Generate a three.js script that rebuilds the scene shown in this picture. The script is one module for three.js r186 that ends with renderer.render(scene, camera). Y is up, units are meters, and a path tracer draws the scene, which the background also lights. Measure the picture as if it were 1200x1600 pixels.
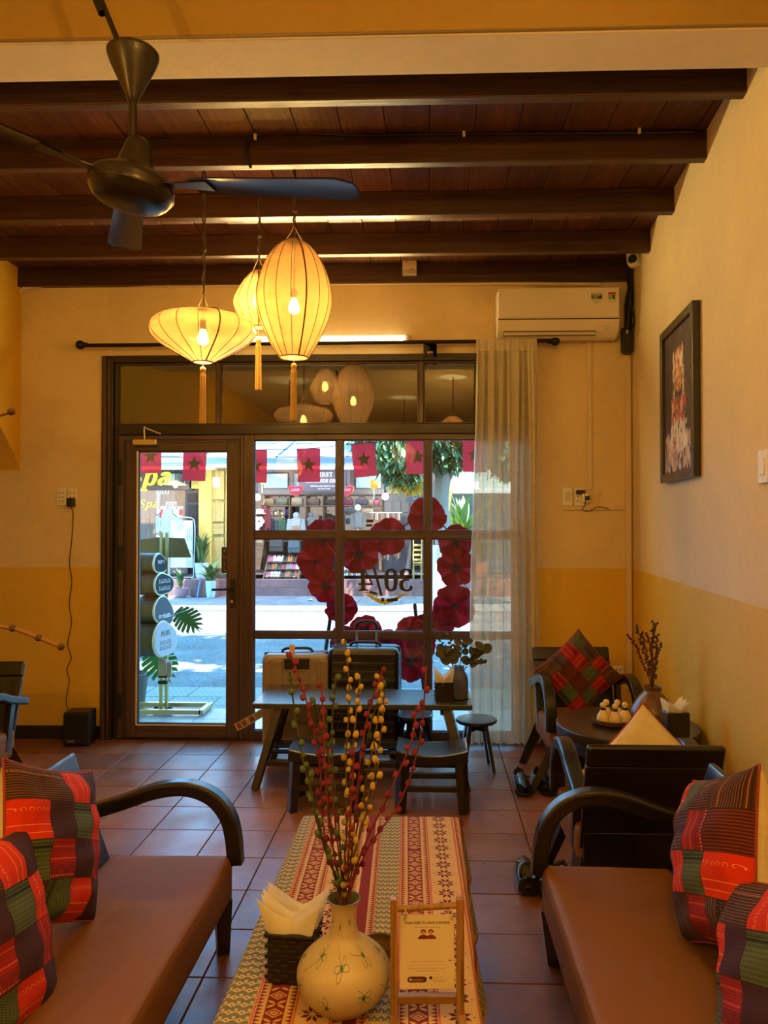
import * as THREE from 'three';
import { RoundedBoxGeometry } from 'three/addons/geometries/RoundedBoxGeometry.js';
import { mergeGeometries, toCreasedNormals } from 'three/addons/utils/BufferGeometryUtils.js';
import { TextGeometry } from 'three/addons/geometries/TextGeometry.js';
import { FontLoader } from 'three/addons/loaders/FontLoader.js';
import { RectAreaLightUniformsLib } from 'three/addons/lights/RectAreaLightUniformsLib.js';
RectAreaLightUniformsLib.init();

// ---------------------------------------------------------------- camera, sky, sun, exposure
const scene = new THREE.Scene();
const renderer = new THREE.WebGLRenderer({ antialias: true });
renderer.toneMapping = THREE.LinearToneMapping;
renderer.toneMappingExposure = 1.24;
renderer.shadowMap.enabled = true;
const camera = new THREE.PerspectiveCamera(67.38, 0.75, 0.05, 200);
camera.position.set(0, 1.49, 0);
camera.rotation.set(0.015, 0.0325, 0, 'YXZ');
camera.setViewOffset(1266, 1600, 0, 0, 1200, 1600);        // the lens axis stands a little right of the frame's middle
scene.background = new THREE.Color().setRGB(1.1, 3.9, 7.2);  // hazy tropical noon sky, cool beside the tungsten-balanced room
const sun = new THREE.DirectionalLight(new THREE.Color().setRGB(1, 0.98, 0.92), 20);
sun.position.set(1.5, 9.5, -7.2); sun.target.position.set(0, 0, -10.5); sun.castShadow = true;
Object.assign(sun.shadow.camera, { left: -14, right: 14, top: 14, bottom: -14, far: 40 });
scene.add(sun, sun.target);

// ---------------------------------------------------------------- helpers
let seed = 7;
const rnd = () => { seed = (seed * 1664525 + 1013904223) >>> 0; return seed / 4294967296; };
const rr = (a, b) => a + (b - a) * rnd();
const V = (x, y, z) => new THREE.Vector3(x, y, z);
const RGB = (r, g, b) => new THREE.Color().setRGB(r, g, b);
const used = {};
const NTH = 'first,second,third,fourth,fifth,sixth,seventh,eighth,ninth,tenth,eleventh,twelfth,thirteenth,fourteenth,fifteenth,sixteenth,seventeenth,eighteenth,nineteenth,twentieth,twenty-first,twenty-second'.split(',');
const numbered = (n) => { const k = used[n] = (used[n] ?? -1) + 1; return k ? `${n}_${String(k).padStart(3, '0')}` : n; };
const shade = (m) => { m.castShadow = m.receiveShadow = true; return m; };
function tag(o, label, category, group) { o.userData.label = label; o.userData.category = category; if (group) o.userData.group = group; return o; }
function thing(name, label, category, [x, y, z] = [0, 0, 0], turn = 0, group) {
  const o = new THREE.Group(); o.name = numbered(name); o.position.set(x, y, z); o.rotation.y = turn; scene.add(o);
  return tag(o, label, category, group);
}
function obj(name, geo, mat, parent = scene) {
  const g = Array.isArray(geo) ? join(geo) : geo;
  const m = shade(new THREE.Mesh(g, mat)); m.name = parent === scene ? numbered(name) : name; parent.add(m); return m;
}
const one = (name, geo, mat, label, category, group) => tag(obj(name, geo, mat), label, category, group);
function struct(name, geo, mat) { const m = geo ? obj(name, geo, mat) : new THREE.Group(); if (!geo) { m.name = numbered(name); scene.add(m); } m.userData.kind = 'structure'; return m; }
function dup(o, label, [x, y, z], turn, group) {
  const c = o.clone(); c.name = numbered(o.name.replace(/_\d{3}$/, '')); c.userData = { ...o.userData }; if (label) c.userData.label = label; if (group) c.userData.group = group;
  c.position.set(x, y, z); if (turn !== undefined) c.rotation.y = turn; scene.add(c); return c;
}
function join(list) {
  return mergeGeometries(list.map((g) => { const n = g.index ? g.toNonIndexed() : g.clone(); for (const k of Object.keys(n.attributes)) if (!['position', 'normal', 'uv'].includes(k)) n.deleteAttribute(k); if (!n.attributes.uv) n.setAttribute('uv', new THREE.BufferAttribute(new Float32Array(n.attributes.position.count * 2), 2)); n.clearGroups(); return n; }));
}
// uv in metres, laid along the faces of a box-like shape; long = the axis the grain follows
function boxUV(g, long = 'x', off = 0) {
  g = g.index ? g.toNonIndexed() : g;
  const p = g.attributes.position, n = g.attributes.normal, uv = new Float32Array(p.count * 2), ax = { x: 0, y: 1, z: 2 }[long];
  for (let i = 0; i < p.count; i += 3) {
    const nn = [0, 0, 0];
    for (let k = 0; k < 3; k++) { nn[0] += Math.abs(n.getX(i + k)); nn[1] += Math.abs(n.getY(i + k)); nn[2] += Math.abs(n.getZ(i + k)); }
    const d = nn.indexOf(Math.max(...nn));
    let axes = [0, 1, 2].filter((a) => a !== d); if (axes[1] === ax) axes.reverse();
    for (let k = 0; k < 3; k++) { const c = [p.getX(i + k), p.getY(i + k), p.getZ(i + k)]; uv[(i + k) * 2] = c[axes[0]] + off; uv[(i + k) * 2 + 1] = c[axes[1]] + off * 1.7; }
  }
  g.setAttribute('uv', new THREE.BufferAttribute(uv, 2)); return g;
}
const mv = (g, x = 0, y = 0, z = 0, rx = 0, ry = 0, rz = 0) => { if (rx || ry || rz) g.applyMatrix4(new THREE.Matrix4().makeRotationFromEuler(new THREE.Euler(rx, ry, rz))); return g.translate(x, y, z); };
// a box with softened edges between two corners or round a centre
function box(w, h, d, x = 0, y = 0, z = 0, r = 0.004, long) {
  const m = Math.min(w, h, d), q = Math.min(r, m * 0.45);
  const g = q > 0.0008 ? new RoundedBoxGeometry(w, h, d, 1, q) : new THREE.BoxGeometry(w, h, d);
  return boxUV(g, long ?? (w >= h && w >= d ? 'x' : h >= d ? 'y' : 'z'), x * 0.37 + z * 0.21 + y * 0.13).translate(x, y, z);
}
const span = (x0, x1, y0, y1, z0, z1, r, long) => box(Math.abs(x1 - x0), Math.abs(y1 - y0), Math.abs(z1 - z0), (x0 + x1) / 2, (y0 + y1) / 2, (z0 + z1) / 2, r, long);
const cyl = (r0, r1, h, x = 0, y = 0, z = 0, s = 20) => new THREE.CylinderGeometry(r0, r1, h, s).translate(x, y, z);
const ball = (r, x = 0, y = 0, z = 0, s = 14) => new THREE.SphereGeometry(r, s, Math.max(6, s * 0.6 | 0)).translate(x, y, z);
const lathe = (pts, s = 40) => new THREE.LatheGeometry(pts.map(([r, y]) => new THREE.Vector2(Math.max(r, 0.0001), y)), s);
const smooth = (pts, n = 40) => new THREE.SplineCurve(pts.map(([a, b]) => new THREE.Vector2(a, b))).getPoints(n).map((p) => [Math.max(p.x, 0), p.y]);
const tube = (pts, r, n = 24, s = 6, closed = false) => new THREE.TubeGeometry(new THREE.CatmullRomCurve3(pts.map((p) => Array.isArray(p) ? V(...p) : p), closed), n, r, s, closed);
// a straight bar of rectangular or round section between two points
function bar(a, b, w, d = w, w2 = w, d2 = d) {
  const A = V(...a), B = V(...b), L = A.distanceTo(B), g = new THREE.BoxGeometry(1, L, 1, 1, 1, 1), p = g.attributes.position;
  for (let i = 0; i < p.count; i++) { const t = p.getY(i) / L + 0.5; p.setX(i, p.getX(i) * (w + (w2 - w) * t)); p.setZ(i, p.getZ(i) * (d + (d2 - d) * t)); }
  boxUV(g, 'y', a[0] + a[2]);
  g.applyQuaternion(new THREE.Quaternion().setFromUnitVectors(V(0, 1, 0), B.clone().sub(A).normalize())).translate((A.x + B.x) / 2, (A.y + B.y) / 2, (A.z + B.z) / 2);
  g.computeVertexNormals(); return g;
}
const rod = (a, b, r, s = 10, r2 = r) => { const A = V(...a), B = V(...b), g = new THREE.CylinderGeometry(r2, r, A.distanceTo(B), s); return g.applyQuaternion(new THREE.Quaternion().setFromUnitVectors(V(0, 1, 0), B.clone().sub(A).normalize())).translate((A.x + B.x) / 2, (A.y + B.y) / 2, (A.z + B.z) / 2); };
const shapeOf = (pts) => new THREE.Shape(pts.map(([x, y]) => new THREE.Vector2(x, y)));
function extrude(pts, depth, bevel = 0.003, seg = 2, curve = 12) {
  const s = Array.isArray(pts) ? shapeOf(pts) : pts;
  return new THREE.ExtrudeGeometry(s, { depth: depth - 2 * bevel, bevelEnabled: bevel > 0, bevelThickness: bevel, bevelSize: bevel, bevelOffset: -bevel, bevelSegments: seg, curveSegments: curve }).translate(0, 0, bevel - depth / 2);
}
// outline of a curved strip that follows a centre line
function strip(pts, w, n = 40, w2 = w) {
  const c = new THREE.SplineCurve(pts.map(([x, y]) => new THREE.Vector2(x, y))), L = [], R = [];
  for (let i = 0; i <= n; i++) { const p = c.getPoint(i / n), t = c.getTangent(i / n), h = (w + (w2 - w) * i / n) / 2; L.push([p.x - t.y * h, p.y + t.x * h]); R.push([p.x + t.y * h, p.y - t.x * h]); }
  return [...L, ...R.reverse()];
}
// a surface from f(u, v)
function sheet(f, nu, nv, closedU = false) {
  const pos = [], uv = [], idx = [];
  for (let j = 0; j <= nv; j++) for (let i = 0; i <= nu; i++) { const p = f(i / nu, j / nv); pos.push(p[0], p[1], p[2]); uv.push(p[3] ?? i / nu, p[4] ?? j / nv); }
  for (let j = 0; j < nv; j++) for (let i = 0; i < nu; i++) { const a = j * (nu + 1) + i, b = a + 1, c = a + nu + 1, d = c + 1; idx.push(a, b, d, a, d, c); }
  const g = new THREE.BufferGeometry();
  g.setAttribute('position', new THREE.Float32BufferAttribute(pos, 3)); g.setAttribute('uv', new THREE.Float32BufferAttribute(uv, 2)); g.setIndex(idx); g.computeVertexNormals(); return g;
}

// ---------------------------------------------------------------- noise and textures
const hash = (x, y, s) => { let h = (x * 374761393 + y * 668265263 + s * 974711) | 0; h = Math.imul(h ^ (h >>> 13), 1274126177); return ((h ^ (h >>> 16)) >>> 0) / 4294967296; };
function vnoise(x, y, px, py, s) {
  const ix = Math.floor(x), iy = Math.floor(y), fx = x - ix, fy = y - iy, u = fx * fx * (3 - 2 * fx), v = fy * fy * (3 - 2 * fy), m = (a, p) => ((a % p) + p) % p;
  const h = (a, b) => hash(m(a, px), m(b, py), s);
  return (h(ix, iy) * (1 - u) + h(ix + 1, iy) * u) * (1 - v) + (h(ix, iy + 1) * (1 - u) + h(ix + 1, iy + 1) * u) * v;
}
function fbm(u, v, fx, fy, s, o = 4) { let a = 0, w = 0.5, t = 0; for (let k = 0; k < o; k++) { a += w * vnoise(u * fx, v * fy, fx, fy, s + k); t += w; w *= 0.5; fx *= 2; fy *= 2; } return a / t; }
function finish(t, size, srgb) { t.wrapS = t.wrapT = THREE.RepeatWrapping; t.magFilter = THREE.LinearFilter; if (size) t.repeat.set(1 / size[0], 1 / size[1]); if (srgb) t.colorSpace = THREE.SRGBColorSpace; t.needsUpdate = true; return t; }
function dataTex(n, m, f, size, srgb) {   // f(u, v) gives 0..1 grey or [r, g, b]
  const a = new Uint8Array(n * m * 4);
  for (let j = 0; j < m; j++) for (let i = 0; i < n; i++) { const c = f(i / n, j / m), k = (j * n + i) * 4; for (let q = 0; q < 3; q++) a[k + q] = Math.max(0, Math.min(255, 255 * (c.length ? c[q] : c))); a[k + 3] = 255; }
  return finish(new THREE.DataTexture(a, n, m), size, srgb);
}
function canvasTex(w, h, draw, size, srgb = true) { const c = document.createElement('canvas'); c.width = w; c.height = h; draw(c.getContext('2d'), w, h); return finish(new THREE.CanvasTexture(c), size, srgb); }
const std = (o) => new THREE.MeshStandardMaterial(o), phy = (o) => new THREE.MeshPhysicalMaterial(o);

const T = {};
T.plaster = dataTex(512, 512, (u, v) => 0.9 + 0.1 * fbm(u, v, 4, 4, 11, 5) + 0.03 * (fbm(u, v, 60, 60, 5, 2) - 0.5), [1.6, 1.6], true);
T.plasterBump = dataTex(512, 512, (u, v) => fbm(u, v, 6, 6, 3, 3) * 0.6 + 0.4 * fbm(u, v, 48, 48, 9, 3), [1.1, 1.1]);
const grain = (s) => (u, v) => { const w = fbm(u, v, 2, 6, s, 3), r = fbm(u + w * 0.06, v + w * 0.15, 3, 40, s + 4, 4); return 0.62 + 0.38 * r + 0.14 * (w - 0.5) - (fbm(u, v, 8, 110, s + 8, 2) > 0.68 ? 0.12 : 0); };
T.wood = dataTex(512, 512, grain(21), [1.1, 0.34], true);
T.woodBump = dataTex(512, 512, (u, v) => fbm(u, v, 4, 90, 31, 3), [1.1, 0.34]);
T.woodRough = dataTex(256, 256, (u, v) => 0.75 + 0.5 * (fbm(u, v, 5, 8, 41, 4) - 0.5), [0.6, 0.4]);
T.tile = dataTex(512, 512, (u, v) => { const a = fbm(u, v, 5, 5, 61, 5), b = fbm(u, v, 30, 30, 71, 2); return [0.84 + 0.26 * (a - 0.5) + 0.08 * (b - 0.5), 0.82 + 0.3 * (a - 0.5) + 0.08 * (b - 0.5), 0.8 + 0.32 * (a - 0.5)]; }, [0.9, 0.9], true);
T.tileRough = dataTex(256, 256, (u, v) => 0.72 + 0.5 * (fbm(u, v, 6, 6, 81, 4) - 0.45), [0.8, 0.8]);
T.leather = dataTex(512, 512, (u, v) => 0.55 * fbm(u, v, 90, 90, 91, 2) + 0.45 * fbm(u, v, 8, 8, 92, 3), [0.5, 0.5]);
T.weave = dataTex(256, 256, (u, v) => 0.72 + 0.14 * Math.sin(u * Math.PI * 128) * Math.sin(v * Math.PI * 128) + 0.22 * (fbm(u, v, 3, 60, 95, 2) - 0.5) + 0.22 * (fbm(u, v, 60, 3, 96, 2) - 0.5), [0.22, 0.22], true);
T.sheer = dataTex(256, 256, (u, v) => 0.9 + 0.05 * Math.sin(u * Math.PI * 180) * Math.sin(v * Math.PI * 180) + 0.07 * (fbm(u, v, 3, 70, 195, 2) - 0.5) + 0.07 * (fbm(u, v, 70, 3, 196, 2) - 0.5), [0.3, 0.3], true);
T.asphalt = dataTex(512, 512, (u, v) => 0.74 + 0.3 * (fbm(u, v, 6, 6, 101, 4) - 0.5) + 0.35 * (fbm(u, v, 120, 120, 102, 2) - 0.5), [2.4, 2.4], true);
T.stone = dataTex(512, 512, (u, v) => 0.85 + 0.3 * (fbm(u, v, 8, 8, 111, 5) - 0.5), [1.3, 1.3], true);

const wood = (r, g, b, rough = 0.45, extra = {}) => phy({ color: RGB(r, g, b), map: T.wood, bumpMap: T.woodBump, bumpScale: 0.0006, roughness: rough / 0.75, roughnessMap: T.woodRough, ...extra });
const MAT = {
  cream: std({ color: RGB(0.8, 0.64, 0.36), map: T.plaster, bumpMap: T.plasterBump, bumpScale: 0.0022, roughness: 0.75 }),
  beamOchre: std({ color: RGB(0.33, 0.21, 0.04), map: T.plaster, bumpMap: T.plasterBump, bumpScale: 0.0022, roughness: 0.7 }),
  ochre: std({ color: RGB(0.8, 0.5, 0.04), map: T.plaster, bumpMap: T.plasterBump, bumpScale: 0.0022, roughness: 0.62 }),
  soffit: std({ color: RGB(0.74, 0.66, 0.52), map: T.plaster, bumpMap: T.plasterBump, bumpScale: 0.002, roughness: 0.8 }),
  pvc: std({ color: RGB(0.72, 0.58, 0.38), roughness: 0.55 }),
  joist: wood(0.085, 0.032, 0.014, 0.42), plank: [0, 1, 2].map((k) => wood(0.15 + 0.02 * k, 0.052 + 0.006 * k, 0.02, 0.5)),
  frameWood: wood(0.13, 0.075, 0.06, 0.42), frameDark: wood(0.03, 0.018, 0.013, 0.4), panelDark: std({ color: RGB(0.014, 0.01, 0.008), roughness: 0.8 }),
  black: wood(0.012, 0.0085, 0.0065, 0.34, { clearcoat: 0.45, clearcoatRoughness: 0.22 }),
  tile: [0, 1, 2, 3].map((k) => phy({ color: RGB(0.31 + 0.025 * k, 0.125 + 0.01 * k, 0.062 + 0.01 * (k % 2)), map: T.tile, roughness: 0.5, roughnessMap: T.tileRough, bumpMap: T.leather, bumpScale: 0.0005 })),
  grout: std({ color: RGB(0.05, 0.04, 0.035), roughness: 0.95, map: T.stone }),
  seat: phy({ color: RGB(0.2, 0.08, 0.014), bumpMap: T.leather, bumpScale: 0.0006, roughness: 0.62, specularIntensity: 0.45 }),
  glass: phy({ color: 0xffffff, transmission: 1, roughness: 0, thickness: 0, ior: 1.5 }),
  jar: phy({ color: RGB(0.75, 0.85, 0.8), transmission: 0.9, roughness: 0.03, thickness: 0, ior: 1.45 }),
  iron: std({ color: RGB(0.02, 0.018, 0.016), roughness: 0.42, metalness: 0.6 }),
  blackPlastic: std({ color: RGB(0.012, 0.012, 0.013), roughness: 0.4 }),
  whitePlastic: std({ color: RGB(0.78, 0.74, 0.66), roughness: 0.35 }),
  steel: std({ color: RGB(0.6, 0.58, 0.54), roughness: 0.28, metalness: 1 }),
  brass: std({ color: RGB(0.62, 0.5, 0.25), roughness: 0.32, metalness: 0.9 }),
  linen: std({ color: RGB(0.86, 0.75, 0.53), map: T.sheer, bumpMap: T.weave, bumpScale: 0.0006, roughness: 0.9 }),
  paper: std({ color: RGB(0.86, 0.84, 0.78), roughness: 0.9, map: T.stone }),
  bark: std({ color: RGB(0.09, 0.05, 0.04), roughness: 0.9, map: T.stone }),
};

// ---------------------------------------------------------------- the room: floor, walls, ceiling
const D = 5.27, RS = 0.0708, RX = (z) => 1.375 - RS * (D + z);      // right wall: x at depth z
{
  const floor = struct('floor', [span(-4.2, 1.75, -0.15, -0.008, 5.2, -5.42)], MAT.grout);
  const P0 = 0.3008, g = [0, 1, 2].map((k) => box(P0 - 0.005, 0.012, P0 - 0.005, 0, 0, 0, 0.0022, k ? 'x' : 'z'));
  for (const q of g) { const uv = q.attributes.uv, o = rnd() * 3; for (let i = 0; i < uv.count; i++) uv.setXY(i, uv.getX(i) + o, uv.getY(i) + o * 1.7); }
  const rest = [];
  for (let j = 0; j < 35; j++) for (let i = -10; i < 6; i++) {
    const x = 0.157 + 0.15 + P0 * (i - 0), z = -5.228 + P0 * (j - 0) + 0.15;
    if (x < -4.1 || x > 1.6) continue;
    if (j < 12 && x > -3.2) { const t = obj('tile', g[(i + 40 + j * 2) % 3], MAT.tile[hash(i, j, 5) * 4 | 0], floor); t.position.set(x, -0.006 + (hash(i, j, 9) - 0.5) * 0.0012, z); t.rotation.set((hash(i, j, 2) - 0.5) * 0.003, (hash(i, j, 7) * 4 | 0) * Math.PI / 2, (hash(i, j, 3) - 0.5) * 0.003); }
    else rest.push(g[0].clone().translate(x, -0.006, z));
  }
  obj('tile', rest, MAT.tile[1], floor).userData.kind = 'stuff';
  obj('tile', [span(-4.2, 1.75, -0.012, 0, -5.235, -5.3, 0.001)], MAT.tile[2], floor);
}
const LINE = 1.185, TOP = 3.42;
{ // back wall round the opening x -2.249 .. .64, up to 2.655
  const x0 = -4.2, x1 = 1.6, a = -2.249, b = 0.64, t = 2.655, z0 = -D, z1 = -D - 0.2;
  const w = struct('wall_back', [span(x0, a, LINE, TOP, z0, z1, 0), span(b, x1, LINE, TOP, z0, z1, 0), span(a, b, t, TOP, z0, z1, 0)], MAT.cream);
  obj('dado', [span(x0, a, 0, LINE, z0 + 0.001, z1, 0), span(b, x1, 0, LINE, z0 + 0.001, z1, 0)], MAT.ochre, w);
  struct('baseboard_back', [span(x0, a, 0, 0.09, z0 + 0.016, z0, 0.004), span(b + 0.02, RX(-D), 0, 0.09, z0 + 0.016, z0, 0.004)], MAT.frameDark);
}
{ // right wall, a little out of square
  const w = struct('wall_right'); w.position.set(RX(-D), 0, -D); w.rotation.y = -Math.atan(RS);
  obj('plaster', span(0, 0.2, LINE, TOP, -0.3, 10.6, 0), MAT.cream, w);
  obj('dado', span(-0.001, 0.2, 0, LINE, -0.3, 10.6, 0), MAT.ochre, w);
}
{ // left wall: an arcade whose last arch springs from the back wall
  const s = new THREE.Shape();
  // shape axes: x = distance from the back wall towards the camera, y = height
  s.moveTo(0, TOP); s.lineTo(0, 1.86); s.bezierCurveTo(0.12, 2.02, 0.45, 2.42, 1.05, 2.42); s.bezierCurveTo(1.65, 2.42, 2.0, 2.02, 2.12, 1.86); s.lineTo(2.12, 0); s.lineTo(2.62, 0); s.lineTo(2.62, 1.86);
  s.bezierCurveTo(2.75, 2.02, 3.1, 2.42, 3.7, 2.42); s.bezierCurveTo(4.3, 2.42, 4.6, 2.02, 4.75, 1.86); s.lineTo(4.75, 0); s.lineTo(10.3, 0); s.lineTo(10.3, TOP);
  const g = new THREE.ExtrudeGeometry(s, { depth: 0.2, bevelEnabled: false, curveSegments: 24 }); g.rotateY(-Math.PI / 2); // x->z, depth -> -x
  struct('wall_left', boxUV(mv(g, -2.86, 0, -D), 'y'), MAT.ochre);
  struct('wall_far_left', [span(-4.4, -4.2, 0, TOP, -5.47, 5.2, 0)], MAT.cream);
  struct('wall_near', [span(-4.4, 1.9, 0, TOP, 5.0, 5.2, 0)], MAT.cream);
}
{ // boarded ceiling on five joists, behind a plastered concrete beam
  const c = struct('ceiling', [span(-4.4, 1.9, TOP, TOP + 0.2, -2.6, 5.2, 0)], MAT.soffit);
  obj('deck', span(-4.4, 1.9, 3.29, TOP + 0.2, -5.47, -2.6, 0), MAT.frameDark, c);
  for (let i = 0; i < 29; i++) { const x = -4.2 + 0.2 * i; obj('plank', box(0.1975, 0.02, 2.62, x + 0.1, 3.277 + (i % 3) * 0.0015, -3.94, 0.003, 'z'), MAT.plank[(i * 7 + 1) % 3], c); }
  [2.95, 3.48, 4.075, 4.66, 5.215].forEach((z, i) => obj('joist', span(-4.2, RX(-z) + 0.02, 3.137, 3.268, -z, -z - 0.052, 0.004, 'x'), MAT.joist, c));
  const b = obj('concrete_beam', span(-4.2, 1.7, 3.107, TOP + 0.02, -2.52, -2.75, 0.012), MAT.soffit, c);
  obj('beam_face', span(-4.2, 1.7, 3.11, TOP, -2.5, -2.522, 0.006), MAT.beamOchre, c);
}

// ---------------------------------------------------------------- door, window and transom in one dark timber front
const fz = -D + 0.03;            // face of the frame
{
  const o = struct('trim_1', [ // outer architrave and the bar under the transom
    span(-2.277, -2.196, 0, 2.655, fz, -D - 0.14, 0.006), span(-2.196, -2.165, 0, 2.62, fz - 0.03, -D - 0.14, 0.004),
    span(-2.196, 0.585, 2.605, 2.655, fz - 0.001, -D - 0.139, 0.006), span(-2.165, 0.585, 2.105, 2.178, fz - 0.015, -D - 0.139, 0.006), span(0.585, 0.64, 0, 2.655, fz, -D - 0.14, 0.006)], MAT.frameDark);
  obj('moulding', [span(-2.264, -2.241, 0, 2.65, fz + 0.012, fz - 0.01, 0.004), span(-2.228, -2.214, 0, 2.63, fz + 0.007, fz - 0.01, 0.003)], MAT.frameWood, o);
}
{ // transom: three dark panes with pale beads
  const w = struct('window_2'), transomGlass = phy({ color: 0xffffff, transmission: 1, roughness: 0, thickness: 0, ior: 1.75 });
  const xs = [-2.192, -1.478, -1.456, -.079, -.044, 0.585];
  obj('post', [span(xs[1], xs[2], 2.178, 2.605, fz - 0.015, -D - 0.12, 0.004)], MAT.frameWood, w);
  obj('post', [span(xs[3], xs[4], 2.178, 2.605, fz - 0.015, -D - 0.12, 0.004)], MAT.frameWood, w);
  for (let k = 0; k < 3; k++) {
    const a = xs[2 * k], b = xs[2 * k + 1];
    obj('glass_pane', span(a, b, 2.178, 2.605, -D - 0.012, -D - 0.018, 0), transomGlass, w);
    obj('board', span(a, b, 2.17, 2.61, -D - 0.1, -D - 0.12, 0), MAT.panelDark, w);
    obj('bead', [span(a, a + 0.01, 2.178, 2.6, -D + 0.002, -D - 0.012, 0.002), span(b - 0.01, b, 2.178, 2.6, -D + 0.002, -D - 0.012, 0.002), span(a, b, 2.178, 2.186, -D + 0.002, -D - 0.012, 0.002), span(a, b, 2.595, 2.604, -D + 0.002, -D - 0.012, 0.002)], MAT.frameWood, w);
  }
}
{ // nine-pane window
  const w = struct('window_1');
  const L = -1.289, xs = [[-1.215, -.647], [-.599, -.04], [0.009, 0.56]], ys = [[1.437, 2.066], [0.745, 1.385], [0.068, 0.701]];
  const f = fz - 0.02, bk = -D - 0.05;
  obj('frame', [span(L, xs[0][0], 0, 2.105, f, bk, 0.005), span(xs[2][1], 0.59, 0, 2.105, f, bk, 0.005), span(xs[0][0], xs[2][1], ys[0][1], 2.105, f, bk, 0.005), span(xs[0][0], xs[2][1], 0, ys[2][0], f, bk, 0.005)], MAT.frameWood, w);
  for (let k = 0; k < 2; k++) obj('mullion', span(xs[k][1], xs[k + 1][0], ys[2][0], ys[0][1], f - 0.004, bk, 0.005), MAT.frameWood, w);
  for (let k = 0; k < 2; k++) obj('rail', span(xs[0][0], xs[2][1], ys[k + 1][1], ys[k][0], f - 0.006, bk + 0.003, 0.005), MAT.frameWood, w);
  for (const [a, b] of xs) for (const [c, d] of ys) {
    obj('glass_pane', span(a - 0.004, b + 0.004, c - 0.004, d + 0.004, -D - 0.022, -D - 0.027, 0), MAT.glass, w);
    obj('bead', [span(a, a + 0.007, c, d, -D - 0.005, -D - 0.022, 0.002), span(b - 0.007, b, c, d, -D - 0.005, -D - 0.022, 0.002), span(a, b, c, c + 0.007, -D - 0.005, -D - 0.022, 0.002), span(a, b, d - 0.007, d, -D - 0.005, -D - 0.022, 0.002)], MAT.frameWood, w);
  }
}
{ // glazed door
  const d = struct('door_1');
  const x0 = -2.16, x1 = -1.287, y1 = 2.1, gx0 = -2.034, gx1 = -1.407, gy0 = 0.107, gy1 = 1.992, f = fz - 0.022, bk = f - 0.05;
  obj('jamb', [span(x0, x0 + 0.035, 0.0, y1, f + 0.008, bk - 0.06, 0.004), span(x1 - 0.022, x1, 0.0, y1, f + 0.008, bk - 0.06, 0.004), span(x0 + 0.035, x1 - 0.022, y1 - 0.03, y1, f + 0.008, bk - 0.06, 0.004)], MAT.frameWood, d);
  const leaf = obj('leaf', [span(x0 + 0.038, gx0, 0.012, y1 - 0.033, f, bk, 0.005), span(gx1, x1 - 0.025, 0.012, y1 - 0.033, f, bk, 0.005), span(gx0, gx1, gy1, y1 - 0.033, f, bk, 0.005), span(gx0, gx1, 0.012, gy0, f, bk, 0.005)], MAT.frameWood, d);
  obj('groove_moulding', [span(x0 + 0.048, x0 + 0.053, 0.02, y1 - 0.045, f + 0.003, f - 0.004, 0.001), span(x1 - 0.04, x1 - 0.035, 0.02, y1 - 0.045, f + 0.003, f - 0.004, 0.001), span(x0 + 0.048, x1 - 0.035, y1 - 0.05, y1 - 0.045, f + 0.003, f - 0.004, 0.001)], MAT.frameDark, leaf);
  obj('glass_pane', span(gx0, gx1, gy0, gy1, f - 0.02, f - 0.026, 0), MAT.glass, d);
  const al = std({ color: RGB(0.75, 0.75, 0.75), roughness: 0.4, metalness: 0.3 });
  obj('edge_strip', [span(gx0 - 0.002, gx0 + 0.012, gy0 - 0.004, gy1, f + 0.003, f - 0.02, 0.002), span(gx0, gx1, gy0 - 0.012, gy0, f + 0.003, f - 0.02, 0.002)], al, d);
  obj('gasket', [span(gx0 + 0.012, gx0 + 0.02, gy0, gy1, f, f - 0.02, 0), span(gx0, gx1, gy0, gy0 + 0.009, f, f - 0.02, 0), span(gx0, gx1, gy1 - 0.01, gy1, f, f - 0.02, 0)], MAT.blackPlastic, d);
  const lock = obj('lock_plate', box(0.036, 0.2, 0.01, -1.36, 1.011, f + 0.005, 0.004), MAT.blackPlastic, d);
  obj('lever_handle', [rod([-1.366, 1.037, f], [-1.366, 1.037, f + 0.05], 0.009), rod([-1.362, 1.042, f + 0.05], [-1.491, 1.037, f + 0.05], 0.009)], MAT.blackPlastic, lock);
  obj('lock_cylinder', rod([-1.362, 0.954, f], [-1.362, 0.954, f + 0.02], 0.011), MAT.steel, lock);
  for (const y of [738, 872, 1105]) obj('hinge', box(0.026, 0.17, 0.016, -2.142, 1.833 - (y - 740) / 227.7, f + 0.01, 0.005), MAT.blackPlastic, d);
  const cl = obj('door_closer', box(0.17, 0.045, 0.05, -1.964, 2.05, f + 0.028, 0.008), MAT.brass, d);
  obj('closer_end_cap', box(0.022, 0.042, 0.052, -1.889, 2.049, f + 0.028, 0.006), MAT.steel, cl);
  obj('closer_arm', [rod([-1.964, 2.063, f + 0.045], [-1.965, 2.151, f + 0.05], 0.007), rod([-1.962, 2.149, f + 0.05], [-1.86, 2.109, f + 0.02], 0.0065), ball(0.013, -1.962, 2.149, f + 0.05)], MAT.steel, cl);
  obj('threshold', span(x0, x1, 0, 0.01, f + 0.02, bk - 0.04, 0.003), MAT.frameDark, d);
}

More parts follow.
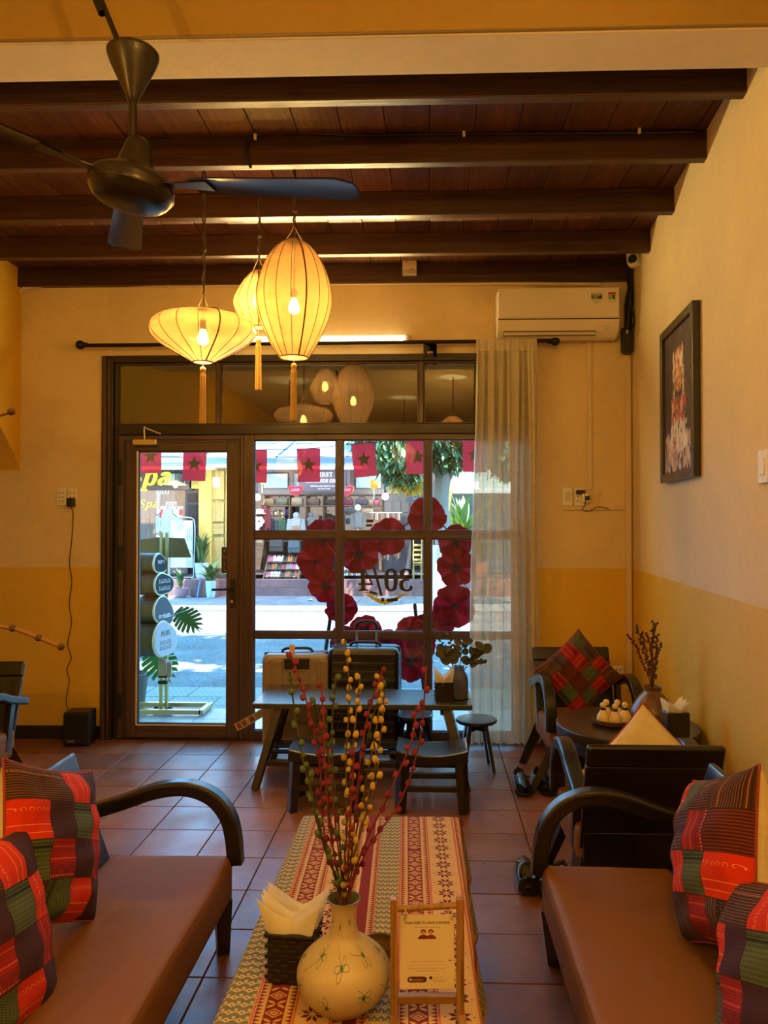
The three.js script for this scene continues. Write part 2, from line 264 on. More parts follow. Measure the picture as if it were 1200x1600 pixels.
// ---------------------------------------------------------------- silk lanterns
const BULB = RGB(1, 0.79, 0.28);
function lantern(label, [x, y, z], prof, nrib, cd, bulbY, cordTop, tassel, turn = 0, dim = 1) {
  // prof: [radius, height] from the bottom ring to the top ring; y is the bottom ring
  const t = thing('silk_lantern', label, 'lantern', [x, y, z], turn, 'silk lanterns hung from the ceiling');
  const pr = smooth(prof, 36), h = prof[prof.length - 1][1];
  const rAt = (v) => { const k = v * 36, i = Math.min(35, k | 0), f = k - i; return [pr[i][0] + (pr[i + 1][0] - pr[i][0]) * f, pr[i][1] + (pr[i + 1][1] - pr[i][1]) * f]; };
  const silk = phy({ color: RGB(0.98, 0.68, 0.38), map: T.sheer, transmission: 0.5, roughness: 0.26, thickness: 0, side: THREE.DoubleSide });
  // cloth is pulled a little flat between the ribs
  obj('silk_shade', sheet((u, v) => { const a = u * Math.PI * 2, [r, yy] = rAt(v), c = Math.cos(((u * nrib) % 1 - 0.5) * Math.PI * 2 / nrib), q = r * Math.cos(Math.PI / nrib) / c * 0.5 + r * 0.5; return [q * Math.cos(a), yy, q * Math.sin(a), u * 3, v * 1.2]; }, nrib * 6, 36, true), silk, t);
  const ribMat = std({ color: RGB(0.16, 0.075, 0.02), roughness: 0.7 });
  for (let k = 0; k < nrib; k++) { const a = (k / nrib) * Math.PI * 2; obj('rib', tube(pr.filter((_, i) => i % 3 === 0).map(([r, yy]) => [(r + 0.001) * Math.cos(a), yy, (r + 0.001) * Math.sin(a)]), k === 3 ? 0.0042 : 0.0017, 22, 5), ribMat, t); }
  const ring = (r, yy) => new THREE.TorusGeometry(r, 0.0035, 6, 32).rotateX(Math.PI / 2).translate(0, yy, 0);
  obj('ring', ring(prof[0][0], 0), ribMat, t); obj('ring', ring(prof[prof.length - 1][0], h), ribMat, t);
  const rt = prof[prof.length - 1][0], k1 = 0.12;
  obj('hanger_wire', [tube([[-rt, h, 0], [-rt * 0.3, h + 0.05, 0.0], [0, h + k1 * 0.7, 0]], 0.002, 10, 5), tube([[rt, h, 0], [rt * 0.3, h + 0.05, 0.0], [0, h + k1 * 0.7, 0]], 0.002, 10, 5)], MAT.linen, t);
  const cord = []; const top = cordTop - y;
  for (let i = 0; i <= 30; i++) { const yy = h + k1 * 0.6 + (top - h - k1 * 0.6) * i / 30; cord.push([0.004 * Math.sin(i * 1.3), yy, 0.004 * Math.cos(i * 1.3)]); }
  obj('cord', [tube(cord, 0.0045, 90, 6), tube([[0.006, top, 0], [0.009, top * 0.6 + h * 0.4, 0.002], [0.004, h + k1 * 0.5, 0], [0, bulbY + 0.1, 0]], 0.003, 40, 5)], MAT.bark, t);
  obj('cord_knot', [ball(0.012, 0.004, h + 0.42 * (top - h), 0, 8), ball(0.009, 0.008, h + 0.41 * (top - h), 0.006, 8)], MAT.bark, t);
  const glow = std({ color: RGB(0.9, 0.8, 0.6), emissive: BULB, emissiveIntensity: 40 * dim, roughness: 0.4 });
  const bulb = obj('bulb', lathe(smooth([[0.001, -0.034], [0.022, -0.022], [0.028, 0.0], [0.02, 0.03], [0.012, 0.05]], 16), 18).translate(0, bulbY, 0), glow, t);
  bulb.castShadow = false;
  obj('socket', cyl(0.015, 0.015, 0.045, 0, bulbY + 0.07, 0, 14), MAT.blackPlastic, t);
  const lamp = new THREE.PointLight(BULB, cd, 0, 2); lamp.position.set(0, bulbY, 0); lamp.castShadow = true; lamp.shadow.radius = 1.4; t.add(lamp);
  const [b0, b1] = tassel, gold = std({ color: RGB(0.62, 0.36, 0.1), roughness: 0.65 });
  obj('tassel_string', rod([0, 0, 0], [0, b0, 0], 0.0018, 5), MAT.linen, t);
  obj('bead', ball(0.0155, 0, b0 - 0.012, 0, 16), gold, t);
  const strands = [cyl(0.012, 0.015, 0.02, 0, b0 - 0.036, 0, 12)];
  for (let k = 0; k < 12; k++) { const a = k * 0.524, r = k % 2 ? 0.011 : 0.006; strands.push(rod([r * Math.cos(a), b0 - 0.03, r * Math.sin(a)], [r * 1.25 * Math.cos(a), b1 + 0.006 * hash(k, 3, 1), r * 1.25 * Math.sin(a)], 0.0042, 5)); }
  obj('tassel', strands, std({ color: RGB(0.6, 0.38, 0.13), roughness: 0.8 }), t);
  return t;
}
lantern('wide flat spinning-top silk lantern with a glowing bulb, leftmost and lowest of the three', [-1.128, 2.291, -3.77],
  [[0.048, 0], [0.13, 0.046], [0.205, 0.088], [0.25, 0.13], [0.26, 0.165], [0.243, 0.2], [0.2, 0.222], [0.1, 0.248], [0.03, 0.264]], 16, 1.6, 0.115, 3.27, [-0.025, -0.305], 0.2);
lantern('tall oval silk lantern with dark ribs, the largest and rightmost of the three', [-.679, 2.317, -3.8],
  [[0.072, 0], [0.115, 0.07], [0.163, 0.17], [0.187, 0.27], [0.182, 0.36], [0.148, 0.465], [0.095, 0.545], [0.045, 0.583]], 16, 0.85, 0.25, 3.27, [-0.03, -0.315], 0.1);
lantern('small teardrop silk lantern half hidden behind the tall oval one', [-.902, 2.521, -4.0],
  [[0.05, 0], [0.095, 0.04], [0.128, 0.1], [0.13, 0.14], [0.105, 0.2], [0.065, 0.26], [0.035, 0.295]], 14, 1.1, 0.14, 3.27, [-0.06, -0.33], 0);
// the rest of the room, out of the picture, is lit by more of the same lanterns
const big = [[0.07, 0], [0.15, 0.08], [0.18, 0.2], [0.15, 0.32], [0.06, 0.4]];
lantern('round silk lantern hung above the camera over the coffee table', [0.3, 2.5, -0.45], big, 14, 12, 0.2, 3.42, [-0.03, -0.3]);
lantern('round silk lantern behind the camera at the left arcade', [-1.9, 2.05, -0.3], big, 14, 10, 0.2, 3.42, [-0.03, -0.3]);
lantern('round silk lantern behind the camera in the middle of the room', [-0.4, 2.35, 1.2], big, 14, 7, 0.2, 3.42, [-0.03, -0.3]);
{ // fluorescent batten over the door
  const t = thing('tube_light', 'lit fluorescent tube on a white batten above the door frame', 'lamp', [-0.76, 2.752, -D]);
  obj('batten', box(1.24, 0.035, 0.04, 0, -0.012, 0.02, 0.006), MAT.whitePlastic, t);
  obj('tube', cyl(0.014, 0.014, 1.18, 0, 0, 0, 16).rotateZ(Math.PI / 2).translate(0, 0.006, 0.06), std({ color: RGB(1, 0.95, 0.8), emissive: RGB(1, 0.8, 0.42), emissiveIntensity: 3.2 }), t);
  for (const s of [-1, 1]) obj('end_cap', box(0.025, 0.05, 0.055, s * 0.605, 0, 0.045, 0.006), MAT.whitePlastic, t);
  for (const s of [-0.25, 0.06, 0.35]) obj('clip', box(0.012, 0.03, 0.02, s, -0.028, 0.04, 0.003), MAT.steel, t);
  const l = new THREE.RectAreaLight(RGB(1, 0.74, 0.29), 270, 1.16, 0.05); l.position.set(0, -0.012, 0.085); l.rotation.set(0, Math.PI, 0, 'YXZ'); t.add(l);
}

{ // ceiling fan, hung by a hook and rod; the motor tips to the right
  const t = thing('ceiling_fan', 'dark three-blade ceiling fan with a round glossy motor and cone canopy', 'fan', [-.868, 2.486, -2.2]);
  const fm = std({ color: RGB(0.02, 0.014, 0.008), roughness: 0.3, metalness: 0.4 });
  const cn = phy({ color: RGB(0.014, 0.01, 0.006), roughness: 0.4, metalness: 0.3, clearcoat: 0.3 });
  obj('canopy', lathe([[0.006, 0.232], [0.014, 0.234], [0.02, 0.25], [0.045, 0.305], [0.066, 0.35], [0.0735, 0.372], [0.074, 0.38], [0.068, 0.386], [0.0001, 0.392]], 32), cn, t);
  obj('down_rod', cyl(0.0125, 0.0125, 0.28, 0, 0.19, 0, 14), fm, t);
  obj('hanging_rod', [tube([[-0.0, 0.36, 0], [-0.035, 0.4, 0.0], [-0.075, 0.49, 0.0], [-0.1, 0.55, 0.0]], 0.008, 16, 8), tube([[-0.09, 0.5, 0], [-0.13, 0.6, 0], [-0.19, 0.76, 0.0], [-0.23, 0.94, 0]], 0.0145, 16, 8)], MAT.iron, t);
  const head = new THREE.Group(); head.name = 'rotor'; head.rotation.z = -0.15; t.add(head);
  obj('motor', lathe(smooth([[0.001, -0.075], [0.05, -0.074], [0.095, -0.062], [0.118, -0.035], [0.121, -0.012], [0.116, 0.008], [0.09, 0.026], [0.06, 0.04], [0.045, 0.075], [0.034, 0.115], [0.02, 0.13], [0.001, 0.132]], 60), 48), fm, head);
  obj('motor_ring', [new THREE.TorusGeometry(0.1195, 0.003, 8, 48).rotateX(Math.PI / 2).translate(0, -0.03, 0)], fm, head);
  const bl = sheet((u, v) => { const r = 0.2 + 0.5 * v, w = 0.085 + 0.04 * v - 0.05 * Math.max(0, v - 0.93) / 0.07, s = (u - 0.5) * 2, tw = 0.02; return [r, s * w / 2 * Math.sin(tw) * 1.2 - 0.006 * s * s, s * w / 2, u, v]; }, 10, 24);
  const blade2 = bl.clone().translate(0, 0.004, 0);
  for (const deg of [114, -14, 222]) {
    const b = obj('blade', [bl, blade2], phy({ color: RGB(0.05, 0.04, 0.032), roughness: 0.3, metalness: 0.4, side: THREE.DoubleSide }), head); b.rotation.y = deg * Math.PI / 180;
    obj('blade_arm', [extrude([[0.09, -0.024], [0.15, -0.016], [0.26, -0.03], [0.26, 0.03], [0.15, 0.016], [0.09, 0.024]], 0.006, 0.0015).rotateX(-Math.PI / 2).translate(0, -0.004, 0)], fm, b);
  }
}

{ // curtain rod and sheer curtain
  const y = 2.705, z = -5.15, t = thing('curtain_rod', 'black curtain rod with ball ends above the door and window', 'curtain rod', [0, y, z]);
  const x0 = -2.376, x1 = 0.827;
  obj('pole', rod([x0, 0, 0], [x1, 0.008, 0], 0.0125, 12), MAT.iron, t);
  for (const [x, s] of [[x0, -1], [x1, 1]]) { obj('finial', [ball(0.031, x + s * 0.01, 0.004, 0, 18), cyl(0.017, 0.017, 0.02, 0, 0, 0, 14).rotateZ(Math.PI / 2).translate(x - s * 0.03, 0.003, 0)], MAT.iron, t); }
  for (const x of [x0 + 0.1, x1 - 0.1, -0.6]) { const s = x < 0 ? 1 : -1; obj('bracket', [extrude([[-0.045, 0], [0.045, 0.0], [0.045, -0.085], [0.022, -0.085], [0.02, -0.05], [-0.01, -0.018]].map(([a, b]) => [a * s, b - 0.008]), 0.016, 0.003), box(0.04, 0.03, 0.115, 0.02 * s, -0.015, -0.06, 0.004)], MAT.iron, t); }
  const c = thing('sheer_curtain', 'sheer cream curtain gathered at the right side of the window', 'curtain', [0, 0, z]);
  const cx0 = 0.312, cx1 = 0.708, fold = (u, k) => Math.sin(u * 49 + 1.3 * Math.sin(u * 9)) * 0.6 + 0.4 * Math.sin(u * 83 + 2 * Math.sin(u * 5) + k);
  const sheer = phy({ color: RGB(0.98, 0.9, 0.7), map: T.sheer, transmission: 0.36, roughness: 0.5, thickness: 0, side: THREE.DoubleSide });
  const yb = 0.03;
  obj('cloth', sheet((u, v) => { const top = y + 0.014, yy = yb + (top - yb) * (1 - v), wl = -0.012 * Math.sin(v * 3) - 0.045 * v; const amp = (0.012 + 0.03 * Math.min(1, v * 6)) * (1 - 0.25 * v); return [cx0 + wl * (1 - u) + (cx1 - cx0) * u + 0.02 * v * u + 0.006 * Math.sin(v * 7 + u * 20), yy, 0.016 + amp * fold(u, v * 0.7), u * 1.1, v * 2.6]; }, 220, 40), sheer, c);
  obj('heading', sheet((u, v) => [cx0 - 0.004 + (cx1 - cx0 + 0.008) * u, y + 0.018 - 0.08 * v, 0.024 + 0.008 * fold(u, 0) * v, u * 1.1, v * 0.1], 160, 4), sheer, c);
}

{ // air conditioner
  const x0 = 0.444, x1 = 1.243, yt = 3.034, yb = 2.719, w = x1 - x0, h = yt - yb, t = thing('air_conditioner', 'white split air conditioner with two small stickers above the curtain', 'air conditioner', [(x0 + x1) / 2, yb, -D]);
  const wp = std({ color: RGB(0.78, 0.7, 0.58), roughness: 0.35 });
  // side profile: x = distance from the wall, y = height
  const side = [[0, 0.02], [0, h], [0.17, h], [0.205, h - 0.015], [0.215, h - 0.1], [0.213, 0.1], [0.185, 0.045], [0.14, 0.008], [0.09, 0]];
  obj('body', mv(extrude(side, w, 0.006, 2), 0, 0, 0, 0, -Math.PI / 2, 0), wp, t);
  obj('front_panel', box(w - 0.012, h - 0.125, 0.008, 0, h - 0.068 - 0.03 + (0.006), 0.216, 0.004), wp, t);
  obj('gap_line', box(w - 0.01, 0.007, 0.006, 0, h - 0.2, 0.2165, 0.002), MAT.blackPlastic, t);
  obj('outlet', box(w * 0.76, 0.05, 0.02, -w * 0.07, 0.038, 0.175, 0.004).rotateX(0), std({ color: RGB(0.12, 0.1, 0.08), roughness: 0.6 }), t);
  obj('louvre', mv(box(w * 0.75, 0.007, 0.05, 0, 0, 0, 0.003), -w * 0.07, 0.03, 0.187, 0.75), wp, t);
  const stick = (n, draw, x, y, a, b) => obj(n, mv(new THREE.BoxGeometry(a, b, 0.0015), x, y, 0.2212), std({ map: canvasTex(128, 160, draw), roughness: 0.5 }), t);
  const st1 = extrude([[-0.038, 0.036], [0.036, 0.04], [0.038, -0.01], [0.0, -0.042], [-0.034, -0.016]], 0.002, 0);
  obj('shield_sticker', mv(st1, w / 2 - 0.15, h - 0.065, 0.2215), std({ color: RGB(0.62, 0.55, 0.42), roughness: 0.5 }), t);
  stick('sticker_band', (g, W, H) => { g.fillStyle = '#1c3f3a'; g.fillRect(0, 0, W, H); g.fillStyle = '#e8dcc0'; for (let k = 0; k < 3; k++) g.fillRect(14, 24 + k * 44, 100 - k * 16, 16); }, w / 2 - 0.152, h - 0.058, 0.068, 0.028).position.z = 0.002;
  stick('energy_label', (g, W, H) => { g.fillStyle = '#d9cda8'; g.fillRect(0, 0, W, H); g.fillStyle = '#c02a1c'; g.fillRect(0, 0, W, 36); g.fillStyle = '#1d6b35'; g.fillRect(10, 44, W - 20, 66); g.fillStyle = '#f0e8c8'; for (let k = 0; k < 4; k++) g.fillRect(20, 52 + k * 14, 50, 6); }, w / 2 - 0.052, h - 0.062, 0.05, 0.066);
  obj('status_sticker', box(0.03, 0.03, 0.002, w / 2 - 0.085, 0.06, 0.2, 0), MAT.paper, t).rotation.x = 0;
}

// conduits, cables and boxes
one('wall_conduit', [tube([[-2.886, 3.117, -5.25], [-2.731, 3.147, -5.25], [-1.649, 3.143, -5.25], [-.316, 3.14, -5.25], [1.16, 3.121, -5.25]], 0.013, 60, 8), tube([[-2.822, 3.108, -5.25], [-2.886, 3.099, -5.25], [-2.903, 3.023, -5.25], [-2.889, 2.947, -5.25], [-2.916, 2.889, -5.25]], 0.011, 20, 8), tube([[-2.859, 3.139, -5.25], [-2.931, 3.113, -5.25], [-2.944, 3.023, -5.25], [-2.921, 2.911, -5.25]], 0.011, 20, 8)], MAT.pvc, 'beige pipe running along the top of the back wall and bending down at left', 'pipe');
one('cable_trunking', span(1.07, 1.1, 1.723, 2.766, -D, -D + 0.014, 0.002), MAT.pvc, 'vertical cream cable trunking between air conditioner and sockets', 'trunking');
one('cable_trunking', span(0.906, 1.32, 1.582, 1.608, -D, -D + 0.014, 0.002), MAT.pvc, 'short horizontal cream trunking just under the wall sockets', 'trunking');
one('cable_trunking', [span(1.326, 1.361, 0.369, 2.64, -D, -D + 0.03, 0.003), span(1.322, 1.365, 1.691, 1.722, -D, -D + 0.034, 0.003)], MAT.pvc, 'tall cream trunking standing in the right back corner of the room', 'trunking');
{
  const t = thing('cable_duct', 'black pipe with loose cables beside the air conditioner', 'cable', [1.346, 2.991, -5.2]);
  obj('pipe', tube([[0.014, 0.26, 0], [0.012, 0.1, 0], [-0.006, -0.05, 0.0], [-0.015, -0.2, 0], [-0.02, -0.36, 0]], 0.026, 24, 10), MAT.blackPlastic, t);
  obj('loose_cable', [tube([[-0.03, 0.2, 0.03], [-0.02, 0.05, 0.05], [0.0, -0.04, 0.04], [0.02, -0.16, 0.04], [-0.03, -0.2, 0.05], [-0.07, -0.2, 0.04]], 0.005, 30, 6), tube([[0.0, 0.12, 0.04], [-0.04, 0.0, 0.05], [-0.045, -0.12, 0.05], [-0.02, -0.26, 0.04]], 0.004, 30, 6)], MAT.blackPlastic, t);
  obj('adapter', box(0.075, 0.16, 0.05, -0.027, -0.28, 0.02, 0.012), MAT.blackPlastic, t);
  obj('adapter_sticker', box(0.014, 0.025, 0.002, -0.03, -0.22, 0.046, 0), MAT.paper, t);
}
{
  const t = thing('security_camera', 'small white security camera at the right end of the ceiling', 'camera', [1.328, 3.216, -5]); t.scale.setScalar(1.2);
  const p = std({ color: RGB(0.82, 0.76, 0.66), roughness: 0.35 });
  obj('head', lathe(smooth([[0.001, -0.056], [0.026, -0.052], [0.041, -0.03], [0.043, 0.0], [0.042, 0.036], [0.028, 0.054], [0.001, 0.056]], 24), 28), p, t);
  obj('lens', mv(cyl(0.022, 0.022, 0.02, 0, 0, 0, 20), -0.022, -0.02, 0.033, Math.PI / 2, 0, 0), MAT.blackPlastic, t);
  obj('arm', box(0.07, 0.03, 0.03, 0.06, 0.0, -0.01, 0.008), p, t);
  obj('wall_plate', box(0.014, 0.09, 0.07, 0.1, 0.0, -0.01, 0.004), MAT.pvc, t);
}
{
  const t = thing('junction_box', 'small square grey junction box on the last ceiling beam', 'box', [-.138, 3.232, -5.2]);
  obj('box', box(0.1, 0.115, 0.04, 0, 0, 0.006, 0.006), std({ color: RGB(0.5, 0.42, 0.3), roughness: 0.5 }), t);
  obj('lid', box(0.092, 0.07, 0.006, 0, 0.018, 0.028, 0.003), MAT.pvc, t);
  obj('screw', [ball(0.004, -0.02, 0.03, 0.031, 8), ball(0.004, 0.02, -0.02, 0.031, 8)], MAT.iron, t);
}
{
  const t = thing('beam_cable', 'black cable clipped along the face of the second ceiling beam', 'cable');
  obj('cable', tube([[-.82, 3.12, -3.47], [-.841, 3.181, -3.46], [-.831, 3.248, -3.465], [-.791, 3.27, -3.47], [-.326, 3.263, -3.47], [0.198, 3.26, -3.47], [0.66, 3.255, -3.47], [1.19, 3.252, -3.47]], 0.007, 60, 7), MAT.blackPlastic, t);
  for (const x of [407, 737, 1010]) obj('clip', box(0.014, 0.03, 0.014, -1.974 + x * 3.465 / 1200, 3.26, -3.464, 0.004), MAT.whitePlastic, t);
}
for (const [x, y] of [[259, 441], [706, 437], [28, 443]]) one('wire_clip', [box(0.016, 0.03, 0.012, -2.95 + x * 0.004392, 1.49 + (818 - y) / 227.7, -D + 0.035, 0.004), box(0.01, 0.01, 0.035, -2.95 + x * 0.004392, 1.475 + (818 - y) / 227.7, -D + 0.018, 0.002)], MAT.whitePlastic, x < 100 ? 'tiny white clip on the conduit over the left wall' : x < 400 ? 'tiny white clip on the conduit above the flat lantern' : 'tiny white clip on the conduit below the junction box', 'clip');

function socketPlate(label, [x, y], w, h, kind) {
  const t = thing('wall_socket', label, 'socket', [x, y, -D]);
  obj('plate', box(w, h, 0.012, 0, 0, 0.006, 0.004), MAT.whitePlastic, t);
  if (kind === 'switch') { obj('rocker', box(w * 0.45, h * 0.5, 0.006, 0, 0, 0.014, 0.002), std({ color: RGB(0.6, 0.55, 0.45), roughness: 0.4 }), t); return t; }
  for (const [a, b] of [[-0.012, 0.03], [0.012, 0.03], [-0.012, 0.0], [0.012, 0.0], [-0.012, -0.03], [0.012, -0.03]]) obj('hole', cyl(0.0045, 0.0045, 0.004, 0, 0, 0, 8).rotateX(Math.PI / 2).translate(a, b, 0.0115), MAT.blackPlastic, t);
  return t;
}
socketPlate('white wall socket left of the door without a plug', [-2.563, 1.673], 0.07, 0.118);
socketPlate('white wall socket left of the door holding a black plug', [-2.486, 1.673], 0.07, 0.118);
socketPlate('white switch plate beside the curtain above the trunking', [0.934, 1.673], 0.07, 0.125, 'switch');
socketPlate('white wall socket beside the curtain full of plugs', [1.016, 1.673], 0.07, 0.125);
socketPlate('white socket low in the corner behind the far armchair', [1.275, 0.47], 0.07, 0.11);
{
  const t = thing('plug_adapter', 'black plug adapter with a long thin cord down to the speaker', 'plug', [-2.481, 1.636, -D]);
  obj('adapter', box(0.045, 0.062, 0.05, 0, 0, 0.04, 0.008), MAT.blackPlastic, t);
  const p = [[0, -0.03, 0.04]]; const ys = [800, 850, 880, 910, 945, 975, 1010, 1030, 1048, 1065, 1090, 1100, 1110]; const xs = [112, 110, 107, 111, 107, 111, 105, 111, 104, 108, 104, 108, 116];
  ys.forEach((y, i) => p.push([(xs[i] - 112) / 227.7, (785 - y) / 227.7, 0.012 + (i > 10 ? 0.04 * (i - 10) : 0)]));
  obj('cord', tube(p, 0.0028, 90, 5), MAT.blackPlastic, t);
}
{
  const t = thing('power_plug', 'dark and white plugs with a thin cable in the socket beside the curtain', 'plug', [1.016, 1.673, -D]);
  obj('plug', box(0.06, 0.028, 0.04, 0.004, 0.03, 0.032, 0.006), MAT.blackPlastic, t);
  obj('plug', box(0.05, 0.06, 0.045, 0.035, -0.01, 0.034, 0.006), MAT.whitePlastic, t);
  obj('plug_face', box(0.028, 0.03, 0.004, 0.046, -0.012, 0.057, 0.002), MAT.blackPlastic, t);
  obj('cable', tube([[0.02, 0.04, 0.05], [0.03, -0.05, 0.06], [0.01, -0.09, 0.05], [0.06, -0.1, 0.04], [0.12, -0.07, 0.03], [0.2, -0.085, 0.02]], 0.003, 30, 5), MAT.blackPlastic, t);
}
one('wall_hook', [box(0.045, 0.07, 0.004, 1.15, 1.708, -D + 0.002, 0.001), tube([[1.15, 1.725, -D + 0.006], [1.153, 1.69, -D + 0.014], [1.148, 1.677, -D + 0.022], [1.14, 1.69, -D + 0.024]], 0.003, 12, 6)], MAT.pvc, 'small clear adhesive hook right of the plugs', 'hook');
{
  const t = thing('speaker', 'small black speaker on the floor left of the door', 'speaker', [-2.367, 0, -5.14], 0.12);
  obj('cabinet', box(0.175, 0.225, 0.15, 0, 0.1185, 0, 0.014), MAT.blackPlastic, t);
  obj('grille', box(0.15, 0.15, 0.006, 0, 0.135, 0.075, 0.004), std({ color: RGB(0.008, 0.008, 0.009), roughness: 0.9, bumpMap: T.weave, bumpScale: 0.001 }), t);
  obj('badge', box(0.045, 0.014, 0.003, -0.035, 0.04, 0.077, 0.001), MAT.steel, t);
  obj('foot', [0.07, -0.07].flatMap((a) => [0.055, -0.055].map((b) => cyl(0.01, 0.01, 0.006, a, 0.003, b, 10))), MAT.blackPlastic, t);
}
{ // portrait on the right wall
  const z = -3.93, t = thing('framed_portrait', 'black framed painting of a seated figure in a white headscarf on the right wall', 'picture', [RX(z) - 0.001, 2.12, z], -Math.atan(RS) - Math.PI / 2);
  const W = 0.67, H = 0.82, b = 0.045;
  obj('frame', [box(b, H, 0.035, -W / 2 + b / 2, 0, 0.02, 0.004), box(b, H, 0.035, W / 2 - b / 2, 0, 0.02, 0.004), box(W - 2 * b, b, 0.035, 0, H / 2 - b / 2, 0.02, 0.004), box(W - 2 * b, b, 0.035, 0, -H / 2 + b / 2, 0.02, 0.004)], MAT.black, t);
  obj('backing', box(W - 0.02, H - 0.02, 0.012, 0, 0, 0.007, 0), MAT.black, t);
  const art = canvasTex(800, 1000, (g, w, h) => {
    g.fillStyle = '#3a2118'; g.fillRect(0, 0, w, h); seed = 33;
    const blob = (c, x, y, a, b, n, s) => { for (let k = 0; k < n; k++) { g.fillStyle = c[(rnd() * c.length) | 0]; g.globalAlpha = 0.75; g.beginPath(); g.ellipse(x + rr(-a, a), y + rr(-b, b), rr(s * 0.4, s), rr(s * 0.8, s * 2), rr(-0.5, 0.5), 0, 7); g.fill(); } g.globalAlpha = 1; };
    blob(['#4a2c1e', '#5b3a2a', '#33201a', '#40302e'], w / 2, h * 0.4, w / 2, h * 0.4, 160, 40);
    blob(['#d8c7ae', '#c8a888', '#e8dcc6', '#b3987e'], w * 0.5, h * 0.86, w * 0.5, h * 0.12, 160, 30);
    blob(['#c05a36', '#e0d2bd', '#d98a5a', '#efe6d6'], w * 0.48, h * 0.22, w * 0.17, h * 0.07, 90, 22);
    blob(['#d6a06c', '#e7bd8b', '#b9703f'], w * 0.5, h * 0.37, w * 0.1, h * 0.06, 80, 18);
    blob(['#efe4d2', '#d9c2a4'], w * 0.34, h * 0.4, w * 0.03, h * 0.12, 40, 12); blob(['#efe4d2', '#d9c2a4'], w * 0.66, h * 0.4, w * 0.03, h * 0.12, 40, 12);
    blob(['#b7442d', '#8c2f22', '#d0714c', '#e3c8a8'], w * 0.5, h * 0.57, w * 0.24, h * 0.08, 120, 22);
    blob(['#e9dfd0', '#cdb79b', '#f3ece0'], w * 0.5, h * 0.75, w * 0.26, h * 0.09, 130, 24); blob(['#b5583c', '#8a3626'], w * 0.36, h * 0.8, w * 0.06, h * 0.1, 30, 12);
    g.fillStyle = '#5a2a1c'; for (const s of [0.46, 0.55]) { g.beginPath(); g.ellipse(w * s, h * 0.35, 11, 5, 0, 0, 7); g.fill(); } g.strokeStyle = '#7a2f20'; g.lineWidth = 7; g.beginPath(); g.arc(w * 0.505, h * 0.385, 26, 0.3, 2.8); g.stroke();
  });
  obj('painting', new THREE.BoxGeometry(W - 2 * b + 0.006, H - 2 * b + 0.006, 0.004).translate(0, 0, 0.018), std({ map: art, roughness: 0.55 }), t);
}
one('light_switch', [box(0.012, 0.12, 0.08, RX(-2.78) - 0.007, 1.694, -2.78, 0.003), box(0.006, 0.06, 0.04, RX(-2.78) - 0.015, 1.694, -2.78, 0.002)], MAT.whitePlastic, 'white switch plate on the right wall near the frame edge', 'switch');

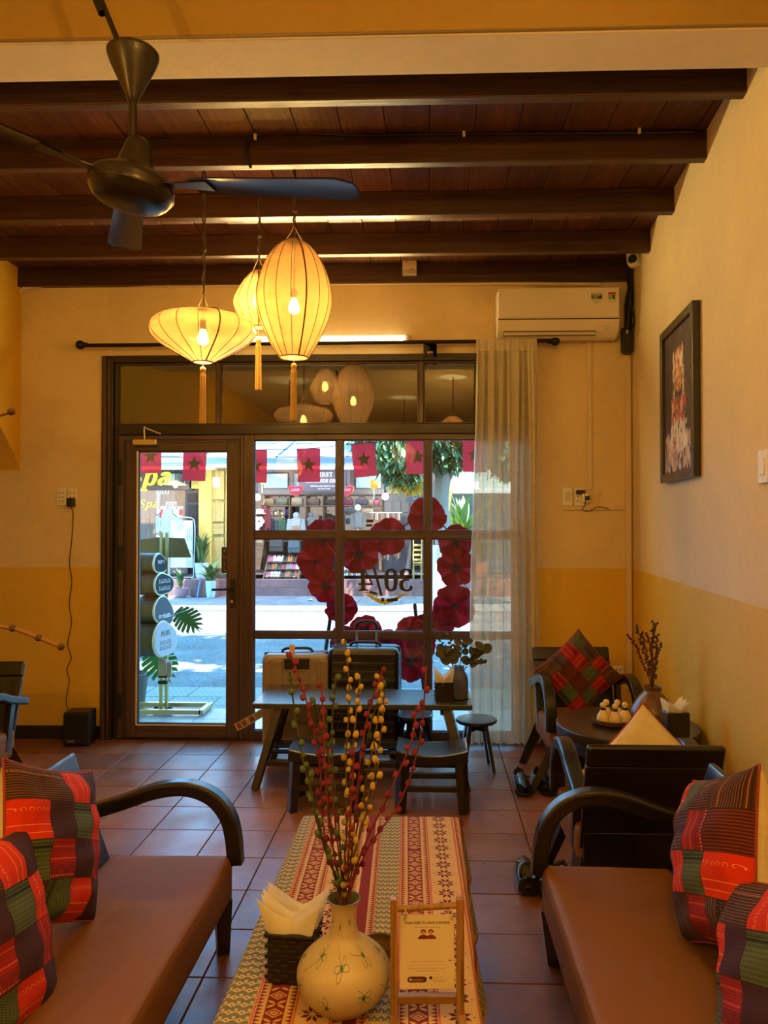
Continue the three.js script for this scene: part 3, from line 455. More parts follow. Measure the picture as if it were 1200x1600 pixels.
// ---------------------------------------------------------------- patchwork cushions
// hand-woven squares: plain weave, stripes, key patterns and stitched rows
function patchwork(s0, rows) {
  return canvasTex(1024, 1024, (g, W) => {
    seed = s0; const n = rows.length, q = W / n;
    rows.forEach((row, j) => [...row].forEach((k, i) => {
      g.save(); g.translate(i * q, j * q); g.beginPath(); g.rect(0, 0, q, q); g.clip(); if (rnd() < 0.4) { g.translate(q, 0); g.rotate(Math.PI / 2); }
      const fill = (c) => { g.fillStyle = c; g.fillRect(0, 0, q, q); }, line = (c, x, w) => { g.fillStyle = c; g.fillRect(x, 0, w, q); }, dots = (c, x, p, r) => { g.fillStyle = c; for (let y = p / 2; y < q; y += p) { g.beginPath(); g.moveTo(x, y - r); g.lineTo(x + r, y); g.lineTo(x, y + r); g.lineTo(x - r, y); g.fill(); } };
      if (k === 'o') { fill('#d8300f'); for (let x = 6; x < q; x += 11) line('#c1270c', x, 4); line('#eab45c', q * 0.62, 4); line('#eab45c', q * 0.82, 4); g.strokeStyle = '#f0b06a'; g.lineWidth = 3; for (let y = 18; y < q; y += 44) { g.beginPath(); g.ellipse(q * 0.26, y + 8, 11, 14, 0.4, 0, 5); g.stroke(); } }
      if (k === 'r') { fill('#a81616'); for (let x = 4; x < q; x += 15) line(x % 2 ? '#6e0d10' : '#7d1011', x, 5); dots('#e0693f', q * 0.2, 14, 6); dots('#e0693f', q * 0.5, 14, 6); g.strokeStyle = '#5a0a10'; g.lineWidth = 6; for (let y = -10; y < q; y += q * 0.48) for (let d = 0; d < 4; d++) g.strokeRect(q * 0.62 + d * 11, y + d * 11, q * 0.34 - d * 22 + 30, q * 0.42 - d * 22); dots('#f0c8a0', q * 0.92, 22, 6); }
      if (k === 'g') { fill('#3c4e36'); for (let x = 0; x < q; x += 26) { line('#2c3a2a', x, 7); line('#55684a', x + 10, 5); } line('#161a16', q * 0.16, 13); for (let y = 0; y < q; y += 13) { g.strokeStyle = '#7c8c66'; g.lineWidth = 2.5; g.beginPath(); for (let x = q * 0.3; x < q; x += 8) g.lineTo(x, y + 4 * Math.sin(x * 0.25)); g.stroke(); } }
      if (k === 'G') { fill('#4c5a45'); line('#7e2a18', q * 0.1, 16); line('#6a2416', q * 0.82, 10); line('#20221c', q * 0.42, 20); dots('#8a8f68', q * 0.45, 12, 5); for (let x = q * 0.56; x < q * 0.8; x += 13) line('#61705a', x, 4); }
      if (k === 'p') { fill('#3a1c32'); for (let x = 0; x < q; x += 7) line(x % 3 ? '#472340' : '#301528', x, 3); }
      if (k === 'P') { fill('#33202f'); for (let x = 8; x < q; x += 23) { line('#a88f86', x, 2.5); line('#5a3a46', x + 9, 4); } g.strokeStyle = '#17101a'; g.lineWidth = 8; for (let y = 8; y < q; y += 34) g.strokeRect(q * 0.4, y, q * 0.16, 18); }
      if (k === 'b') { fill('#4a2420'); for (let x = 4; x < q; x += 17) { line('#2c1412', x, 6); line('#a97a58', x + 11, 2); } dots('#c79a70', q * 0.3, 12, 4.5); dots('#1a0e10', q * 0.62, 16, 7); }
      if (k === 'd') { fill('#5e1d1a'); for (let x = 0; x < q; x += 20) { line('#38110f', x, 8); line('#8a3a2c', x + 12, 3); } }
      g.restore();
    }));
    g.strokeStyle = 'rgba(25,10,10,0.8)'; g.lineWidth = 4; for (let k = 1; k < n; k++) { g.strokeRect(-9, k * q, W + 18, 0.1); g.strokeRect(k * q, -9, 0.1, W + 18); }
    for (let y = 0; y < W; y += 4) { g.fillStyle = `rgba(0,0,0,${0.05 + 0.1 * (y % 8 ? 1 : 0)})`; g.fillRect(0, y, W, 1.6); } // weft
  });
}
const patchA = std({ map: patchwork(5, ['oGbb', 'dPrd', 'Gogo', 'PbrP']), bumpMap: T.weave, bumpScale: 0.0012, roughness: 0.92 });
const patchB = std({ map: patchwork(9, ['bbop', 'opgo', 'grpr', 'bgop']), bumpMap: T.weave, bumpScale: 0.0012, roughness: 0.92 });
const patchC = std({ map: patchwork(14, ['bPrG', 'rdrP', 'gdGr', 'rGrb']), bumpMap: T.weave, bumpScale: 0.0012, roughness: 0.92 });
// a square pillow: x, y across the face, z is the front
function cushion(label, mat, size, thick, at, rot, group, flipped) {
  const t = thing('patchwork_cushion', label, 'cushion', at, 0, group); t.rotation.set(...rot, 'YXZ');
  const face = (s) => sheet((u, v) => {
    const a = u * 2 - 1, b = v * 2 - 1, in1 = 1 - 0.07 * (1 - b * b), in2 = 1 - 0.07 * (1 - a * a), e = Math.max(0, (1 - a * a) * (1 - b * b));
    const wr = 0.006 * Math.sin(a * 9 + b * 5) * (1 - e) + 0.004 * Math.sin(b * 13 - a * 3);
    return [s * a * size / 2 * in1, b * size / 2 * in2, s * (thick / 2 * Math.pow(e, 0.42) + wr * Math.min(1, e * 3)), u, v];
  }, 40, 40);
  obj('front_panel', face(1), mat, t); obj('back_panel', face(-1), MAT.linen, t);
  const edge = []; for (let k = 0; k < 80; k++) { const c = k % 20 / 10 - 1, s = k / 20 | 0, [a, b] = [[c, -1], [1, c], [-c, 1], [-1, -c]][s]; edge.push([a * size / 2 * (1 - 0.07 * (1 - b * b)), b * size / 2 * (1 - 0.07 * (1 - a * a)), 0]); }
  obj('piping', tube(edge, 0.0035, 160, 5, true), std({ color: RGB(0.3, 0.05, 0.03), roughness: 0.9 }), t);
  return t;
}

// ---------------------------------------------------------------- bent-arm lounge furniture. Local axes: z = front, x = along the seat, base on the floor
function lounge(name, label, category, len, at, turn, group) {
  const t = thing(name, label, category, at, turn, group), H = 0.38, dep = len > 1 ? 0.42 : 0.46;
  // seat cover: front edge at z = 0, soft creases
  const hl = len / 2;
  const cv = new RoundedBoxGeometry(len, 0.15, dep, 6, 0.028); const p = cv.attributes.position;
  const seatGeo = sheetBox(len, 0.15, dep, 0.026);
  obj('seat_cushion', seatGeo.translate(0, H - 0.075, -dep / 2), MAT.seat, t);
  obj('seat_frame', [box(len - 0.05, 0.03, dep - 0.06, 0, H - 0.165, -dep / 2, 0.006)], MAT.black, t);
  const back = new THREE.Group(); back.name = 'backrest'; back.position.set(0, 0.3, -dep + 0.015); back.rotation.x = -0.34; t.add(back);
  obj('back_panel', box(len - 0.02, 0.4, 0.022, 0, 0.16, 0, 0.006, 'x'), MAT.black, back);
  const roll = obj('top_rail', box(len - 0.02, 0.085, 0.03, 0, 0.4, 0, 0.012, 'x'), MAT.black, back);
  obj('back_apron', box(len - 0.04, 0.18, 0.02, 0, 0.28, -dep - 0.012, 0.004, 'x'), MAT.black, t);
  const mid = [[-0.0, H - 0.03], [0.008, H + 0.06], [0.03, H + 0.135], [0.085, H + 0.195], [0.17, H + 0.222], [0.27, H + 0.21], [0.38, H + 0.172], [dep + 0.11, H + 0.125]];
  for (const s of [-1, 1]) {
    const arm = extrude(strip(mid, 0.05, 48, 0.046), 0.062, 0.011, 3); // shape x = distance back from the front
    obj('arm', boxUV(mv(arm, 0, 0, 0, 0, Math.PI / 2, 0), 'z').translate(s * (hl - 0.005), 0, 0.008), MAT.black, t);
  }
  for (const s of [-1, 1]) {
    obj('leg', bar([s * (hl - 0.03), H - 0.13, -0.03], [s * (hl + 0.09), 0, -0.06], 0.05, 0.055, 0.032, 0.04), MAT.black, t);
    obj('leg', bar([s * (hl - 0.03), H - 0.1, -dep + 0.04], [s * (hl + 0.05), 0, -dep - 0.12], 0.05, 0.055, 0.032, 0.04), MAT.black, t);
    if (len < 1) obj('side_post', bar([s * (hl - 0.012), H - 0.1, -dep + 0.1], [s * (hl - 0.008), H + 0.17, -dep + 0.04], 0.03, 0.045, 0.03, 0.05), MAT.black, t);
  }
  return t;
}
// a padded slab with creases on top
function sheetBox(w, h, d, r) {
  const g = new THREE.BoxGeometry(w, h, d, 60, 8, 40), p = g.attributes.position;
  for (let i = 0; i < p.count; i++) {
    let x = p.getX(i), y = p.getY(i), z = p.getZ(i);
    const q = V(Math.max(-w / 2 + r, Math.min(w / 2 - r, x)), Math.max(-h / 2 + r, Math.min(h / 2 - r, y)), Math.max(-d / 2 + r, Math.min(d / 2 - r, z))), n = V(x, y, z).sub(q);
    if (n.length() > 0) { n.setLength(r); q.add(n); } [x, y, z] = [q.x, q.y, q.z];
    if (y > 0) { const c = (a, b, s, l, wd) => { const dx = x - a, dz = z - b, u = dx * Math.cos(s) + dz * Math.sin(s), v = -dx * Math.sin(s) + dz * Math.cos(s); return Math.exp(-((u / l) ** 2) - (v / wd) ** 2); };
      const f = Math.max(0, y) / (h / 2);
      y += f * (0.004 * c(-0.12, 0.02, 0.3, 0.08, 0.012) - 0.003 * c(-0.1, 0.045, 0.3, 0.07, 0.012) + 0.004 * c(-0.06, -0.03, 0.9, 0.07, 0.011) + 0.003 * c(0.2, 0.03, 1.1, 0.09, 0.012) - 0.004 * c(0.25, -0.04, 0.2, 0.1, 0.016) + 0.006 * Math.cos(x / w * 3.1) * Math.cos(z / d * 3.1) + 0.0025 * Math.sin(x * 9 + z * 6)); }
    if (Math.abs(z - d / 2) < r * 2) x += 0;
    p.setXYZ(i, x, y, z);
  }
  g.computeVertexNormals(); return boxUV(g, 'x');
}
const hp = Math.PI / 2;
lounge('lounge_sofa', 'dark wood sofa with brown seat and bent arm at the left of the room', 'sofa', 1.42, [-0.66, 0, -1.87], hp, 'pair of low sofas');
lounge('lounge_sofa', 'dark wood sofa with brown seat and bent arm along the right wall', 'sofa', 1.42, [0.362, 0, -1.83], -hp, 'pair of low sofas');
lounge('lounge_chair', 'dark wood armchair seen from behind with a cushion, in front of the round table', 'armchair', 0.5, [0.785, 0, -3.3], Math.PI, 'low dark armchairs');
lounge('lounge_chair', 'dark wood armchair in the far right corner beside the curtain', 'armchair', 0.5, [0.905, 0, -4.26], 0.05, 'low dark armchairs');
lounge('lounge_chair', 'dark wood armchair mostly cut off at the left edge by the back wall', 'armchair', 0.5, [-2.46, 0, -3.64], 0.08, 'low dark armchairs');

cushion('patchwork cushion leaning on the left sofa back, upper of the two on that sofa', patchB, 0.405, 0.15, [-1.012, 0.635, -2.03], [-0.25, 1.5, -0.4], 'patchwork cushions');
cushion('patchwork cushion at the lower left edge of the picture on the left sofa', patchB, 0.42, 0.15, [-0.985, 0.56, -1.68], [-0.3, 1.5, -0.15], 'patchwork cushions');
cushion('patchwork cushion with cream back leaning upright on the right sofa', patchA, 0.42, 0.2, [0.742, 0.635, -2.0], [-0.2, -1.58, 0.42], 'patchwork cushions');
cushion('patchwork cushion at the lower right edge of the picture on the right sofa', patchB, 0.42, 0.17, [0.72, 0.53, -1.62], [-0.25, -1.5, 0.4], 'patchwork cushions');
cushion('patchwork cushion standing on its corner in the far right armchair', patchC, 0.36, 0.13, [0.857, 0.621, -4.5], [-0.25, 0, 0.72], 'patchwork cushions');
cushion('patchwork cushion with its cream back toward the camera behind the dark chair back', patchC, 0.4, 0.13, [0.825, 0.52, -2.95], [0.3, Math.PI - 0.05, 0.78], 'patchwork cushions');
one('red_cushion', sheet((u, v) => { const a = u * 2 * Math.PI, b = (v - 0.5) * Math.PI; return [0.15 * Math.sign(Math.cos(a)) * Math.sqrt(Math.abs(Math.cos(a))) * Math.cos(b), 0.15 * Math.sin(b), 0.06 * Math.sign(Math.sin(a)) * Math.sqrt(Math.abs(Math.sin(a))) * Math.cos(b)]; }, 24, 14).rotateX(-0.3).rotateY(1.25).translate(-2.36, 0.56, -3.86), std({ color: RGB(0.5, 0.03, 0.03), roughness: 0.9 }), 'red cushion peeking in at the left edge on the far chair', 'cushion');

// ---------------------------------------------------------------- coffee table and its woven cloth
const TZ0 = -1.48, TZ1 = -2.82, TX0 = -0.452, TX1 = 0.092, TY = 0.42;
{
  const t = thing('coffee_table', 'low dark coffee table under a striped woven cloth', 'table', [(TX0 + TX1) / 2, 0, (TZ0 + TZ1) / 2]);
  const w = TX1 - TX0, d = TZ0 - TZ1;
  obj('tabletop', box(w - 0.012, 0.03, d - 0.012, 0, TY - 0.02, 0, 0.006, 'z'), MAT.black, t);
  for (const a of [-1, 1]) for (const b of [-1, 1]) obj('leg', bar([a * (w / 2 - 0.06), TY - 0.03, b * (d / 2 - 0.08)], [a * (w / 2 - 0.04), 0, b * (d / 2 - 0.05)], 0.05, 0.05, 0.035, 0.035), MAT.black, t);
  // the cloth: bands run along z; across in metres from the left end
  const CW = 1.12, clothTex = canvasTex(2048, 1024, (g, W, H) => { // W = across 1.12 m, H = 0.372 m repeat along
    const px = W / CW, cream = '#d0b080', red = '#7c1d14', dark = '#5c1512', orange = '#c0694a', grey = '#6f7668';
    g.fillStyle = cream; g.fillRect(0, 0, W, H);
    const dia = (x, y, a, b, c) => { g.fillStyle = c; g.beginPath(); g.moveTo(x - a, y); g.lineTo(x, y - b); g.lineTo(x + a, y); g.lineTo(x, y + b); g.fill(); };
    const band = (x, w, c) => { g.fillStyle = c; g.fillRect(x * px, 0, w * px, H); };
    const greyBand = (x, w) => { band(x, w, grey); const n = 14, p = H / n, X = x * px, Wd = w * px; for (let k = 0; k < n; k++) { const y = (k + 0.5) * p; g.fillStyle = '#d8c491'; for (const q of [0.16, 0.38, 0.62, 0.84]) { dia(X + q * Wd, y, Wd * 0.085, p * 0.34, '#d8c491'); dia(X + q * Wd, y, Wd * 0.035, p * 0.14, grey); } for (const q of [0.04, 0.27, 0.5, 0.73, 0.96]) { g.fillStyle = '#d8c491'; g.fillRect(X + q * Wd - Wd * 0.03, y - p * 0.5, Wd * 0.06, p * 0.28); g.fillRect(X + q * Wd - Wd * 0.07, y - p * 0.12, Wd * 0.14, p * 0.12); } } };
    const teeth = (x, w, dir) => { band(x, w, cream); const n = 30, p = H / n; g.fillStyle = red; for (let k = 0; k < n; k++) { const X = (dir > 0 ? x : x + w) * px, y = k * p; g.beginPath(); g.moveTo(X, y); g.lineTo(X + dir * w * px * 0.8, y + p / 2); g.lineTo(X, y + p); g.fill(); } };
    const redBand = (x, w) => { // diamonds and petals on red between toothed borders
      band(x - 0.026, w + 0.052, orange); band(x - 0.021, w + 0.042, cream); teeth(x - 0.019, 0.017, 1); teeth(x + w + 0.002, 0.017, -1); band(x, w, red);
      const n = 6, p = H / n, X = (x + w / 2) * px, a = w * px / 2;
      for (let k = 0; k < n; k++) { const y = (k + 0.5) * p; dia(X, y, a * 0.95, p * 0.26, cream); dia(X, y, a * 0.72, p * 0.19, red); dia(X, y, a * 0.5, p * 0.13, cream); dia(X, y, a * 0.16, p * 0.05, red);
        for (const s of [-1, 1]) for (const r of [-1, 1]) { g.fillStyle = cream; g.beginPath(); g.moveTo(X + s * a * 0.06, k * p + r * 2); g.quadraticCurveTo(X + s * a * 0.4, k * p + r * p * 0.24, X + s * a * 0.95, k * p + r * p * 0.2); g.quadraticCurveTo(X + s * a * 0.75, k * p + r * 4, X + s * a * 0.06, k * p + r * 2); g.fill(); if (k === 0) { g.save(); g.translate(0, H); g.fill(); g.restore(); } } }
    };
    const stars = (x, w) => { band(x, w, cream); const n = 6, p = H / n, X = (x + w / 2) * px; for (let k = 0; k < n; k++) { const y = (k + 0.5) * p; for (let q = 0; q < 8; q++) { g.save(); g.translate(X, y); g.scale(0.62, 1); g.rotate(q * Math.PI / 4 + 0.39); dia(p * 0.28, 0, p * 0.2, p * 0.085, dark); g.restore(); } dia(X - w * px * 0.42, y, 7, 5, dark); dia(X + w * px * 0.42, y, 7, 5, dark); dia(X, k * p + 3, 12, 3, orange); } };
    greyBand(0, 0.13); redBand(0.158, 0.044); stars(0.23, 0.07);
    band(0.3, 0.083, cream); band(0.303, 0.005, orange); teeth(0.31, 0.02, 1); band(0.332, 0.03, red); teeth(0.362, 0.016, -1); band(0.379, 0.004, orange);
    greyBand(0.383, 0.064); redBand(0.474, 0.044); stars(0.548, 0.076); band(0.63, 0.006, orange); teeth(0.64, 0.02, 1); band(0.66, 0.04, red); teeth(0.7, 0.02, -1); greyBand(0.73, 0.1); redBand(0.87, 0.044); stars(0.95, 0.07); greyBand(1.03, 0.09);
    for (let y = 0; y < H; y += 3) { g.fillStyle = `rgba(40,15,5,${0.07 + 0.06 * ((y / 3) % 2)})`; g.fillRect(0, y, W, 1.4); }
    for (let x = 0; x < W; x += 4) { g.fillStyle = 'rgba(255,225,170,0.06)'; g.fillRect(x, 0, 1.5, H); }
  });
  clothTex.repeat.set(1 / CW, 1 / 0.372);
  const sk = 0.031, fold = (e, r = 0.018) => e <= 0 ? [e, 0] : e < r * hp ? [r * Math.sin(e / r), -r * (1 - Math.cos(e / r))] : [r, -r - (e - r * hp)];
  const cloth = one('table_cloth', sheet((u, v) => {
    const s = -w / 2 - 0.2 + (w + 0.42) * u, q = -d / 2 - 0.22 + (d + 0.44) * v; // along x, along z
    const [ex, ey] = fold(Math.abs(s) - w / 2), [ez, ey2] = fold(Math.abs(q) - d / 2); const down = Math.min(ey, 0) + Math.min(ey2, 0);
    const hang = Math.max(0, -down), fx = hang * (0.1 + 0.09 * Math.sin(q * 17)), fzz = hang * (0.1 + 0.09 * Math.sin(s * 19));
    const x = Math.sign(s) * (w / 2 + (ey < 0 ? ex + fx : Math.abs(s) - w / 2)), z = Math.sign(q) * (d / 2 + (ey2 < 0 ? ez + fzz : Math.abs(q) - d / 2));
    const wr = 0.0018 * Math.sin(s * 31 + q * 7) * Math.sin(q * 13) * (down === 0 ? 1 : 0);
    return [x, TY - 0.0005 + Math.max(-0.3, down) + Math.max(0, wr), z, s + w / 2 + 0.105 - (q + d / 2) * sk, -q];
  }, 90, 130), std({ map: clothTex, bumpMap: T.weave, bumpScale: 0.001, roughness: 0.95, side: THREE.DoubleSide }), 'striped woven cloth with red diamond and star bands covering the coffee table', 'tablecloth');
  cloth.position.set((TX0 + TX1) / 2, 0, (TZ0 + TZ1) / 2);
}

// ---------------------------------------------------------------- low table, benches and stools at the window
{
  const t = thing('window_table', 'low black plank table with slanted legs in front of the window', 'table', [-.387, 0, -4.54]);
  const W = 1.25, y = 0.47, d = 0.4;
  obj('tabletop', box(W, 0.032, d, 0, y - 0.016, 0, 0.006, 'x'), phy({ color: RGB(0.045, 0.05, 0.036), map: T.wood, roughness: 0.42, clearcoat: 0.8, clearcoatRoughness: 0.34, ior: 1.6 }), t);
  for (const s of [-1, 1]) { for (const q of [-1, 1]) obj('leg', bar([s * (W / 2 - 0.15), y - 0.03, q * 0.13], [s * (W / 2 - 0.03), 0, q * 0.24], 0.075, 0.045, 0.055, 0.035), MAT.black, t); obj('end_rail', box(0.035, 0.04, 0.4, s * (W / 2 - 0.062), 0.14, 0, 0.004), MAT.black, t); obj('head_beam', box(0.06, 0.04, 0.32, s * (W / 2 - 0.15), y - 0.05, 0, 0.005), MAT.black, t); }
  for (const q of [-1, 1]) obj('rail', box(W - 0.1, 0.03, 0.035, 0, 0.135, q * 0.195, 0.004), MAT.black, t);
  for (const q of [-0.06, 0.06]) obj('slat', box(W - 0.14, 0.015, 0.05, 0, 0.158, q, 0.003), MAT.black, t);
}
{
  const make = (label, x) => {
    const t = thing('saddle_bench', label, 'bench', [x, 0, -4.09], 0, 'saddle benches by the window table'), W = 0.37, H = 0.325;
    const prof = []; for (let k = 0; k <= 16; k++) { const a = k / 16 * 2 - 1; prof.push([a * W / 2, H - 0.028 + 0.028 * a * a]); } for (let k = 16; k >= 0; k--) { const a = k / 16 * 2 - 1; prof.push([a * W / 2, H - 0.075 + 0.012 * a * a]); }
    obj('seat', boxUV(extrude(prof, 0.26, 0.006), 'x'), MAT.black, t);
    for (const a of [-1, 1]) for (const b of [-1, 1]) obj('leg', bar([a * (W / 2 - 0.035), H - 0.05, b * 0.09], [a * (W / 2 - 0.02), 0, b * 0.115], 0.06, 0.045, 0.05, 0.038), MAT.black, t);
    for (const b of [-1, 1]) obj('stretcher', box(W - 0.08, 0.03, 0.02, 0, 0.12, b * 0.105, 0.004), MAT.black, t);
    for (const a of [-1, 1]) obj('stretcher', box(0.02, 0.03, 0.2, a * (W / 2 - 0.026), 0.16, 0, 0.004), MAT.black, t);
    return t;
  };
  make('black saddle-seat bench on the left, half hidden by the willow branches', -0.55); make('black saddle-seat bench on the right in front of the window table', 0.01);
  const stool = (label, x, z, turn) => {
    const t = thing('round_stool', label, 'stool', [x, 0, z], turn, 'low round stools'), H = 0.3;
    obj('seat', lathe([[0.0001, H - 0.022], [0.118, H - 0.022], [0.125, H - 0.016], [0.125, H - 0.005], [0.12, H], [0.0001, H]], 40), MAT.black, t);
    for (let k = 0; k < 4; k++) { const a = k * hp + 0.785; obj('leg', bar([0.065 * Math.cos(a), H - 0.02, 0.065 * Math.sin(a)], [0.128 * Math.cos(a), 0, 0.128 * Math.sin(a)], 0.05, 0.022, 0.03, 0.02), MAT.black, t); }
    for (const a of [0.785, 0.785 + hp]) obj('apron', mv(box(0.14, 0.05, 0.02, 0, 0, 0, 0.003), 0, H - 0.045, 0, 0, a, 0), MAT.black, t);
  };
  stool('low black round stool standing beside the curtain', 0.282, -4.72, 0.1); stool('low black round stool under the window table', -.105, -4.84, 0.5);
}
{ // round side table in the corner
  const t = thing('round_table', 'low round black side table between the two right armchairs', 'table', [0.925, 0, -3.66]);
  obj('tabletop', lathe([[0.0001, 0.5], [0.318, 0.5], [0.325, 0.506], [0.328, 0.545], [0.322, 0.55], [0.0001, 0.55]], 64), MAT.black, t);
  obj('apron', lathe([[0.26, 0.43], [0.27, 0.43], [0.27, 0.5], [0.26, 0.5]], 48), MAT.black, t);
  for (let k = 0; k < 4; k++) { const a = k * hp + 0.6; obj('leg', bar([0.235 * Math.cos(a), 0.49, 0.235 * Math.sin(a)], [0.26 * Math.cos(a), 0, 0.26 * Math.sin(a)], 0.05, 0.05, 0.035, 0.035), MAT.black, t); }
}

// ---------------------------------------------------------------- suitcases
function suitcase(label, [x, z], W, H, dp, col, turn, handleUp, ribsAcross) {
  const t = thing('suitcase', label, 'suitcase', [x, 0, z], turn), m = phy({ color: col, roughness: 0.35, clearcoat: 0.4, clearcoatRoughness: 0.2 }), y0 = 0.055;
  const shell = [box(W, H - y0, dp * 0.48, 0, y0 + (H - y0) / 2, dp * 0.25, 0.04), box(W, H - y0, dp * 0.48, 0, y0 + (H - y0) / 2, -dp * 0.25, 0.04)];
  obj('shell', shell, m, t);
  obj('zip_band', box(W - 0.004, H - y0 - 0.004, dp * 0.09, 0, y0 + (H - y0) / 2, 0, 0.035), MAT.blackPlastic, t);
  const f = dp * 0.49;
  if (ribsAcross) for (let k = 0; k < 11; k++) obj('rib', box(W - 0.06, 0.03, 0.012, 0, y0 + 0.06 + k * (H - y0 - 0.11) / 10, f, 0.005), m, t);
  else { for (const a of [-0.42, -0.26, 0.26, 0.42]) obj('rib', box(0.05, H - y0 - 0.08, 0.012, a * W, y0 + (H - y0) / 2, f, 0.005), m, t); for (const a of [0.28, 0.3, 0.66, 0.68]) obj('groove', box(W - 0.05, 0.005, 0.016, 0, y0 + a * (H - y0), f - 0.001, 0.002), std({ color: col.clone().multiplyScalar(0.5), roughness: 0.5 }), t);
    obj('lock_panel', box(0.16, 0.07, 0.016, 0.01, H - 0.06, f, 0.012), MAT.blackPlastic, t); obj('lock_rim', [box(0.18, 0.006, 0.02, 0.01, H - 0.099, f, 0.002), box(0.006, 0.075, 0.02, -0.078, H - 0.062, f, 0.002), box(0.006, 0.075, 0.02, 0.098, H - 0.062, f, 0.002)], m, t); }
  for (const s of [-1, 1]) for (const q of [-1, 1]) obj('wheel', [mv(cyl(0.027, 0.027, 0.03, 0, 0, 0, 18), s * (W / 2 - 0.05), 0.028, q * (dp / 2 - 0.05), 0, 0, hp), box(0.05, 0.03, 0.06, s * (W / 2 - 0.05), 0.05, q * (dp / 2 - 0.05), 0.008)], MAT.blackPlastic, t);
  obj('carry_handle', tube([[-0.1, H - 0.004, 0], [-0.085, H + 0.016, 0], [0, H + 0.022, 0], [0.085, H + 0.016, 0], [0.1, H - 0.004, 0]], 0.009, 24, 8), MAT.blackPlastic, t);
  if (handleUp) { obj('pull_handle', [rod([-0.065, H - 0.02, -dp * 0.3], [-0.065, H + handleUp, -dp * 0.3], 0.008), rod([0.065, H - 0.02, -dp * 0.3], [0.065, H + handleUp, -dp * 0.3], 0.008)], MAT.steel, t); obj('grip', tube([[-0.066, H + handleUp - 0.04, -dp * 0.3], [-0.066, H + handleUp - 0.008, -dp * 0.3], [-0.045, H + handleUp + 0.012, -dp * 0.3], [0.045, H + handleUp + 0.012, -dp * 0.3], [0.066, H + handleUp - 0.008, -dp * 0.3], [0.066, H + handleUp - 0.04, -dp * 0.3]], 0.012, 30, 8), MAT.blackPlastic, t); }
  return t;
}
{
  const s = suitcase('beige hard-shell suitcase standing behind the table by the door', [-.861, -4.97], 0.43, 0.66, 0.22, RGB(0.27, 0.21, 0.165), 0.06, 0, false);
  obj('airline_tag', box(0.035, 0.07, 0.006, -0.03, 0.675, 0.03, 0.002), std({ color: RGB(0.75, 0.55, 0.4), roughness: 0.8 }), s);
  suitcase('black ribbed suitcase with raised pull handle behind the window table', [-.42, -4.98], 0.46, 0.7, 0.24, RGB(0.006, 0.007, 0.01), -0.03, 0.13, true);
}
{ // printed paper strip hanging from the table's left end
  const t = thing('baggage_strip', 'long printed paper strip hanging from the left suitcase beside the table', 'paper strip', [-1.138, 0.247, -4.86]); t.rotation.z = 0.5;
  obj('strip', sheet((u, v) => [(u - 0.5) * 0.22, (v - 0.5) * 0.05, 0.012 * Math.sin(u * 5), u, v], 16, 2), std({ side: THREE.DoubleSide, roughness: 0.7, map: canvasTex(256, 64, (g) => { g.fillStyle = '#b9a48c'; g.fillRect(0, 0, 256, 64); g.fillStyle = '#7a4a36'; for (const x of [14, 60, 120]) g.fillRect(x, 10, 34, 44); g.fillStyle = '#40332a'; for (let k = 0; k < 5; k++) g.fillRect(166, 8 + k * 10, 70, 4); }) }), t);
}

// ---------------------------------------------------------------- shoes
function shoePair(label, at, turn, gap, splay) {
  const mk = (side) => {
    const t = thing('leather_shoe', label.replace('#', side < 0 ? 'left one' : 'right one'), 'shoe', [at[0] + side * gap * Math.cos(turn), 0, at[1] - side * gap * Math.sin(turn)], turn + side * splay);
    const leather = phy({ color: RGB(0.012, 0.011, 0.011), roughness: 0.25, clearcoat: 0.6, clearcoatRoughness: 0.15 });
    // body: sections from heel (v=0) to toe (v=1) along z
    const L = 0.27, W = (v) => 0.034 + 0.014 * Math.sin(Math.PI * Math.min(1, v * 0.75 + 0.1)) - 0.03 * Math.max(0, v - 0.82) / 0.18, Hh = (v) => v < 0.45 ? 0.07 - 0.012 * Math.sin(v / 0.45 * 3.14) : 0.07 - (v - 0.45) * 0.062;
    obj('upper', sheet((u, v) => { const a = u * Math.PI * 2, w = W(v) * (v < 0.02 ? 0.3 : 1), c = Math.cos(a), s = Math.sin(a); return [w * Math.sign(c) * Math.pow(Math.abs(c), 0.8), 0.018 + Hh(v) * Math.max(0, s) - (v < 0.4 && s > 0.75 ? 0.045 * (s - 0.75) * 4 * (1 - Math.abs(v - 0.2) / 0.22) : 0), -L / 2 + L * v]; }, 28, 28), leather, t);
    obj('sole', mv(extrude(smooth([[0.0, -0.134], [0.028, -0.125], [0.035, -0.08], [0.034, -0.02], [0.046, 0.05], [0.04, 0.1], [0.018, 0.132], [0, 0.136]], 24).concat(smooth([[0.0, 0.136], [0.018, 0.132], [0.04, 0.1], [0.046, 0.05], [0.034, -0.02], [0.035, -0.08], [0.028, -0.125], [0.0, -0.134]], 24).map(([a, b]) => [-a, b])), 0.018, 0.003), 0, 0.01, 0, hp, 0, 0), MAT.blackPlastic, t);
    obj('strap', mv(box(0.09, 0.016, 0.004, 0, 0, 0, 0.002), 0, 0.073, 0.015, -1.1, 0, 0), leather, t);
    obj('buckle', mv(new THREE.TorusGeometry(0.009, 0.0025, 6, 14), side * 0.025, 0.074, 0.021, -1.0, 0, 0), MAT.steel, t);
    obj('insole', mv(cyl(0.026, 0.026, 0.004, 0, 0, 0, 18).scale(1, 1, 1.7), 0, 0.03, -0.075), MAT.seat, t);
  };
  mk(-1); mk(1);
}
shoePair('black leather shoe by the curtain in front of the corner armchair, #', [0.575, -4.36], Math.PI + 0.1 - Math.PI, 0.062, 0.06);
shoePair('black leather shoe on the floor beside the near end of the right sofa, #', [0.455, -3.22], 2.9, 0.06, 0.2);

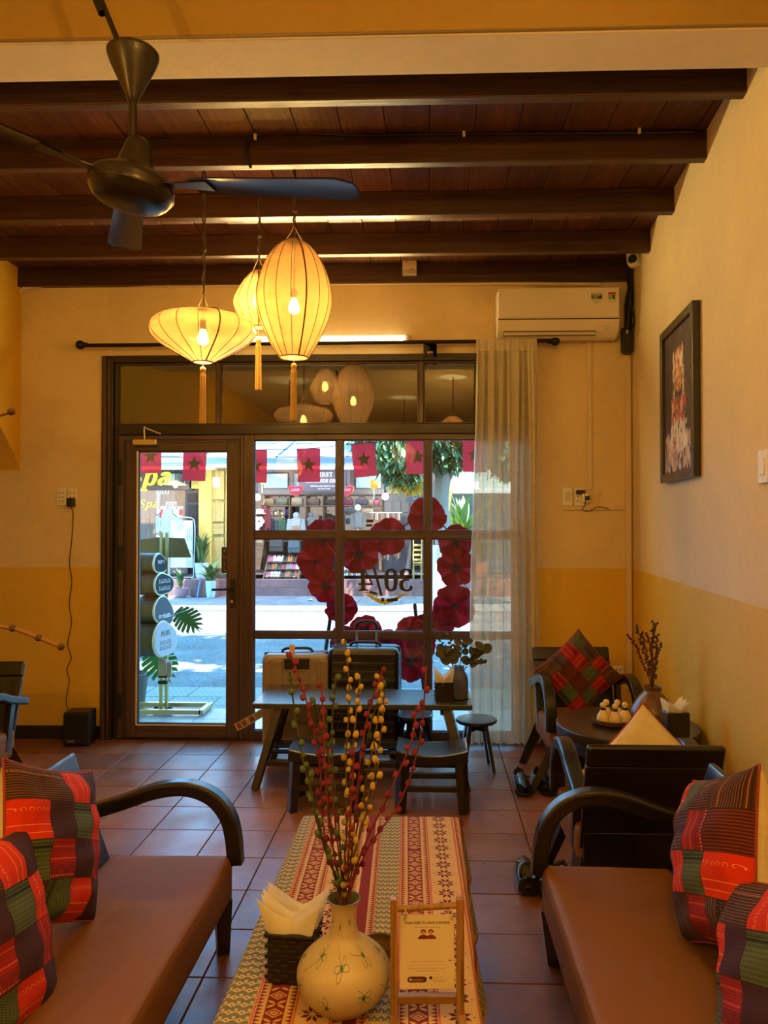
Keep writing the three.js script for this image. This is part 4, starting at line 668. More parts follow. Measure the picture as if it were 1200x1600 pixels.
// ---------------------------------------------------------------- things on the coffee table
{
  const glaze = canvasTex(2048, 1024, (g, W, H) => {   // thin brushed dragonflies on a crackled cream glaze; u goes round, v up
    g.fillStyle = '#b8ad94'; g.fillRect(0, 0, W, H); seed = 51;
    for (let k = 0; k < 9000; k++) { g.fillStyle = rnd() < 0.5 ? 'rgba(90,65,30,0.10)' : 'rgba(255,240,200,0.10)'; g.fillRect(rnd() * W, rnd() * H, 2 + rnd() * 5, 1 + rnd() * 3); }
    g.strokeStyle = 'rgba(110,85,50,0.2)'; g.lineWidth = 1; for (let k = 0; k < 700; k++) { let x = rnd() * W, y = rnd() * H; g.beginPath(); g.moveTo(x, y); for (let q = 0; q < 4; q++) { x += rr(-26, 26); y += rr(-26, 26); g.lineTo(x, y); } g.stroke(); }
    const fly = (x, y, a, s) => { g.save(); g.translate(x, y); g.rotate(a); g.scale(s * 0.8, s); g.strokeStyle = '#5c4a26'; g.lineWidth = 3.4; g.beginPath(); g.moveTo(0, 0); g.quadraticCurveTo(8, 50, -4, 112); g.stroke(); g.strokeStyle = '#3f4a34'; g.lineWidth = 2.6; for (const q of [-1.9, -1.15, 1.15, 1.9]) { g.save(); g.rotate(q); g.beginPath(); g.ellipse(0, -34, 13, 30, 0, 0, 7); g.stroke(); g.restore(); } g.strokeStyle = '#1a5548'; g.lineWidth = 5; for (let k = 0; k < 9; k++) { g.beginPath(); g.moveTo(0, 0); const b = k * 0.7; g.lineTo(15 * Math.cos(b), 15 * Math.sin(b)); g.stroke(); } g.restore(); };
    for (let k = 0; k < 8; k++) { fly(W * (k / 8 + 0.02), H * (0.63 + 0.05 * (k % 2)), [0.2, 2.2, -0.6, 0.9][k % 4], 1.25); fly(W * (k / 8 + 0.07), H * (0.44 + 0.04 * (k % 3)), [1.7, -0.3, 0.7, 2.6][k % 4], 1.3); fly(W * (k / 8 + 0.03), H * (0.2 + 0.03 * (k % 2)), [0.4, -0.8, 1.2][k % 3], 1.2); if (k % 2) fly(W * (k / 8), H * 0.18 + H * 0.6, 2.9, 0.9); }
  });
  const vz = -1.715, t = thing('vase', 'round cream ceramic vase painted with thin dragonflies on the coffee table', 'vase', [-.192, TY + 0.002, vz]);
  const pr = smooth([[0.0, 0.0], [0.05, 0.0], [0.062, 0.008], [0.09, 0.033], [0.1035, 0.068], [0.096, 0.1], [0.066, 0.13], [0.038, 0.151], [0.0295, 0.172], [0.027, 0.198], [0.0305, 0.222], [0.0375, 0.236]], 60);
  const body = obj('body', lathe(pr, 72), phy({ map: glaze, roughness: 0.5, clearcoat: 0.25, clearcoatRoughness: 0.35 }), t); body.rotation.y = 0.4;
  obj('inner_wall', lathe([[0.0375, 0.236], [0.035, 0.2365], [0.0275, 0.222], [0.0235, 0.2], [0.022, 0.17], [0.0001, 0.14]], 40), std({ color: RGB(0.12, 0.13, 0.07), roughness: 0.5, side: THREE.DoubleSide }), t);

  // pussy-willow branches dyed pink, green and yellow
  const col = { pink: RGB(0.17, 0.014, 0.06), green: RGB(0.065, 0.11, 0.05), yellow: RGB(0.4, 0.3, 0.09) };
  const budGeo = [0, 1, 2].map((k) => { const g = lathe(smooth([[0.0001, -0.0085], [0.0045, -0.007], [0.0062, -0.002], [0.0055, 0.004], [0.003, 0.0085], [0.0001, 0.0105]], 9), 10); return g.scale(0.92 + 0.1 * k, 0.72 + 0.1 * k, 0.92 + 0.1 * k); });
  const budMat = Object.fromEntries(Object.entries(col).map(([k, c]) => [k, phy({ color: c, roughness: 0.95, sheen: 0.6, sheenColor: c.clone().lerp(RGB(0.9, 0.85, 0.75), 0.4), sheenRoughness: 0.4 })]));
  const stemMat = { pink: std({ color: RGB(0.16, 0.02, 0.035), roughness: 0.7 }), green: std({ color: RGB(0.045, 0.04, 0.02), roughness: 0.7 }), yellow: std({ color: RGB(0.08, 0.055, 0.025), roughness: 0.7 }) };
  seed = 77; const count = {};
  const where = { pink: 'dyed pink pussy willow branch in the dragonfly vase, ', green: 'dyed green pussy willow branch in the dragonfly vase, ', yellow: 'dyed yellow pussy willow branch in the dragonfly vase, ' };
  function willow(c, pts, n, from, which) {
    const base = V(-.192 + rr(-0.012, 0.012), TY + 0.13, vz + rr(-0.012, 0.012)), top = pts[pts.length - 1];
    const lip = V(base.x * 0.4 + (-.192 + Math.max(-0.022, Math.min(0.022, (V(...pts[0]).x - (-.192)) * 0.3))) * 0.6, TY + 0.236, vz + rr(-0.015, 0.015));
    const curve = new THREE.CatmullRomCurve3([base, lip, ...pts.map((p) => V(...p))]);
    const t = thing('willow_branch', where[c] + which, 'branch', base.toArray());
    const o = base.clone().negate();
    obj('stem', new THREE.TubeGeometry(curve, 40, 0.0021, 5).translate(o.x, o.y, o.z), stemMat[c], t);
    for (let k = 0; k < n; k++) {
      const s = from + (0.995 - from) * (k + 0.3 * rnd()) / (n - 0.7), p = curve.getPoint(Math.min(1, s)), tan = curve.getTangent(Math.min(1, s)), a = k * 2.4 + rnd(), side = V(Math.cos(a), 0.2, Math.sin(a)).cross(tan).normalize();
      const b = obj('bud', budGeo[(rnd() * 3) | 0], budMat[c], t); b.position.copy(p.add(o).addScaledVector(side, 0.0058)); b.quaternion.setFromUnitVectors(V(0, 1, 0), tan.clone().addScaledVector(side, 0.35).normalize());
    }
  }
  willow('pink', [[-.239, 0.815, -1.72], [-.251, 0.951, -1.74], [-.282, 1.076, -1.76], [-.326, 1.193, -1.78]], 22, 0.3, 'leaning left over the beige suitcase');
  willow('green', [[-.233, 0.803, -1.68], [-.262, 0.917, -1.67], [-.287, 1.028, -1.67], [-.306, 1.166, -1.67]], 15, 0.25, 'furthest left with bare stretches');
  willow('green', [[-.22, 0.764, -1.74], [-.234, 0.872, -1.76], [-.236, 0.971, -1.77], [-.269, 1.088, -1.77]], 9, 0.25, 'inner left with a bare twig end');
  willow('pink', [[-.221, 0.809, -1.7], [-.231, 0.953, -1.69], [-.234, 1.051, -1.69], [-.24, 1.138, -1.69]], 12, 0.3, 'upright, second pink one from the left');
  willow('green', [[-.201, 0.809, -1.7], [-.216, 0.946, -1.71], [-.218, 1.06, -1.71], [-.208, 1.156, -1.71]], 16, 0.25, 'upright beside the tallest yellow one');
  willow('yellow', [[-.191, 0.804, -1.75], [-.193, 0.957, -1.77], [-.187, 1.102, -1.78], [-.199, 1.218, -1.79]], 20, 0.3, 'tallest of all');
  willow('yellow', [[-.183, 0.804, -1.68], [-.17, 0.963, -1.66], [-.159, 1.087, -1.66], [-.151, 1.162, -1.66]], 17, 0.25, 'just right of the tallest');
  willow('pink', [[-.169, 0.82, -1.71], [-.155, 0.961, -1.71], [-.136, 1.072, -1.72], [-.104, 1.168, -1.73]], 19, 0.25, 'leaning right in the centre');
  willow('yellow', [[-.162, 0.814, -1.69], [-.134, 0.957, -1.68], [-.112, 1.082, -1.68], [-.112, 1.159, -1.68]], 17, 0.25, 'right of centre');
  willow('yellow', [[-.162, 0.779, -1.74], [-.132, 0.902, -1.76], [-.112, 1.016, -1.77], [-.106, 1.104, -1.77]], 17, 0.25, 'rightmost yellow one');
  willow('green', [[-.176, 0.786, -1.76], [-.157, 0.925, -1.78], [-.133, 1.04, -1.79], [-.106, 1.116, -1.8]], 9, 0.25, 'behind the leaning pink one');
  willow('pink', [[-.144, 0.782, -1.7], [-.077, 0.926, -1.69], [-.038, 1.024, -1.69], [-.03, 1.092, -1.69]], 13, 0.25, 'second from the right');
  willow('pink', [[-.14, 0.762, -1.73], [-.07, 0.856, -1.75], [-.025, 0.991, -1.76], [-.008, 1.164, -1.77]], 17, 0.25, 'furthest right of the bunch');
  willow('pink', [[-.214, 0.766, -1.77], [-.227, 0.862, -1.79], [-.231, 0.921, -1.79], [-.251, 0.992, -1.8]], 9, 0.3, 'short one at the back left');
  willow('pink', [[-.175, 0.798, -1.66], [-.17, 0.884, -1.65], [-.166, 0.939, -1.65], [-.163, 1.007, -1.65]], 9, 0.3, 'short one at the front centre');
  willow('green', [[-.221, 0.77, -1.66], [-.246, 0.873, -1.64], [-.257, 0.941, -1.64], [-.261, 0.982, -1.64]], 9, 0.2, 'short one at the front left');
  willow('yellow', [[-.165, 0.775, -1.65], [-.135, 0.875, -1.64], [-.112, 0.956, -1.64], [-.12, 1.024, -1.64]], 10, 0.2, 'short one at the front right');
}
function napkins(t, w, d, y, n, h, fan) { // folded paper napkins standing in the holder, corners fanned
  for (let k = 0; k < n; k++) {
    const q = k / (n - 1) - 0.5;
    obj('napkin', sheet((u, v) => { const a = u * 2 - 1, up = v * h, notch = 1 - 0.5 * (1 - Math.abs(a)) , spread = 1 + fan * v; return [a * w / 2 * spread + 0.003 * Math.sin(k * 3), y - 0.03 + (up + 0.03) * notch + 0.006 * Math.sin(k * 2.1), q * d * (1 + 0.5 * v) + 0.004 * Math.sin(a * 5 + k) + 0.012 * v * q, u, v]; }, 12, 6), napkinMat, t);
  }
}
const napkinMat = phy({ color: RGB(0.86, 0.83, 0.74), roughness: 0.95, side: THREE.DoubleSide, transmission: 0.25, thickness: 0 });
const wicker = std({ color: RGB(0.012, 0.008, 0.007), roughness: 0.45 });
function wickerBox(t, w, h, d) { // woven strips that go over and under
  obj('box', [box(w - 0.008, h, d - 0.008, 0, h / 2, 0, 0.004)], wicker, t);
  const s = [], rows = Math.round(h / 0.0115);
  for (let r = 0; r < rows; r++) for (const [L, f] of [[w, 0], [d, 1]]) for (const sd of [-1, 1]) {
    const n = f ? 5 : 6; for (let k = 0; k < n; k++) if ((k + r) % 2) { const b = box(L / n * 1.15, 0.0095, 0.004, 0, 0, 0, 0.0018); const o = -L / 2 + (k + 0.5) * L / n; mv(b, f ? 0 : o, 0.006 + r * 0.0115, (f ? 0 : sd * d / 2) - (f ? 0 : sd * 0.003)); if (f) mv(b, 0, 0, 0, 0, hp, 0).translate(sd * (w / 2 - 0.003), 0, o); s.push(b); }
  }
  obj('weave', s, wicker, t); obj('rim', [box(w, 0.008, 0.007, 0, h, d / 2, 0.002), box(w, 0.008, 0.007, 0, h, -d / 2, 0.002), box(0.007, 0.008, d, w / 2, h, 0, 0.002), box(0.007, 0.008, d, -w / 2, h, 0, 0.002)], wicker, t);
}
{
  const t = thing('napkin_holder', 'black woven napkin holder full of paper napkins beside the vase', 'napkin holder', [-.323, TY + 0.002, -1.83], -0.1);
  wickerBox(t, 0.112, 0.112, 0.1);
  seed = 4;
  for (let k = 0; k < 11; k++) { // pointed corners up at both sides, folded valley between
    const q = k / 10 - 0.5;
    obj('napkin', sheet((u, v) => { const a = u * 2 - 1, e = Math.abs(a), y = 0.085 + v * (0.05 + 0.055 * Math.pow(e, 1.3) + 0.008 * Math.sin(k * 2.7 + (a > 0 ? 1 : 0))); return [a * (0.047 + 0.03 * v) + 0.003 * Math.sin(k * 5), y + 0.012 * (0.5 - q) * 0, -q * 0.078 * (1 + 0.1 * v) + 0.016 * v * (e - 0.6) - 0.004 * Math.sin(a * 4 + k), u, v]; }, 16, 8), napkinMat, t);
  }
}
{
  const t = thing('small_dish', 'small round brown woven dish behind the dragonfly vase', 'dish', [-.127, 0.43, -1.915]); t.position.y = TY + 0.002;
  obj('dish', lathe(smooth([[0.0001, 0.0], [0.03, 0.001], [0.038, 0.012], [0.042, 0.03], [0.039, 0.031], [0.034, 0.013], [0.0001, 0.006]], 30), 32), std({ color: RGB(0.2, 0.1, 0.04), roughness: 0.7, map: T.weave }), t);
}
{ // bamboo stand with a hanging card
  const t = thing('card_stand', 'small bamboo stand with a printed review card hanging from two rings', 'sign', [-.007, TY + 0.002, -1.67], 0.05), bam = wood(0.5, 0.27, 0.085, 0.45);
  const H = 0.262, w = 0.143, lean = -0.0;
  for (const s of [-1, 1]) { obj('post', box(0.016, H, 0.02, s * w / 2, H / 2, 0, 0.003, 'y'), bam, t); obj('foot', box(0.017, 0.016, 0.14, s * (w / 2 + (s > 0 ? 0.002 : 0)), 0.008, 0.04, 0.003, 'z'), bam, t); }
  obj('top_bar', rod([-w / 2, H - 0.025, 0], [w / 2, H - 0.018, 0], 0.0065, 14), bam, t);
  obj('cross_bar', box(w - 0.014, 0.018, 0.017, 0, 0.046, 0, 0.003, 'x'), bam, t);
  obj('front_bar', box(w, 0.014, 0.016, 0, 0.009, 0.102, 0.003, 'x'), bam, t);
  for (const s of [-1, 1]) { obj('ring', mv(new THREE.TorusGeometry(0.0135, 0.0013, 6, 20), s * 0.05, H - 0.033, 0.001, 0, hp + 0.3, 0), MAT.steel, t); obj('bolt', cyl(0.004, 0.004, 0.01, s * (w / 2 + 0.009), 0.05, 0, 10), MAT.steel, t); }
  const print = canvasTex(512, 768, (g, W, H2) => {
    g.fillStyle = '#d9d2c0'; g.fillRect(0, 0, W, H2); g.fillStyle = '#2b211c'; g.textAlign = 'center'; g.font = 'bold 37px sans-serif'; g.fillText('SCAN HERE TO LEAVE A REVIEW', W / 2, 92, 430);
    g.fillStyle = '#6b5a44'; g.font = '19px sans-serif'; g.fillText('tell us about your experience', W / 2, 132, 320);
    for (const [x, c] of [[220, '#6d2420'], [292, '#7a2a22']]) { g.fillStyle = '#1d1412'; g.beginPath(); g.arc(x, 172, 25, 0, 7); g.fill(); g.fillStyle = '#c98f66'; g.beginPath(); g.ellipse(x, 180, 18, 21, 0, 0, 7); g.fill(); g.fillStyle = c; g.beginPath(); g.ellipse(x, 250, 52, 46, 0, Math.PI, 0); g.fill(); }
    g.fillStyle = '#8e8268'; g.font = '16px sans-serif'; g.fillText('thank you for sharing your moments with us', W / 2, 488, 440); g.fillRect(60, 520, 390, 2); g.fillStyle = '#6b5a44'; g.fillText('every kind word helps our little tea room to grow', W / 2, 560, 420); g.fillText('with love from all of the team', W / 2, 584, 300);
    g.fillStyle = '#3a211c'; g.beginPath(); g.roundRect(66, 640, 186, 62, 31); g.fill(); g.fillStyle = '#8d5a40'; g.beginPath(); g.ellipse(160, 676, 70, 16, 0, 0, 7); g.fill(); g.fillStyle = '#c8c0b8'; g.beginPath(); g.arc(96, 670, 13, 0, 7); g.fill();
    g.fillStyle = '#3a211c'; g.beginPath(); g.arc(290, 654, 16, 0, 7); g.fill(); g.fillStyle = '#8e8268'; for (const [y, l] of [[650, 90], [676, 130], [692, 110]]) g.fillRect(312, y, l, 4);
    g.fillStyle = '#3a2a22'; g.beginPath(); g.ellipse(476, 474, 12, 6, 0, 0, 7); g.fill();
  });
  const card = obj('card', box(0.117, 0.154, 0.0016, 0, 0, 0, 0), MAT.paper, t); card.position.set(0.0, H - 0.038 - 0.077, 0.003); card.rotation.x = -0.06;
  obj('print', new THREE.BoxGeometry(0.115, 0.152, 0.0006).translate(0, 0, 0.0011), std({ map: print, roughness: 0.6 }), card);
}

// ---------------------------------------------------------------- things on the window table
{
  const t = thing('napkin_holder', 'plain black napkin holder full of beige napkins on the window table', 'napkin holder', [0.078, 0.47, -4.46], 0.05);
  wickerBox(t, 0.105, 0.105, 0.09); napkins(t, 0.1, 0.06, 0.1, 9, 0.085, 0.12);
}
{
  const t = thing('glass_jar', 'dark glass jar holding eucalyptus sprigs on the window table', 'jar', [0.168, 0.47, -4.5]);
  obj('jar', lathe(smooth([[0.0001, 0.004], [0.045, 0.004], [0.052, 0.02], [0.052, 0.12], [0.03, 0.165], [0.032, 0.19]], 30), 32), phy({ color: RGB(0.25, 0.24, 0.2), transmission: 0.7, roughness: 0.08, thickness: 0 }), t);
  obj('base', lathe([[0.0001, 0], [0.058, 0], [0.058, 0.006], [0.0001, 0.006]], 28), MAT.blackPlastic, t);
  seed = 19;
  const leafM = std({ color: RGB(0.075, 0.085, 0.06), roughness: 0.7, side: THREE.DoubleSide }), leaf = sheet((u, v) => { const s = (u - 0.5) * 2, w = 0.021 * Math.sqrt(Math.max(0, Math.sin(Math.PI * Math.min(1, v * 0.97 + 0.02)))); return [s * w, v * 0.056, 0.006 * s * s - 0.01 * v * v]; }, 6, 8);
  const sprig = (tip, n, size, label) => {
    const s = thing('eucalyptus_sprig', label, 'sprig', [0.168, 0.475, -4.5]), c = new THREE.CatmullRomCurve3([V(0.004, 0.01, 0), V(tip[0] * 0.25, 0.17, tip[2] * 0.2), V(tip[0] * 0.65, 0.17 + (tip[1] - 0.17) * 0.6, tip[2] * 0.6), V(...tip)]);
    obj('stem', new THREE.TubeGeometry(c, 20, 0.0022, 5), MAT.bark, s);
    for (let k = 0; k < n; k++) { const q = 0.5 + 0.5 * k / (n - 1), p = c.getPoint(q), m = obj('leaf', leaf, leafM, s); m.position.copy(p); m.scale.setScalar(size * rr(0.8, 1.15)); m.rotation.set(rr(-0.7, 0.7), rr(-0.6, 0.6), (k % 2 ? 1 : -1) * rr(0.6, 1.5)); }
  };
  sprig([-0.2, 0.3, 0.03], 12, 0.32, 'thin eucalyptus sprig with tiny leaves leaning left from the jar'); sprig([-0.13, 0.37, 0.0], 12, 0.34, 'thin eucalyptus sprig with tiny leaves, tallest at left of the jar'); sprig([-0.06, 0.36, -0.04], 10, 0.4, 'thin upright eucalyptus sprig with small leaves in the middle of the jar');
  sprig([-0.09, 0.26, 0.04], 7, 1.25, 'eucalyptus sprig with broad dark leaves at the left of the jar'); sprig([0.02, 0.33, 0.02], 7, 1.1, 'eucalyptus sprig with broad leaves rising upright from the jar'); sprig([0.14, 0.28, 0.02], 8, 1.25, 'eucalyptus sprig with broad dark leaves leaning right toward the curtain'); sprig([0.15, 0.2, -0.03], 8, 0.6, 'low eucalyptus sprig drooping right from the jar');
}

// ---------------------------------------------------------------- things on the round corner table
{
  const [tx, ty, tz] = [0.86, 0.552, -3.66];
  const tray = thing('tray', 'small round woven tray carrying five little bottles on the corner table', 'tray', [tx, ty, tz]);
  obj('tray', lathe(smooth([[0.0001, 0], [0.078, 0], [0.09, 0.006], [0.098, 0.022], [0.094, 0.023], [0.083, 0.01], [0.0001, 0.006]], 36), 40), std({ color: RGB(0.28, 0.15, 0.06), roughness: 0.8, map: T.weave, bumpMap: T.weave, bumpScale: 0.002 }), tray);
  const spots = [[-0.05, 0.02, 'leftmost of the five on the tray'], [-0.022, -0.04, 'second from the left'], [0.0, 0.045, 'middle one at the front'], [0.03, -0.035, 'at the back right of the tray'], [0.052, 0.018, 'rightmost of the five on the tray']];
  const bc = phy({ color: RGB(0.72, 0.55, 0.28), roughness: 0.4, clearcoat: 0.3 });
  spots.forEach(([x, z, w], i) => {
    const b = thing('little_bottle', 'little cream bottle with a round stopper, ' + w, 'bottle', [tx + x, ty + 0.007, tz + z], i, 'little bottles on the tray');
    obj('bottle', lathe(smooth([[0.0001, 0], [0.026, 0], [0.03, 0.01], [0.028, 0.03], [0.016, 0.052], [0.0115, 0.06]], 24), 24), bc, b);
    obj('neck_band', cyl(0.0125, 0.0125, 0.008, 0, 0.063, 0, 18), MAT.black, b); obj('stopper', ball(0.0148, 0, 0.08, 0, 16), bc, b);
  });
  const v = thing('vase', 'squat brown glazed jar vase holding dry berry twigs on the corner table', 'vase', [1.07, 0.552, -3.75]); v.scale.set(1.15, 1.1, 1.15);
  obj('body', lathe(smooth([[0.0001, 0], [0.07, 0], [0.088, 0.02], [0.085, 0.045], [0.055, 0.095], [0.034, 0.118], [0.033, 0.128], [0.037, 0.14], [0.033, 0.14], [0.028, 0.125], [0.0001, 0.1]], 44), 44), phy({ color: RGB(0.2, 0.1, 0.04), map: T.stone, roughness: 0.35, clearcoat: 0.4 }), v);
  obj('glaze_ring', [new THREE.TorusGeometry(0.0875, 0.003, 6, 44).rotateX(hp).translate(0, 0.03, 0), new THREE.TorusGeometry(0.036, 0.003, 6, 32).rotateX(hp).translate(0, 0.128, 0)], std({ color: RGB(0.1, 0.04, 0.02), roughness: 0.4 }), v);
  seed = 23;
  const berry = new THREE.IcosahedronGeometry(0.0068, 1), redM = std({ color: RGB(0.13, 0.02, 0.02), roughness: 0.7 }), grM = std({ color: RGB(0.06, 0.06, 0.03), roughness: 0.8 });
  [[-0.1, 0.33, 'longest one leaning left'], [-0.075, 0.38, 'second from the left'], [-0.05, 0.35, 'third from the left'], [-0.02, 0.34, 'fourth from the left'], [0.0, 0.4, 'tallest at the centre'], [0.015, 0.39, 'just right of the tallest'], [0.03, 0.33, 'second from the right'], [0.045, 0.29, 'rightmost and shortest']].forEach(([dx, h, w], i) => {
    const s = thing('berry_twig', 'dry dark-red berry twig in the brown corner vase, ' + w, 'twig', [1.07, 0.67, -3.75]), hh = h - 0.05, c = new THREE.CatmullRomCurve3([V(0, 0, 0), V(dx * 0.2, hh * 0.3, 0), V(dx * 0.6, hh * 0.7, rr(-0.02, 0.02)), V(dx * 1.1, hh, rr(-0.03, 0.03))]);
    obj('stem', new THREE.TubeGeometry(c, 14, 0.0018, 5), MAT.bark, s);
    const bs = []; for (let k = 0; k < 18; k++) { const p = c.getPoint(0.35 + 0.65 * k / 17); bs.push(berry.clone().translate(p.x + rr(-0.008, 0.008), p.y, p.z + rr(-0.008, 0.008))); }
    obj('berries', bs, i % 3 === 1 ? grM : redM, s);
  });
  const nh = thing('napkin_holder', 'tall dark wooden napkin box with white napkins on the corner table by the wall', 'napkin holder', [1.067, 0.552, -3.4], 0.1);
  obj('box', [box(0.1, 0.12, 0.085, 0, 0.06, 0, 0.004)], MAT.black, nh); napkins(nh, 0.09, 0.055, 0.12, 8, 0.05, 0.1);
  const pot = thing('small_pot', 'small brown clay pot beside the tray of bottles', 'pot', [0.995, 0.552, -3.52]);
  obj('pot', lathe(smooth([[0.0001, 0], [0.02, 0], [0.032, 0.02], [0.028, 0.045], [0.02, 0.05], [0.017, 0.046], [0.0001, 0.02]], 24), 28), std({ color: RGB(0.2, 0.09, 0.045), roughness: 0.6 }), pot);
}
{ // blurred twigs that reach into the picture from a floor vase at the left, just outside the frame
  const v = thing('floor_vase', 'tall brown floor vase with bare twigs standing outside the left edge', 'vase', [-1.0, 0, -0.86]);
  obj('body', lathe(smooth([[0.0001, 0], [0.09, 0], [0.13, 0.25], [0.11, 0.55], [0.05, 0.75], [0.065, 0.85]], 30), 32), phy({ color: RGB(0.15, 0.08, 0.04), roughness: 0.4 }), v);
  const tw = (pts, label) => { const t = thing('bare_twig', label, 'twig', [-1.0, 0.75, -0.86]); obj('stem', tube(pts.map(([x, y, z]) => [x + 1.0, y - 0.75, z + 0.86]), 0.0032, 40, 6), std({ color: RGB(0.2, 0.1, 0.04), roughness: 0.8 }), t); for (const q of pts.slice(-3)) obj('bud', ball(0.006, q[0] + 1.0, q[1] - 0.75, q[2] + 0.86, 8), MAT.bark, t); };
  tw([[-1.0, 0.75, -0.86], [-0.96, 1.2, -0.95], [-0.85, 1.38, -1.1], [-.703, 1.329, -1.2], [-.662, 1.324, -1.2], [-.62, 1.309, -1.2], [-.584, 1.295, -1.2]], 'bare out-of-focus twig reaching in at the left below the paint line');
  tw([[-1.0, 0.75, -0.86], [-1.0, 1.3, -0.9], [-0.95, 1.6, -1.05], [-.696, 1.643, -1.15], [-.668, 1.653, -1.15], [-.639, 1.661, -1.15]], 'short bare twig reaching in at the left edge over the arch');
}

// ---------------------------------------------------------------- the street outside: pavements, road, kerbs
const pal = {
  porch: std({ color: RGB(0.5, 0.47, 0.46), map: T.stone, roughness: 0.35 }), paver: [0, 1].map((k) => std({ color: RGB(0.36 + 0.04 * k, 0.38 + 0.03 * k, 0.36), roughness: 0.85, bumpScale: 0.004,
    map: canvasTex(512, 512, (g, W) => { g.fillStyle = '#e8e8e4'; g.fillRect(0, 0, W, W); g.strokeStyle = '#8f938f'; g.lineWidth = 9; for (let j = -1; j < 9; j++) for (let i = -1; i < 9; i++) for (const r of [14, 26]) { g.beginPath(); g.arc(i * 64 + (j % 2) * 32, j * 64 + 40, r, Math.PI, 0); g.stroke(); } }, [0.4, 0.4]) })),
  slab: [0, 1, 2].map((k) => std({ color: RGB(0.24 + 0.02 * k, 0.25 + 0.02 * k, 0.245 + 0.02 * k), map: T.stone, roughness: 0.85 })), road: std({ color: RGB(0.25, 0.255, 0.26), map: T.asphalt, bumpMap: T.asphalt, bumpScale: 0.006, roughness: 0.9 }),
  pink: [0, 1].map((k) => std({ color: RGB(0.42 + 0.04 * k, 0.19 + 0.02 * k, 0.17), map: T.stone, roughness: 0.7 })), yellow: std({ color: RGB(0.72, 0.52, 0.13), map: T.plaster, roughness: 0.8 }), yellowDoor: std({ color: RGB(0.74, 0.54, 0.17), map: T.wood, roughness: 0.6 }),
  slate: std({ color: RGB(0.075, 0.072, 0.078), roughness: 0.6 }), dark: std({ color: RGB(0.05, 0.045, 0.045), roughness: 0.7, map: T.wood }), shelf: wood(0.28, 0.19, 0.12, 0.6), white: std({ color: RGB(0.8, 0.8, 0.78), roughness: 0.6 }),
};
{
  const p = struct('porch_floor', [span(-9, 9, -0.2, -0.012, -5.47, -6.17, 0)], MAT.grout);
  for (let j = 0; j < 2; j++) for (let i = 0; i < 14; i++) { const x = -4.1 + 0.42 * i; obj('tile', box(0.414, 0.014, 0.342, x, -0.007, -5.65 - 0.348 * j, 0.002), pal.porch, p); }
  const v = struct('pavement', [span(-9, 9, -0.2, -0.014, -6.17, -6.96, 0)], MAT.grout);
  for (let j = 0; j < 2; j++) for (let i = 0; i < 16; i++) obj('paver', box(0.392, 0.02, 0.388, -4.4 + 0.4 * i + 0.1 * j, -0.01, -6.368 - 0.394 * j, 0.003), pal.paver[(i + j) % 2], v);
  const rd = struct('road', [span(-22, 22, -0.3, -0.01, -6.96, -13.05, 0)], pal.road);
  const f = struct('far_pavement', [span(-22, 22, -0.2, -0.006, -13.05, -15.7, 0)], MAT.grout);
  obj('kerb', [span(-22, 22, -0.2, 0.012, -13.05, -13.2, 0.01)], pal.slab[1], f);
  for (let j = 0; j < 4; j++) for (let i = 0; i < 13; i++) obj('slab', box(0.79, 0.02, 0.612, -6.3 + 0.8 * i + 0.27 * j, 0, -13.52 - 0.62 * j, 0.004), pal.slab[(i * 5 + j) % 3], f);
  const pl = struct('plinth', [span(-22, 22, 0, 0.34, -15.72, -19, 0)], MAT.grout);
  for (let j = 0; j < 2; j++) for (let i = 0; i < 17; i++) obj('stone_block', box(0.595, 0.168, 0.12, -7.0 + 0.6 * i + 0.22 * j, 0.088 + 0.174 * j, -15.68 - 0.02 * j, 0.006), pal.pink[(i + j) % 2], pl);
  struct('porch_roof', [span(-9, 9, 2.75, 2.9, -5.47, -6.5, 0)], pal.white);
  struct('upper_wall', [span(-9, -4.2, 0, 6.5, -5.27, -5.47, 0), span(1.6, 9, 0, 6.5, -5.27, -5.47, 0), span(-4.2, 1.6, TOP, 6.5, -5.27, -5.47, 0)], pal.yellow);
  for (const [x, y] of [[477, 939], [503, 942], [640, 972]]) { const t = one('fallen_leaf', sheet((u, v) => [(u - 0.5) * 0.11, 0.025 * Math.sin(u * 3), (v - 0.5) * 0.22 * Math.sin(Math.PI * u)], 6, 4), std({ color: RGB(0.75, 0.66, 0.2), side: THREE.DoubleSide, roughness: 0.8 }), y === 939 ? 'yellow fallen leaf on the far pavement, left one of two by the plinth' : y === 942 ? 'yellow fallen leaf on the far pavement, right one of two by the plinth' : 'yellow fallen leaf on the sunny edge of the road', 'leaf'); t.position.set(-2.3 + (x - 477) * 0.0118, 0.014, y > 950 ? -12.2 : -14.7); }
}

